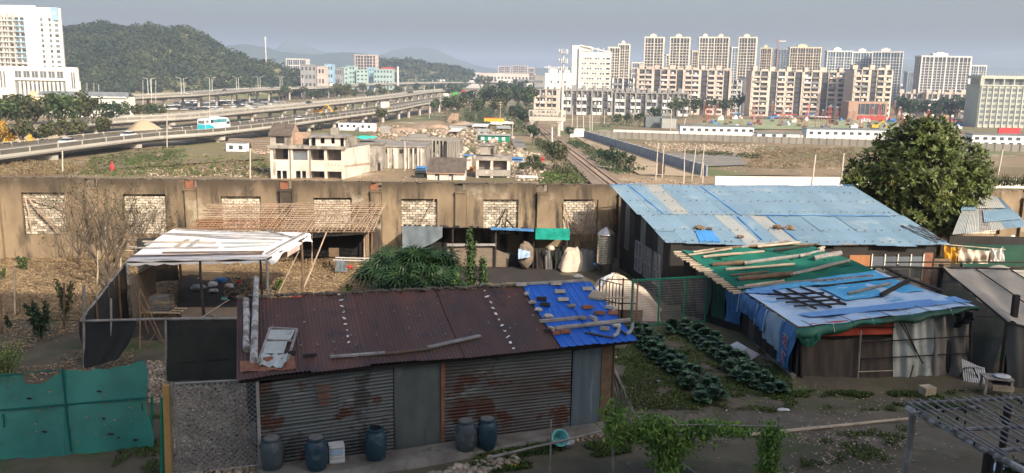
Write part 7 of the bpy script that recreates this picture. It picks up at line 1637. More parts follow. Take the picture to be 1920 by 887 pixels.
def gable():
    ga=Vector((bd.x+.55,bd.y-.2,0)); gb=Vector((ba.x+.3,ba.y+.15,0)); L=(gb-ga).length; e=lambda u:3.66-1.26*u
    P=lambda u,z:ga.lerp(gb,u)+Z3*z
    MB().slab([P(0,0),P(1,0),P(1,e(1)),P(0,e(0))],.05,(1,0,0)).build('gable_wall','dark_board',bsh)
    for k in range(9): u=k/9; MB().slab([P(u+.004,.95+.1*(k%2)),P(u+.107,.95+.1*(k%2)),P(u+.107,e(u+.107)-.04),P(u+.004,e(u)-.04)],.03,(-1,0,0)).build('wall_board',['dark_board','tin_door','wood_dark'][k%3],bsh)
    for u in (.38,.56,.74):
        MB().slab([P(u,.5),P(u+.13,.5),P(u+.13,1.75),P(u,1.75)],.05,(-1,0,0)).build('window_pane','glass_grey',bsh)
        for z in (.5,1.1,1.75): MB().bar(P(u,z)-Vector((.06,0,0)),P(u+.13,z)-Vector((.06,0,0)),.06).build('window_bar','wood_grey',bsh)
        for du in (0,.065,.13): MB().bar(P(u+du,.5)-Vector((.06,0,0)),P(u+du,1.75)-Vector((.06,0,0)),.06).build('window_bar','wood_grey',bsh)
    fa=gb; fb=Vector((bb.x-.3,bb.y+.25,0)); Q=lambda u,z,o=0:fa.lerp(fb,u)+Vector((0,-o,z))
    MB().slab([Q(0,0),Q(1,0),Q(1,2.38),Q(0,2.38)],.05,(0,1,0)).build('front_wall','dark_board',bsh)
    fu=lambda px:(vplane(px,480,fa,fb)-fa).length/(fb-fa).length
    def panel(x0,x1,z0,z1,mn,o,name='wall_board'): MB().slab([Q(fu(x0),z0,o),Q(fu(x1),z0,o),Q(fu(x1),z1,o),Q(fu(x0),z1,o)],.04,(0,1,0)).build(name,mn,bsh)
    panel(1246,1300,0,1.9,'wood_pale',.03); panel(1262,1292,.75,1.75,'cloth_white',.06,'window_pane')
    for x in (1262,1277,1292): panel(x-1,x+1.2,.7,1.8,'paint_white',.09,'window_bar')
    panel(1580,1620,0,2.0,'plywood_orange',.03); panel(1618,1722,0,1.1,'cloth_cream',.03); panel(1722,1740,0,2.1,'rust_sheet',.04)
    for k in range(4):
        x=1624+k*25; panel(x,x+22,1.1,1.95,'glass_grey',.04,'window_pane'); panel(x-2,x,1.0,2.05,'paint_white',.07,'window_bar')
    panel(1721,1723,1.0,2.05,'paint_white',.07,'window_bar')
    for k in range(7): panel(1742,1774,1.0+k*.13,1.09+k*.13,'wood_brown',.06,'louvre')
gable()
# small tin shed at the far right, cloths before it
ta=at(1785,440,2.2); tb=at(1925,424,2.2); tc=at(1875,372,3.0); td=at(1815,366,3.1)
ts=thing('tin_shed','small shed with patchwork tin roof and dark green netting at the right edge','shed',(ta.x,ta.y,0)); tf=bil(ta,tb,tc,td)
for k in range(6): corr(ts,tf,k/6,(k+1)/6+.02,-.02*(k%2),1,['dusty_tin','dusty_tin','wood_grey','dusty_tin','pale_blue_tin','pale_blue_tin'][k],.12,.016,.01*(k%2),sd=k)
corr(ts,tf,.42,1.02,.2,.55,'pale_blue_tin',.12,.016,.05,sd=9); corr(ts,tf,.3,.9,.6,1.02,'dusty_tin',.12,.016,.06,sd=10); corr(ts,tf,-.02,.3,.55,.8,'pale_blue_tin',.12,.016,.05,sd=11)
A=Vector((ta.x+.1,ta.y+.3,0)); B=at(1890,480)+Vector((0,.2,0)); B=Vector((B.x,ta.y+.3,0)); MB().slab([A,B,B+Z3*2.1,A+Z3*2.1],.05,(0,1,0)).build('front_wall','dark_board',ts)
cloth('green_netting',lambda u,v:A.lerp(B,.1+.9*u)+Vector((0,-.06,1.75-1.5*v)),14,8,'tarp_green_dark','',parent=ts,wr=.03)
for q in (A,B): MB().bar(q,q+Z3*2.15,.1).build('post','wood_dark',ts)
p=tf(.1,.95); mb=MB().blob(tuple(p+Z3*.1),(.35,.25,.12),3,.3,2); one(mb,'roof_stone','stone','stone on the top corner of the patchwork tin roof','stone')
A=at(1772,498,.0)+Vector((0,.6,0)); 
def hang(name,px0,px1,y0,y1,mn,label,Y,sd,wr=.07,sag=.15):
    cloth(name,lambda u,v:pv(px0+(px1-px0)*u,y0[0]+(y0[1]-y0[0])*u+(y1-(y0[0]+(y0[1]-y0[0])*u))*v+sag*20*math.sin(math.pi*u)*(1-v),Y),22,12,mn,label,'cloth',wr,sd)
hang('hung_cloth',1769,1800,(459,463),494,'cloth_yellow','yellow cloth hung on the line right of the blue roofed shed',33.6,3); hang('hung_cloth',1796,1862,(462,470),494,'cloth_cream','long beige cloth hung beside the yellow one',33.5,4,.09); hang('hung_cloth',1858,1882,(466,462),492,'cloth_white','white cloth end at the right of the hung cloths',33.4,5,.06)
MB().tube([pv(1765,458,33.7),pv(1885,468,33.4)],.02,5).build('line','wood_pale',thing('cloth_line','thin pole carrying the yellow and beige cloths','pole',tuple(pv(1765,458,33.7))))
p=at(1893,480); mb=MB().blob(tuple(p+Z3*.35),(.18,.15,.42),2,.12,2); mb.blob(tuple(p+Z3*.95),(.16,.14,.2),3,.1,2); one(mb,'white_bundle','cloth_white','upright white wrapped bundle beside the green netted shed','bundle',smooth=True)

# ---------------------------------------------------------------- tarpaulin shack
FL=pv(1497,614,24.3); FR=pv(1830,572,24.6); BL=pv(1393,546,28.6); BR=at(1642,507,2.5); GL=at(1278,471,2.35); GR=at(1528,460,2.7)
sk=thing('tarpaulin_shack','large patched shack covered with green netting and blue white tarpaulins','shack',(FL.x,FL.y,0))
wf3=bil(FL,FR,BR,BL); gf=bil(BL-Z3*.03,BR-Z3*.03,GR,GL)
cloth('green_net_roof',lambda u,v:gf(u,v),50,26,'green_net','',parent=sk,wr=.035,dirv=(0,0,1),seed=2)
cloth('white_tarp',lambda u,v:wf3(u,v),46,26,'pale_tarp','',parent=sk,wr=.03,dirv=(0,0,1),seed=3,fr=(5,11))
def onw(name,q,mn,dz=.035,fn=wf3,parent=sk,n=8): 
    c=[inv(fn,*p) for p in q]
    def f(u,v): a=[c[0][i]*(1-u)+c[1][i]*u for i in (0,1)]; b=[c[3][i]*(1-u)+c[2][i]*u for i in (0,1)]; return fn(a[0]*(1-v)+b[0]*v,a[1]*(1-v)+b[1]*v)+Z3*dz
    return cloth(name,f,n*2,n,mn,'',parent=parent,wr=.01,dirv=(0,0,1),seed=3)
onw('printed_panel',((1585,566),(1735,547),(1675,526),(1535,541)),'print_blue',.05); onw('printed_panel',((1425,548),(1668,524),(1638,510),(1400,542)),'print_blue',.047); onw('blue_hem',((1520,597),(1822,568),(1790,558),(1495,590)),'hem_blue',.04)
onw('blue_hem',((1400,552),(1450,552),(1480,537),(1398,545)),'hem_blue',.045)
# letters printed on the tarpaulin
def letters(txt,px,py,s,mn,ang):
    u,v=inv(wf3,px,py); p=wf3(u,v)+Z3*.06; cu=bpy.data.curves.new('lettering','FONT'); cu.body=txt; cu.size=s; cu.align_x='CENTER'
    tmp=bpy.data.objects.new('tmp',cu); dg=bpy.context.evaluated_depsgraph_get(); COL.objects.link(tmp); me=bpy.data.meshes.new_from_object(tmp.evaluated_get(bpy.context.evaluated_depsgraph_get())); bpy.data.objects.remove(tmp); me.materials.clear(); me.materials.append(MATS[mn])
    o=bpy.data.objects.new('lettering',me); COL.objects.link(o); o.parent=sk; o.location=p-OFF[sk.name]; o.rotation_euler=ang; return o
for k in range(6): letters('中国移动通信'[k],1560+k*15,530-k*1.6,.28,'tower_white',(R(2),R(-6),R(14)))
# green rolled edge along the front
def roll(u,v):
    p=wf3(u,0); a=v*math.pi*1.15; r=.13+.05*math.sin(u*11+1)+.03*math.sin(u*31); hang_=.06+.09*(1-u)*(1+math.sin(u*9)); return p+Vector((.0,-r*math.sin(a)-.02,-.02-hang_*v*1.1+r*(math.cos(a)-1)*.5))
def rl(u0,u1,mn): cloth('green_edge_tarp',lambda u,v:roll(u0+(u1-u0)*u,v),30,8,mn,'',parent=sk,wr=.02,seed=int(u0*10))
rl(-.02,.46,'tarp_green'); rl(.45,1.01,'tarp_green_dark')
cloth('green_corner_fold',lambda u,v:wf3(0,0)+Vector((-.06+.75*u,-.16-.03*u,-.12-(.42*math.sin(math.pi*min(1,u*.9+.1)))*v)),14,8,'tarp_green','',parent=sk,wr=.03,seed=4)
# left side hangings
def side(u,z): p=FL.lerp(BL,u); q=Vector((FL.x-.02,FL.y,0)).lerp(Vector((BL.x+.1,BL.y,0)),u); return Vector((p.x*(z)+q.x*(1-z),p.y,p.z*z))
for u0,u1,zb,mn in ((-.01,.19,.12,'tarp_blue'),(.17,.47,.33,'tarp_grey_blue'),(.45,.62,.48,'tarp_blue'),(.60,.98,.56,'tarp_navy')):
    cloth('side_tarp',lambda u,v:side(u0+(u1-u0)*u,1-(1-(zb+(u*.06)))*v)+Vector((-.07-.12*math.sin(v*2.2),-.01,.0)),18,14,mn,'',parent=sk,wr=.035,dirv=(-1,0,0),seed=int(zb*50))
for u in (.455,.62,.98): 
    mb=MB(); pts=[side(u,1-.45*k/6)+Vector((-.13-.12*math.sin(k/6*1.1),0,0)) for k in range(7)]; mb.tube(pts,.02,5); mb.build('tarp_seam','pale_tarp',sk)
def sideglyph(txt,u,z,s):
    cu=bpy.data.curves.new('lettering','FONT'); cu.body=txt; cu.size=s; cu.extrude=.002
    for mn,off,x in (('tower_white',.018,0),('glyph_red',.0,.012)):
        cu.offset=off; tmp=bpy.data.objects.new('tmp',cu); COL.objects.link(tmp); me=bpy.data.meshes.new_from_object(tmp.evaluated_get(bpy.context.evaluated_depsgraph_get())); bpy.data.objects.remove(tmp); me.materials.clear(); me.materials.append(MATS[mn])
        o=bpy.data.objects.new('lettering',me); COL.objects.link(o); o.parent=sk; p=side(u,z)+Vector((-.27-x,0,0)); o.location=p-OFF[sk.name]; o.rotation_euler=(R(90),R(8),R(-88))
sideglyph('班',.09,.62,.42); sideglyph('江',.10,.30,.4)
MB().slab([Vector((FL.x+.02,FL.y,0)),Vector((BL.x+.15,BL.y,0)),Vector((BL.x+.15,BL.y,BL.z-.1)),Vector((FL.x+.02,FL.y,FL.z-.15))],.05,(1,0,0)).build('side_wall','dark_board',sk)
for k in range(7): u=.03+k*.14; q=side(u,0); MB().slab([q+Vector((-.03,0,.12)),side(u+.125,0)+Vector((-.03,0,.12)),side(u+.125,0)+Vector((-.03,0,1.15)),q+Vector((-.03,0,1.15))],.03,(-1,0,0)).build('side_board',['dark_board','brown_cloth','dark_board','wood_dark'][k%4],sk)
GLb=at(1300,585); 
q0=Vector((BL.x+.15,BL.y,0)); q1=Vector((GL.x+.1,GL.y,0)); MB().slab([q0,q1,q1+Z3*(GL.z-.1),q0+Z3*(BL.z-.1)],.05,(1,0,0)).build('side_wall','dark_board',sk)
for k,(mn,zt) in enumerate((('tarp_navy',1.5),('tarp_green_dark',1.6),('grey_net_side',1.8),('wood_dark',1.9))): a=q0.lerp(q1,k*.24+.02); b=q0.lerp(q1,k*.24+.25); cloth('side_cloth',lambda u,v:a.lerp(b,u)+Vector((-.08,0,zt-(zt-.3)*v)),12,8,mn,'',parent=sk,wr=.05,dirv=(-1,0,0),seed=k)
for px in (1290,1322,1350): p=at(px+18,600-(1350-px)*.3); 
mb=MB(); mb.slab([Vector((FL.x-.12,FL.y-.08,0)),Vector((FL.x-.12,FL.y-.08,.13)),Vector((BL.x-.0,BL.y+3,.13)),Vector((BL.x-.0,BL.y+3,0))],.14,(1,0,0)); struct(mb,'kerb','ledge_concrete')
# front wall cloths
def fr(px,py): return vplane(px,py,Vector((FL.x+.03,FL.y+.12,0)),Vector((FR.x,FR.y+.12,0)))
def fcl(px0,px1,y0,y1,mn,name,sd,wr=.02,curve=0,p=None):
    cloth(name,lambda u,v:fr(px0+(px1-px0)*u,(y0[0]+(y0[1]-y0[0])*u+curve*math.sin(math.pi*u))*(1-v)+(y1[0]+(y1[1]-y1[0])*u)*v),24,16,mn,'',parent=sk,wr=wr,seed=sd,fr=(4,9))
fcl(1500,1606,(628,634),(724,724),'brown_cloth','brown_cloth',1,.02,6); fcl(1606,1673,(634,632),(744,742),'brown_cloth','brown_cloth',2,.015,5); fcl(1516,1676,(607,592),(632,626),'red_cloth','red_cloth',3,.012)
fcl(1674,1748,(592,590),(740,742),'dirty_white_sheet','white_sheet',4,.045); fcl(1735,1822,(588,582),(738,734),'grey_cloth','grey_sheet',5,.08)
MB().slab([fr(1500,742)+Vector((0,.1,0)),fr(1815,740)+Vector((0,.1,0)),fr(1815,590)+Vector((0,.1,0)),fr(1500,630)+Vector((0,.1,0))],.04,(0,1,0)).build('front_wall','dark_board',sk)
for a,b,r,mn in (((1612,618),(1604,745),.025,'wood_grey'),((1515,612),(1675,612),.02,'wire_black'),((1612,641),(1820,628),.018,'wire_black'),((1608,672),(1820,660),.018,'wire_black'),((1608,695),(1672,693),.012,'wood_pale'),((1710,683),(1696,738),.02,'dark_metal'),((1690,600),(1722,670),.02,'wood_dark'),((1683,598),(1728,680),.02,'wood_dark'),((1500,727),(1605,723),.018,'wood_grey'),((1820,585),(1818,668),.015,'wire_black'),((1818,590),(1815,742),.05,'wood_dark'),((1500,620),(1502,742),.05,'wood_dark')):
    MB().tube([fr(*a)-Vector((0,.09,0)),fr(*b)-Vector((0,.09,0))],r,6).build('batten',mn,sk)
cloth('loose_hanging',lambda u,v:pv(1790+35*u,588-6*u+30*v*(1-.4*u),24.5),10,8,'wire_black','',parent=sk,wr=.08,seed=7)
for k in range(9): p=roll(.08+k*.11,.0); q=roll(.09+k*.11,1.); MB().tube([wf3(.05+k*.11,.1)+Z3*.06,p+Vector((0,-.03,.03)),roll(.085+k*.11,.5)+Vector((0,-.04,0)),q+Vector((0,-.04,0))],.009,4).build('tie_rope','wire_black' if k%2==0 else 'lamp_post',sk)
# battens, grid and planks on the roofs
def rb_(fn,a,b,w_,h_,mn,label,name='plank',log=0,g=None): return plank(fn,a,b,w_,h_,mn,label,name,'log' if log else 'plank',.04,g,log)
grid=thing('batten_grid','black wooden lattice grid lying on the white and blue tarpaulin','lattice',tuple(wf3(.2,.5)))
for a,b in (((1440,556),(1545,553)),((1455,564),(1562,560)),((1472,571),(1575,566)),((1488,578),(1584,573)),((1450,548),(1530,583)),((1475,545),(1558,580)),((1500,541),(1586,575))): p=wf3(*inv(wf3,*a))+Z3*.07; q=wf3(*inv(wf3,*b))+Z3*.07; MB().bar(p,q,.06,.05).build('lattice_bar','wood_dark',grid)
rb_(wf3,(1590,556),(1670,537),0,.1,'wood_grey','round grey pole on the white tarpaulin, left of the dark timber','log',.05); rb_(wf3,(1652,558),(1703,531),.13,.09,'wood_dark','short dark timber slanting on the white tarpaulin'); rb_(wf3,(1662,506),(1692,522),.12,.05,'wood_dark','dark board at the top right corner of the tarpaulin'); rb_(wf3,(1692,523),(1770,551),.13,.06,'wood_dark','long dark timber near the right edge of the tarpaulin'); rb_(wf3,(1536,541),(1686,523),.06,.05,'wood_dark','thin dark batten across the upper tarpaulin'); rb_(wf3,(1520,531),(1637,520),.1,.05,'wood_grey','grey batten along the seam of green net and tarpaulin')
for i,(a,b,w_,lg,mn) in enumerate([((1382,543),(1535,528),.16,0,'wood_grey'),((1385,527),(1485,517),0,.09,'wood_brown'),((1480,519),(1592,493),0,.06,'wood_grey'),((1360,509),(1490,499),0,.045,'wood_pale'),((1335,500),(1400,495),0,.07,'wood_brown'),((1395,497),(1518,480),0,.06,'wood_grey'),((1500,484),(1545,472),0,.05,'wood_grey'),((1526,488),(1578,478),0,.1,'wood_grey'),((1318,485),(1432,475),0,.05,'wood_pale'),((1290,482),(1372,470),0,.035,'wood_pale'),((1340,470),(1420,464),0,.04,'wood_brown'),((1390,467),(1480,455),0,.05,'wood_grey'),((1452,473),(1520,464),0,.045,'wood_dark'),((1535,470),(1545,466),.1,0,'wood_pale'),((1370,520),(1440,513),0,.035,'wood_brown'),((1420,466),(1500,458),0,.04,'wood_pale'),((1300,476),(1340,470),0,.04,'wood_pale'),((1395,540),(1470,530),0,.04,'wood_pale')]):
    rb_(gf,a,b,w_,.05,mn,'weathered %s laid across the green netting roof to hold it down'%('log' if lg else 'plank'),'log' if lg else 'plank',lg,'poles holding down the green netting')
mb=MB()
for k in range(22): v=k/21; p=gf(0,v); mb.tube([p+Vector((-.28-rn.uniform(0,.12),rn.uniform(-.05,.05),-.05)),p+Vector((.3,0,-.03))],rn.uniform(.03,.05),6)
mb.build('rafter_ends','wood_pale',sk,kind='stuff')
mb=MB()
for k in range(40): p=gf(rn.uniform(.04,.95),rn.uniform(.05,.95))+Z3*.03; mb.box(tuple(p),(rn.uniform(.1,.35),rn.uniform(.04,.1),.008),rn.uniform(-.3,.3))
mb.build('net_gap','tarp_green_dark',sk,kind='stuff')
for (a,b,c_,d_,mn,l) in (((1366,648),(1382,640),(1402,652),(1388,660),'white_plastic','white foam board lying against the shack kerb'),((1385,664),(1402,652),(1425,664),(1408,675),'wood_grey','grey board tilted beside the white foam board')):
    mb=MB().slab([at(*a,.1),at(*b,.3),at(*c_,.28),at(*d_,.08)],.03); one(mb,'board',mn,l,'board')
p=at(1737,742); mb=MB().box(tuple(p+Z3*.14),(.36,.3,.28),.3); one(mb,'cardboard_box','wood_pale','crushed tan box at the foot of the grey sheet','box')
# ---------------------------------------------------------------- net house, post and table at the right
T0=at(1765,503,2.3); T1=at(1888,604,1.85); T2=at(2010,640,1.6); T3=at(2010,500,2.3); W0=at(1640,500,2.2)
nh=thing('net_house','net covered frame house with netting paler on top at the right edge','net house',(T0.x,T0.y,0))
cloth('net_roof',bil(T1,T2,T3,T0),30,20,'grey_net','',parent=nh,wr=.05,dirv=(0,0,1),seed=2)
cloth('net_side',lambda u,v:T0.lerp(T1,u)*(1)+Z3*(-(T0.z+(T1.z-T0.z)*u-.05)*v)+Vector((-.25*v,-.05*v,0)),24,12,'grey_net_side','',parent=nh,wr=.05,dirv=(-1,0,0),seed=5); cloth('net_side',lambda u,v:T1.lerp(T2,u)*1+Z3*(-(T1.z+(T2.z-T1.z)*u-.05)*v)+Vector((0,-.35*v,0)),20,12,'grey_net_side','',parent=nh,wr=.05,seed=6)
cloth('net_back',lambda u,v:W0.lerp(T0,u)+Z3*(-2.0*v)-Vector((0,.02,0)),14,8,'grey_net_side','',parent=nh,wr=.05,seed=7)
for a,b,r in ((W0,T0,.04),(T0,T1,.035),(T1,T2,.035),(T0,T3,.04),(T0+Vector((1.2,0,0)),T1+Vector((1.3,0,.02)),.02),(T0+Vector((2.4,0,0)),T1+Vector((2.5,0,.02)),.02),(Vector((T0.x,T0.y,0)),T0+Z3*.15,.09),(Vector((T1.x,T1.y,0)),T1,.05),(W0-Z3*2.2,W0,.05),(W0+Vector((.8,0,-2.2)),W0+Vector((.8,0,.1)),.04),(W0+Vector((-.4,-.3,.05)),T0+Vector((4,-.5,.12)),.03),(W0+Vector((.5,.3,.1)),T3+Vector((0,.2,.1)),.03)):
    MB().tube([a,a.lerp(b,.5)+Z3*.02,b],r,6).build('pole','wood_dark',nh)
p=at(1888,706); q=pv(1906,553,p.y); MB().bar(p-Z3*.1,q,.16,.14).build('shaft','dark_board',thing('dark_post','thick black leaning post before the net house','post',tuple(p)))
A=at(1818,676);B=at(1902,676); t=thing('mesh_fence','short dark green wire fence between shack and black post','fence',tuple(A)); mb=MB()
for k in range(28): p=A.lerp(B,k/27); mb.bar(p,p+Z3*1.45,.008)
for k in range(12): mb.bar(A+Z3*(.1+.12*k),B+Z3*(.1+.12*k),.008)
mb.build('wire_mesh','green_metal',t); MB().bar(A+Z3*1.45,B+Z3*1.45,.02).build('top_wire','green_metal',t)
A=at(1808,716);B=at(1850,722); t=thing('slatted_board','white grey slatted pallet leaning behind the low table','pallet',tuple(A))
for k in range(11): p=A.lerp(B,k/10); MB().bar(p+Vector((0,.25,.62-.02*k)),p+Z3*.02,.035,.02).build('slat','white_plastic',t)
for k in range(2): MB().bar(A+Vector((0,.06+.14*k,.12+.36*k)),B+Vector((0,.06+.14*k,.1+.34*k)),.03).build('cross_slat','white_plastic',t)
p=at(1868,741); t=thing('low_table','small rough wooden table at the right of the shack','table',tuple(p),None,-.2)
bx('table_top','wood_grey',t,(0,.1,.5),(.75,.5,.04)); bx('shelf','wood_pale',t,(.12,-.12,.25),(.55,.04,.16)); bx('dark_shelf','wood_dark',t,(.1,.1,.36),(.5,.4,.03))
for x in (-.33,.33):
    for y in (-.1,.32): bx('leg','wood_grey',t,(x,y,.25),(.06,.06,.5))
q=p+Vector((.12,.05,.52)); mb=MB().lathe(tuple(q),[(.1,0),(.22,.03),(.23,.045),(.1,.02)],24); one(mb,'enamel_basin','white_plastic','white round basin standing on the low wooden table','basin',smooth=True)
p=at(1900,688,.5); mb=MB().blob(tuple(p+Z3*.3),(.12,.1,.2),3,.15,2); one(mb,'teal_bucket','turquoise_plastic','teal plastic bottle hung on the black post','bottle')
mb=MB(); mb.tube([at(1800,708),at(1808,690,.4),at(1825,690,.45),at(1835,712,.1)],.02,6); one(mb,'bent_hose','wire_black','bent black hose loop beside the slatted pallet','hose')
# ---------------------------------------------------------------- bamboo trellis in the right corner
ka=at(1702,764,2.05); kb=at(1990,742,2.05); kc=at(2100,905,2.05); kd=at(1945,905,2.05)
tr=thing('bamboo_trellis','grey bamboo trellis table of thin rods on weathered posts','trellis',(ka.x,ka.y,0)); tfn=bil(ka,kb,kc,kd)
P=lambda px,py,l=0:at(px,py,2.05+l)
MB().tube([P(1700,765,-.06),P(1780,805,-.06),P(1848,845,-.06),P(1950,898,-.06)],[.07,.075,.07,.07],8).build('edge_log','bark_white',tr)
for a,b,r in (((1695,757),(1960,744),.035),((1705,775),(1840,762),.028),((1780,806),(1990,798),.04),((1845,846),(1990,838),.04)): MB().tube([P(*a,.02),P(*b,.02)],r,7).build('cross_pole','bamboo_grey',tr)
for k in range(19):
    x=1702+k*15.5+rn.uniform(-3,3); y=757-k*.9; stick(MB(),P(x-6,y-6,.06),P(x+6+165+rn.uniform(-12,12),y+95+rn.uniform(-4,4),.06),.02,6,.025,k,.8).build('rod','bamboo_grey',tr)
for px,py_,r in ((1712,770,.075),(1890,760,.08),(1855,850,.1)): p=P(px,py_,-.05); MB().tube([(p.x-.03,p.y,-.2),(p.x,p.y,1),tuple(p)],[r,r*.9,r],8).build('post','wood_grey' if px<1800 else 'wood_dark',tr)
mb=MB()
for k in range(36): p=tfn(rn.uniform(0,.9),rn.uniform(0,.6))+Z3*.03; mb.box(tuple(p),(.05,.03,.06),rn.random())
mb.build('ties','wire_black',tr,kind='stuff')
q=at(1905,880,.02); mb=MB().blob(tuple(q),(.5,.35,.06),3,.2,2); one(mb,'plastic_sheet','pale_tarp','pale blue plastic crumpled on the ground under the trellis','sheet')
# ---------------------------------------------------------------- plants of the yard
def leafobj(name,V,F,mn,parent=None,loc=None,kind=None):
    off=np.array(tuple(OFF[parent.name])) if parent is not None else np.array([0,0,0.]); o=bpy.data.objects.new(name,npmesh(name,V-off,F,mn)); COL.objects.link(o); o.parent=parent
    if kind: o['kind']=kind
    return o
def big_tree():
    Y=41.5; c=pv(1722,345,Y); t=thing('evergreen_tree','big broad leaved evergreen tree rising behind the blue roofed shed','tree',(c.x,Y,0)); rng=np.random.default_rng(3)
    L=[(1722,300,1.9),(1700,270,1.2),(1740,262,1.3),(1650,320,1.35),(1625,350,1.1),(1608,328,.7),(1690,345,1.6),(1770,310,1.5),(1800,300,1.2),(1815,345,1.1),(1832,318,.8),(1780,355,1.4),(1750,390,1.3),(1700,390,1.2),(1655,385,1.0),(1790,385,1.0),(1775,410,.9),(1725,255,.9),(1762,258,.8),(1845,345,.5),(1742,425,.7),(1600,338,.45),(1668,290,1.0)]
    Pn=[];Dn=[]
    for px,py_,r in L:
        cc=pv(px,py_,Y+rng.uniform(-1.2,1.0)); n=int(80*r*r)+16; D=rng.normal(0,1,(n,3)); D/=np.linalg.norm(D,axis=1)[:,None]; C=np.array(tuple(cc))+D*(r*rng.uniform(.6,1.02,n))[:,None]
        # each point carries a rosette of long leaves
        m=11; a=rng.uniform(0,6.28,(n,m)); el=rng.uniform(-.1,.9,(n,m))
        up=D*.7+np.array([0,0,.5]); up/=np.linalg.norm(up,axis=1)[:,None]; h=np.cross(up,rng.normal(0,1,(n,3))); h/=np.linalg.norm(h,axis=1)[:,None]; h2=np.cross(up,h)
        d=(h[:,None]*np.cos(a)[...,None]+h2[:,None]*np.sin(a)[...,None])*np.cos(el)[...,None]+up[:,None]*np.sin(el)[...,None]
        s=.28*rng.uniform(.6,1.25,(n,m,1)); b=np.cross(d,up[:,None]); b/=np.linalg.norm(b,axis=2)[...,None]+1e-9; o=C[:,None]
        V=np.stack([o+d*.02,o+d*s*.5+b*s*.17,o+d*s,o+d*s*.5-b*s*.17],2).reshape(-1,3); Pn.append(V)
    V=np.concatenate(Pn); leafobj('crown',V,np.arange(len(V)).reshape(-1,4),'leaf_big_tree',t)
    base=Vector((c.x,Y,0)); mb=MB().tube([base,base+Vector((.1,0,1.2)),base+Vector((-.1,.1,2.4))],[.28,.22,.18],8); mb.build('trunk','trunk',t)
    for px,py_,r in L[:16]: q=pv(px,py_,Y); MB().tube([base+Z3*1.9,base.lerp(q,.5)+Z3*.9,q],[.12,.07,.02],5).build('limb','trunk',t)
big_tree()
# fan palms
def palms():
    rng=random.Random(5); metas=[]
    for m in range(4):
        mb=MB(); nb=15
        for k in range(nb):
            a=(k/(nb-1)-.5)*4.6; L=rng.uniform(.42,.56); d=Vector((math.cos(a),math.sin(a),0)); s=d.cross(Z3)*.028; droop=rng.uniform(.12,.3)
            p0=d*.04; p1=d*L*.55+Z3*.07; p2=d*L-Z3*droop*.6
            mb.add([p0-s*.5,p0+s*.5,p1+s,p1-s,p2],[(0,1,2,3),(3,2,4)])
        metas.append(mb.mesh('fan','palm_leaf'))
    for i,(px,Yp,h,n,l) in enumerate([(712,32.3,1.4,26,'low fan palm at the left of the clump'),(742,33.2,2.0,34,'tall fan palm left of centre in the clump'),(780,32.6,2.15,40,'tallest fan palm in the middle of the clump'),(822,33.2,1.85,34,'fan palm right of centre in the clump'),(755,31.6,1.35,30,'low fan palm in front of the clump'),(826,31.8,1.1,20,'small fan palm at the right of the clump')]):
        b=pv(px,540,Yp); t=thing('fan_palm',l+' behind the rusty roof','palm',(b.x,Yp,0),'fan palms behind the rusty roof'); inst('trunk',MB().tube([(0,0,0),(0,0,h*.6)],[.09,.07],6).mesh('trunk','trunk'),t)
        for k in range(n):
            a=rng.uniform(0,6.28); el=rng.uniform(-.25,1.25); r=rng.uniform(.45,.85); d=Vector((math.cos(a)*math.cos(el),math.sin(a)*math.cos(el),math.sin(el)*.75)); p=Vector((0,0,h*.58))+d*r
            o=inst('fan_leaf',metas[k%4],t,tuple(p),(0,0,0),rng.uniform(1.05,1.45)); q=d.to_track_quat('X','Z'); o.rotation_mode='QUATERNION'; o.rotation_quaternion=q@Euler((rng.uniform(-.5,.5),rng.uniform(-.2,.5),0)).to_quaternion()
            if k%3==0: inst('stalk',MB().tube([(0,0,h*.55),tuple(p)],.012,4).mesh('stalk','palm_leaf'),t)
palms()
def shrub(px,py,h,r,mn,name,label,n=500,lf=.12,stems=5,Y=None,seed=1,cat='shrub',asp=.45,col=False):
    b=at(px,py) if Y is None else Vector((pv(px,py,Y).x,Y,0)); t=thing(name,label,cat,tuple(b)); rng=np.random.default_rng(seed); rg=random.Random(seed); P=[];D=[]
    for s in range(stems):
        a=rg.uniform(0,6.28); tip=b+Vector((math.cos(a)*r*(.7 if not col else .3)*rg.uniform(.3,1),math.sin(a)*r*.6*rg.uniform(.3,1),h*rg.uniform(.75,1))); stick(MB(),b,tip,.02,5,.03,s).build('stem','trunk',t)
        m=n//stems; u=rng.uniform(.15,1,m)**.8; base=np.array(tuple(b))+(np.array(tuple(tip-b)))*u[:,None]; d=rng.normal(0,1,(m,3)); d/=np.linalg.norm(d,axis=1)[:,None]; rad=r*(.30 if not col else .8)*rng.uniform(.2,1,m)*(1.1-u*.5); P.append(base+d*rad[:,None]); D.append(d+np.array([0,0,.5]))
    V,F=leaves(np.concatenate(P),np.concatenate(D),lf,asp,rng,.5,droop=.3); leafobj('foliage',V,F,mn,t); return t
shrub(882,550,2.75,.36,'shrub_leaf','tall_shrub','tall slim leafy shrub in front of the low shed, right of the palms',1500,.13,4,33.2,2,col=True); shrub(905,555,1.7,.35,'shrub_leaf','tall_shrub','lower leafy shrub beside the tall slim one',700,.13,3,32.8,3,col=True); shrub(850,545,1.3,.4,'vine_leaf','shrub','small light green shrub at the right foot of the palms',420,.13,3,31.6,4)
shrub(78,636,1.25,.7,'leaf_dark','shrub','dark green bush in the shaded left corner',900,.13,7,seed=5); shrub(122,600,1.5,.6,'shrub_leaf','shrub','thin open bush right of the dark one',420,.12,7,seed=6); shrub(45,507,.7,.45,'shrub_leaf','shrub','small bright bush on the sunlit leaf litter near the wall',420,.1,5,seed=7); shrub(5,525,.6,.3,'shrub_leaf','shrub','little green plant cut by the left edge',200,.1,4,seed=8)
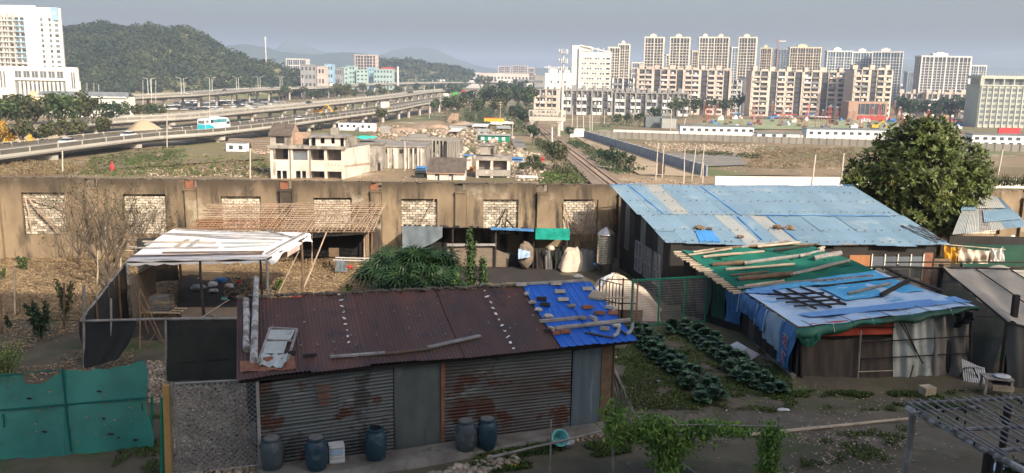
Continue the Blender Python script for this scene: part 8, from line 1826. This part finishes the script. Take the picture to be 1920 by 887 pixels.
shrub(15,705,.9,1.0,'vine_leaf','shrub','feathery light green bush behind the teal net',1300,.07,10,seed=9,asp=.3); shrub(-20,712,1.0,.8,'vine_leaf','shrub','feathery bush at the left edge behind the teal net',700,.07,8,seed=10,asp=.3); shrub(20,617,.5,.3,'leaf_dark','shrub','low dark plant near the left sticks',120,.12,3,seed=11)
shrub(1905,482,.9,.5,'rubble_dim','dry_weeds','dry reddish weeds by the wall at the right edge',500,.12,7,seed=12,asp=.2); shrub(650,556,.4,.5,'grass_blade','weeds','low green weeds left of the palms',200,.12,5,seed=13); shrub(520,548,.5,.35,'grass_blade','weeds','green weed beside the shelter post',150,.12,4,seed=14); shrub(1885,905,.6,.6,'leaf_dark','shrub','dark plant under the bamboo trellis',400,.12,5,seed=15)
# bare trees by the wall
def bare(px,py,h,label,seed,spread=.5,n0=5,name='bare_tree',mn='twig',r0=.07,depth=4,leafn=0):
    b=at(px,py); t=thing(name,label,'tree',tuple(b)); rg=random.Random(seed); mb=MB(); tips=[]
    def br(p,d,L,r,k):
        q=p+d*L; m=p.lerp(q,.5)+Vector((rg.uniform(-.06,.06),rg.uniform(-.06,.06),0))*L; mb.tube([p,m,q],[r,r*.8,r*.6],5 if k>2 else 3,False)
        if k==0: tips.append(q); return
        for _ in range(rg.choice((2,3,3) if k>1 else (2,3))):
            dd=(d+Vector((rg.uniform(-1,1),rg.uniform(-.8,.8),rg.uniform(-.35,.6)))*spread*1.25).normalized(); br(q if rg.random()<.7 else m,dd,L*rg.uniform(.6,.85),r*.58,k-1)
    trunk=MB(); top=b+Z3*h*.12; trunk.tube([b-Z3*.1,top],[r0*1.3,r0],7); trunk.build('trunk',mn,t)
    for i in range(n0): a=i*6.28/n0+rg.random(); br(top,Vector((math.cos(a)*.55,math.sin(a)*.4,1)).normalized(),h*.27,r0*.6,depth)
    mb.build('branches',mn,t)
    if leafn:
        rng=np.random.default_rng(seed); T=np.array([tuple(x) for x in tips]); P=T[rng.integers(0,len(T),leafn)]+rng.normal(0,.12,(leafn,3)); V,F=leaves(P,rng.normal(0,1,(leafn,3)),.11,.5,rng); leafobj('foliage',V,F,'leaf_olive',t)
bare(207,552,5.4,'tall leafless tree with many upright branches before the wall',3,.62,7,r0=.09,depth=4,leafn=260); bare(150,500,4.4,'bare grey shrub tree at the wall beside the second opening',5,.7,6,r0=.05,leafn=150); bare(262,505,3.6,'bare bushy tree with a few olive leaves before the second opening',8,.7,6,r0=.05,leafn=260); bare(185,520,3.6,'thin leafless tree left of the tallest bare tree',9,.6,5,r0=.045); bare(288,490,2.8,'low tangled bare shrub beside the white roofed shelter',12,.8,5,r0=.04,leafn=200)
# upright garden stakes
for i,(px,pt,pb,mn,l) in enumerate([(198,425,545,'bark_white','white painted stake beside the bare trees'),(158,535,600,'wood_grey','grey stake at the corner of the black net'),(38,558,590,'wood_brown','short stake on the left, near pair'),(28,498,590,'wood_pale','thin stake in the leaf litter at the left'),(3,555,625,'wood_brown','dark stake cut by the left edge'),(12,585,610,'wood_brown','leaning short stake at the left'),(120,530,622,'wood_brown','thin stake through the open bush'),(182,470,565,'wood_pale','pale stake left of the white one'),(214,455,535,'wood_pale','pale stake right of the white one'),(226,455,510,'wood_pale','short pale stake by the shelter corner'),(203,540,600,'wood_dark','dark stake behind the black net'),(278,415,450,'wood_brown','brown stake at the back of the shelter roof')]):
    p=at(px,pb); q=pv(px+rn.uniform(-2,2),pt,p.y); stick(MB(),p-Z3*.05,q,.035,6,.01,i).build('shaft',mn,thing('garden_stake',l,'stake',tuple(p)))
A=at(232,478); 
for y in (450,462,470): t=thing('cross_rail','thin rail tied across the stakes left of the shelter','rail',tuple(pv(215,y,33)),'rails left of the shelter'); stick(MB(),pv(212,y-1,33),pv(300,y+2,34.5),.022,5,.015,y).build('shaft','wood_pale',t)
# kale rows
def kale():
    rng=random.Random(11); metas=[]
    for m in range(4):
        mb=MB()
        for k in range(17):
            a=k*2.4; ring=k/17; L=.30-.13*ring; el=.12+ring*.95; d=Vector((math.cos(a)*math.cos(el),math.sin(a)*math.cos(el),math.sin(el))); s=d.cross(Z3).normalized(); up=s.cross(d)
            w_=L*.55; c0=Vector((0,0,.10+.12*ring)); P=[c0,c0+d*L*.3+s*w_*.5+up*.02,c0+d*L*.75+s*w_+up*.045,c0+d*L+s*w_*.45-up*.03,c0+d*L*1.04-up*.02,c0+d*L-s*w_*.45-up*.03,c0+d*L*.75-s*w_+up*.045,c0+d*L*.3-s*w_*.5+up*.02,c0+d*L*.6-up*.01]
            mb.add(P,[(0,1,8),(1,2,8),(2,3,8),(3,4,8),(4,5,8),(5,6,8),(6,7,8),(7,0,8)])
        mb.tube([(0,0,0),(0,0,.14)],.02,5); metas.append(mb.mesh('kale_leaves','cabbage_leaf'))
    rows=[([(1192,626),(1226,660),(1261,691),(1299,718),(1330,748),(1350,762)],'first row, beside the rusty shed'),([(1262,622),(1300,628),(1330,652),(1372,682),(1391,706),(1430,724),(1460,738)],'second row, beside the tarpaulin shack')]
    for R_,(pts,l) in enumerate(rows):
        W_=[at(*p) for p in pts]; lens=[(b-a).length for a,b in zip(W_,W_[1:])]; tot=sum(lens); d=0; i=0
        while d<tot:
            q=d; k=0
            while q>lens[k]: q-=lens[k]; k+=1
            c=W_[k].lerp(W_[k+1],q/lens[k]); n=(W_[k+1]-W_[k]).normalized(); n=Vector((n.y,-n.x,0))
            for o in (-.26,.02,.28):
                if rng.random()<.03: continue
                p=c+n*(o+rng.uniform(-.1,.1))+Vector((rng.uniform(-.1,.1),rng.uniform(-.1,.1),0)); t=thing('kale_plant','blue green kale plant in the '+l,'kale',(p.x,p.y,.02),'kale plants in the '+l.split(',')[0]); s=rng.uniform(.7,1.02)
                inst('leaves',metas[i%4],t,(0,0,0),(rng.uniform(-.1,.1),rng.uniform(-.1,.1),rng.uniform(0,6.28)),(s,s,s*rng.uniform(.9,1.3))); i+=1
            d+=.42
kale()
# climbing beans on their poles
def vines():
    rng=np.random.default_rng(21)
    def clump(name,label,items,poles,seed):
        t=thing(name,label,'climber',tuple(pv(items[0][0],items[0][1],items[0][5])-Z3*1.5)); P=[];D=[]
        for px,py_,wx,wy,n,Yp in items:
            c=pv(px,py_,Yp); m=Yp/F_PX; q=np.array(tuple(c))+rng.normal(0,1,(n,3))*np.array([wx*m*.5,.16,wy*m*.5]); P.append(q); D.append(rng.normal(0,.6,(n,3))+np.array([.1,-.6,.5]))
        V,F=leaves(np.concatenate(P),np.concatenate(D),.135,.34,rng,.5,droop=1.3); leafobj('foliage',V,F,'vine_leaf',t)
        for a,b,r in poles: MB().tube([a,b],r,6).build('pole','wood_grey',t)
    Y=17.6
    clump('climbing_beans','leafy climber on the first pole right of the rusty shed',[(1152,785,26,38,420,Y),(1150,815,20,18,130,Y)],[(pv(1148,760,Y),pv(1150,900,Y),.03)],1)
    clump('climbing_beans','wide bright green climber hanging thick from the rail and down in a column',[(1225,800,52,20,1000,Y),(1255,832,46,30,1100,Y-.1),(1250,872,30,24,700,Y-.2),(1305,805,36,13,360,Y),(1195,815,32,18,330,Y)],[(pv(1160,800,Y),pv(1340,796,Y),.02),(pv(1252,790,Y),pv(1254,900,Y),.03)],2)
    clump('climbing_beans','thin strip of climber leaves along the rail right of the thick column',[(1345,803,50,11,420,Y),(1385,806,34,10,240,Y),(1318,815,22,16,130,Y)],[(pv(1335,797,Y),pv(1465,800,Y),.02)],3)
    clump('climbing_beans','narrow column of yellow green leaves on the last pole',[(1448,812,22,18,340,Y),(1442,845,20,24,420,Y-.1),(1440,878,19,18,300,Y-.2)],[(pv(1461,780,Y),pv(1457,905,Y),.028)],4)
vines()
# ground cover
def grass(pts,n,h,mn,seed,label,dens=1,y0=0,leaf=False):
    rng=np.random.default_rng(seed); pts=[np.array(tuple(Vector(p))) for p in pts]; u=rng.uniform(0,1,n)[:,None]; v=rng.uniform(0,1,n)[:,None]
    P=(pts[0]*(1-u)+pts[1]*u)*(1-v)+(pts[3]*(1-u)+pts[2]*u)*v; keep=vnoise(P[:,0]*1.3,P[:,1]*1.3,seed)+.7*vnoise(P[:,0]*4,P[:,1]*4,seed+1)>(-.05 if dens==1 else -2); P=P[keep]; m=len(P); P[:,2]=y0+.03
    if leaf: D=np.tile([0,0,1.],(m,1)); P[:,2]+=rng.uniform(0,.04,m); V,F=leaves(P,D,h,.5,rng,.25); 
    else:
        a=rng.uniform(0,6.28,m); d=np.stack([np.cos(a),np.sin(a),np.zeros(m)],1); s=np.stack([-np.sin(a),np.cos(a),np.zeros(m)],1)*.02; H_=(h*rng.uniform(.4,1.2,m))[:,None]; tip=P+np.array([0,0,1])*H_*.8+d*H_*.7
        V=np.stack([P-s,P+s,P+s*.8+(tip-P)*.6,tip],1).reshape(-1,3); F=np.arange(len(V)).reshape(-1,4)
    o=bpy.data.objects.new('dry_leaves' if leaf else 'grass',npmesh('ground_cover',V,F,mn)); COL.objects.link(o); tag(o,label,'leaves' if leaf else 'grass',kind='stuff')
grass([at(1145,655),at(1480,655),at(1490,770),at(1180,770)],20000,.065,'grass_blade',1,'short grass and weeds between the kale rows'); grass([at(1180,615),at(1330,615),at(1420,700),at(1170,700)],7000,.06,'grass_blade',2,'weeds at the top of the vegetable plot')
grass([at(1440,735),at(1840,735),at(1840,770),at(1430,775)],14000,.08,'grass_blade',3,'grass strip along the foot of the shack'); grass([at(900,850),at(1260,800),at(1260,840),at(860,900)],9000,.09,'grass_blade',4,'green weeds in front of the concrete ledge'); grass([at(1500,820),at(1700,800),at(1720,860),at(1500,880)],3500,.07,'grass_blade',5,'sparse weeds on the bare yard soil'); grass([at(250,780),at(300,770),at(300,900),at(200,900)],1500,.09,'grass_blade',6,'weeds between teal net and gate')
grass([at(-150,605),at(330,600),at(340,482),at(-150,487)],42000,.085,'dead_leaves',7,'dry fallen leaves covering the ground by the old wall',2,0,True); grass([at(420,560),at(700,560),at(700,480),at(420,485)],14000,.085,'dead_leaves',8,'dry leaves under the lattice',2,0,True)
grass([at(-100,605),at(250,605),at(250,720),at(-100,720)],5000,.09,'dead_leaves',9,'fallen leaves on the shaded soil at the left',1,0,True); grass([at(325,730),at(485,722),at(487,905),at(325,920)],9000,.10,'wood_chips',10,'pale wood chips covering the ground inside the wire gate',2,0,True); grass([at(275,680),at(315,680),at(315,760),at(280,760)],1200,.1,'wood_chips',11,'wood chips left of the gate',2,0,True)
grass([at(1480,800),at(1720,790),at(1740,900),at(1480,905)],700,.07,'wood_chips',12,'dry bamboo leaves scattered on the yard soil',1,0,True); grass([at(1150,680),at(1950,770),at(1950,790),at(1180,800)],900,.06,'wood_chips',13,'scattered litter along the path',1,0,True)
grass([pv(1640,345,45.0),pv(1960,345,46),pv(1960,340,48),pv(1640,340,48)],1500,.7,'leaf_olive',14,'weeds growing behind the wall top at the right',2,3.2)
rubble('rubble','broken stones and bricks in front of the concrete ledge',[at(760,905),at(960,850),at(975,868),at(820,915)],420,.17,'rubble',21); rubble('rubble','loose stones along the shed ledge',[at(930,835),at(1130,812),at(1130,822),at(930,850)],90,.12,'rubble_dim',22); rubble('rubble','small stones scattered over the yard',[at(1150,700),at(1900,780),at(1900,880),at(1150,900)],260,.06,'rubble',23)
# poles on the ground, bundle of sticks
stick(MB(),at(1405,815,.05),at(1702,785,.08),.05,7,.02).build('shaft','wood_pale',thing('long_pole','long pale bamboo pole lying on the path towards the trellis','pole',tuple(at(1405,815)))); stick(MB(),at(918,858,.1),at(1130,808,.45),.035,7,.02).build('shaft','wood_grey',thing('long_pole','thin grey pole slanting in front of the turquoise tub','pole',tuple(at(918,858)))); stick(MB(),at(1275,868,.1),at(1330,905,.05),.03,6,.01).build('shaft','wood_grey',thing('short_pole','short grey pole near the bean column','pole',tuple(at(1275,868))))
p=at(1030,895); stick(MB(),p,pv(1033,788,p.y),.028,6,.01).build('shaft','wood_grey',thing('garden_stake','thin stake standing in front of the shed ledge','stake',tuple(p)))
bundle('stick_bundle','bundle of long sticks leaning on the right end of the rusty shed',[(at(1150+k*4.5,735+k*5),pv(1143+k*.8,668+k*2,at(1150,745).y+.3)) for k in range(10)],.03,'wood_grey')
for i,(px,py_,s,mn) in enumerate([(1150,670,.09,'white_plastic'),(1467,768,.13,'white_plastic'),(1222,785,.12,'stone_pale'),(960,872,.11,'cloth_yellow'),(1235,715,.05,'white_plastic'),(955,862,.06,'white_plastic'),(545,880,.06,'white_plastic'),(468,762,.08,'white_plastic')]):
    p=at(px,py_,.03); mb=MB().blob(tuple(p),(s*1.3,s*.6,.03),i,.3,2); one(mb,'litter',mn,['white scrap beside the stick bundle','white scrap on the grass by the shack','pale stone at the path','yellow crumpled scrap before the ledge','tiny white scrap by the kale','small white scrap near the yellow one','white scrap between barrels','pale scrap in the wire gate'][i],'litter')
# labels: look-alikes of one group are told apart by their place along the picture
def finish_labels():
    by={}
    for o in bpy.data.objects:
        if o.parent is None and o.get('label') and o.get('category') and o.get('kind')!='stuff': by.setdefault(o['label'],[]).append(o)
    for l,os_ in by.items():
        if len(os_)<2: continue
        os_.sort(key=lambda o:proj(OFF.get(o.name,Vector((0,100,0))))[0]); n=len(os_)
        for i,o in enumerate(os_):
            k=i+1; sfx='th' if 10<k%100<20 else {1:'st',2:'nd',3:'rd'}.get(k%10,'th'); w_=l.split()
            o['label']=' '.join(w_[:12]).rstrip(',')+', %d%s from the left'%(k,sfx)
            if not o.get('group'): o['group']=' '.join(w_[:6])
finish_labels()
haze()
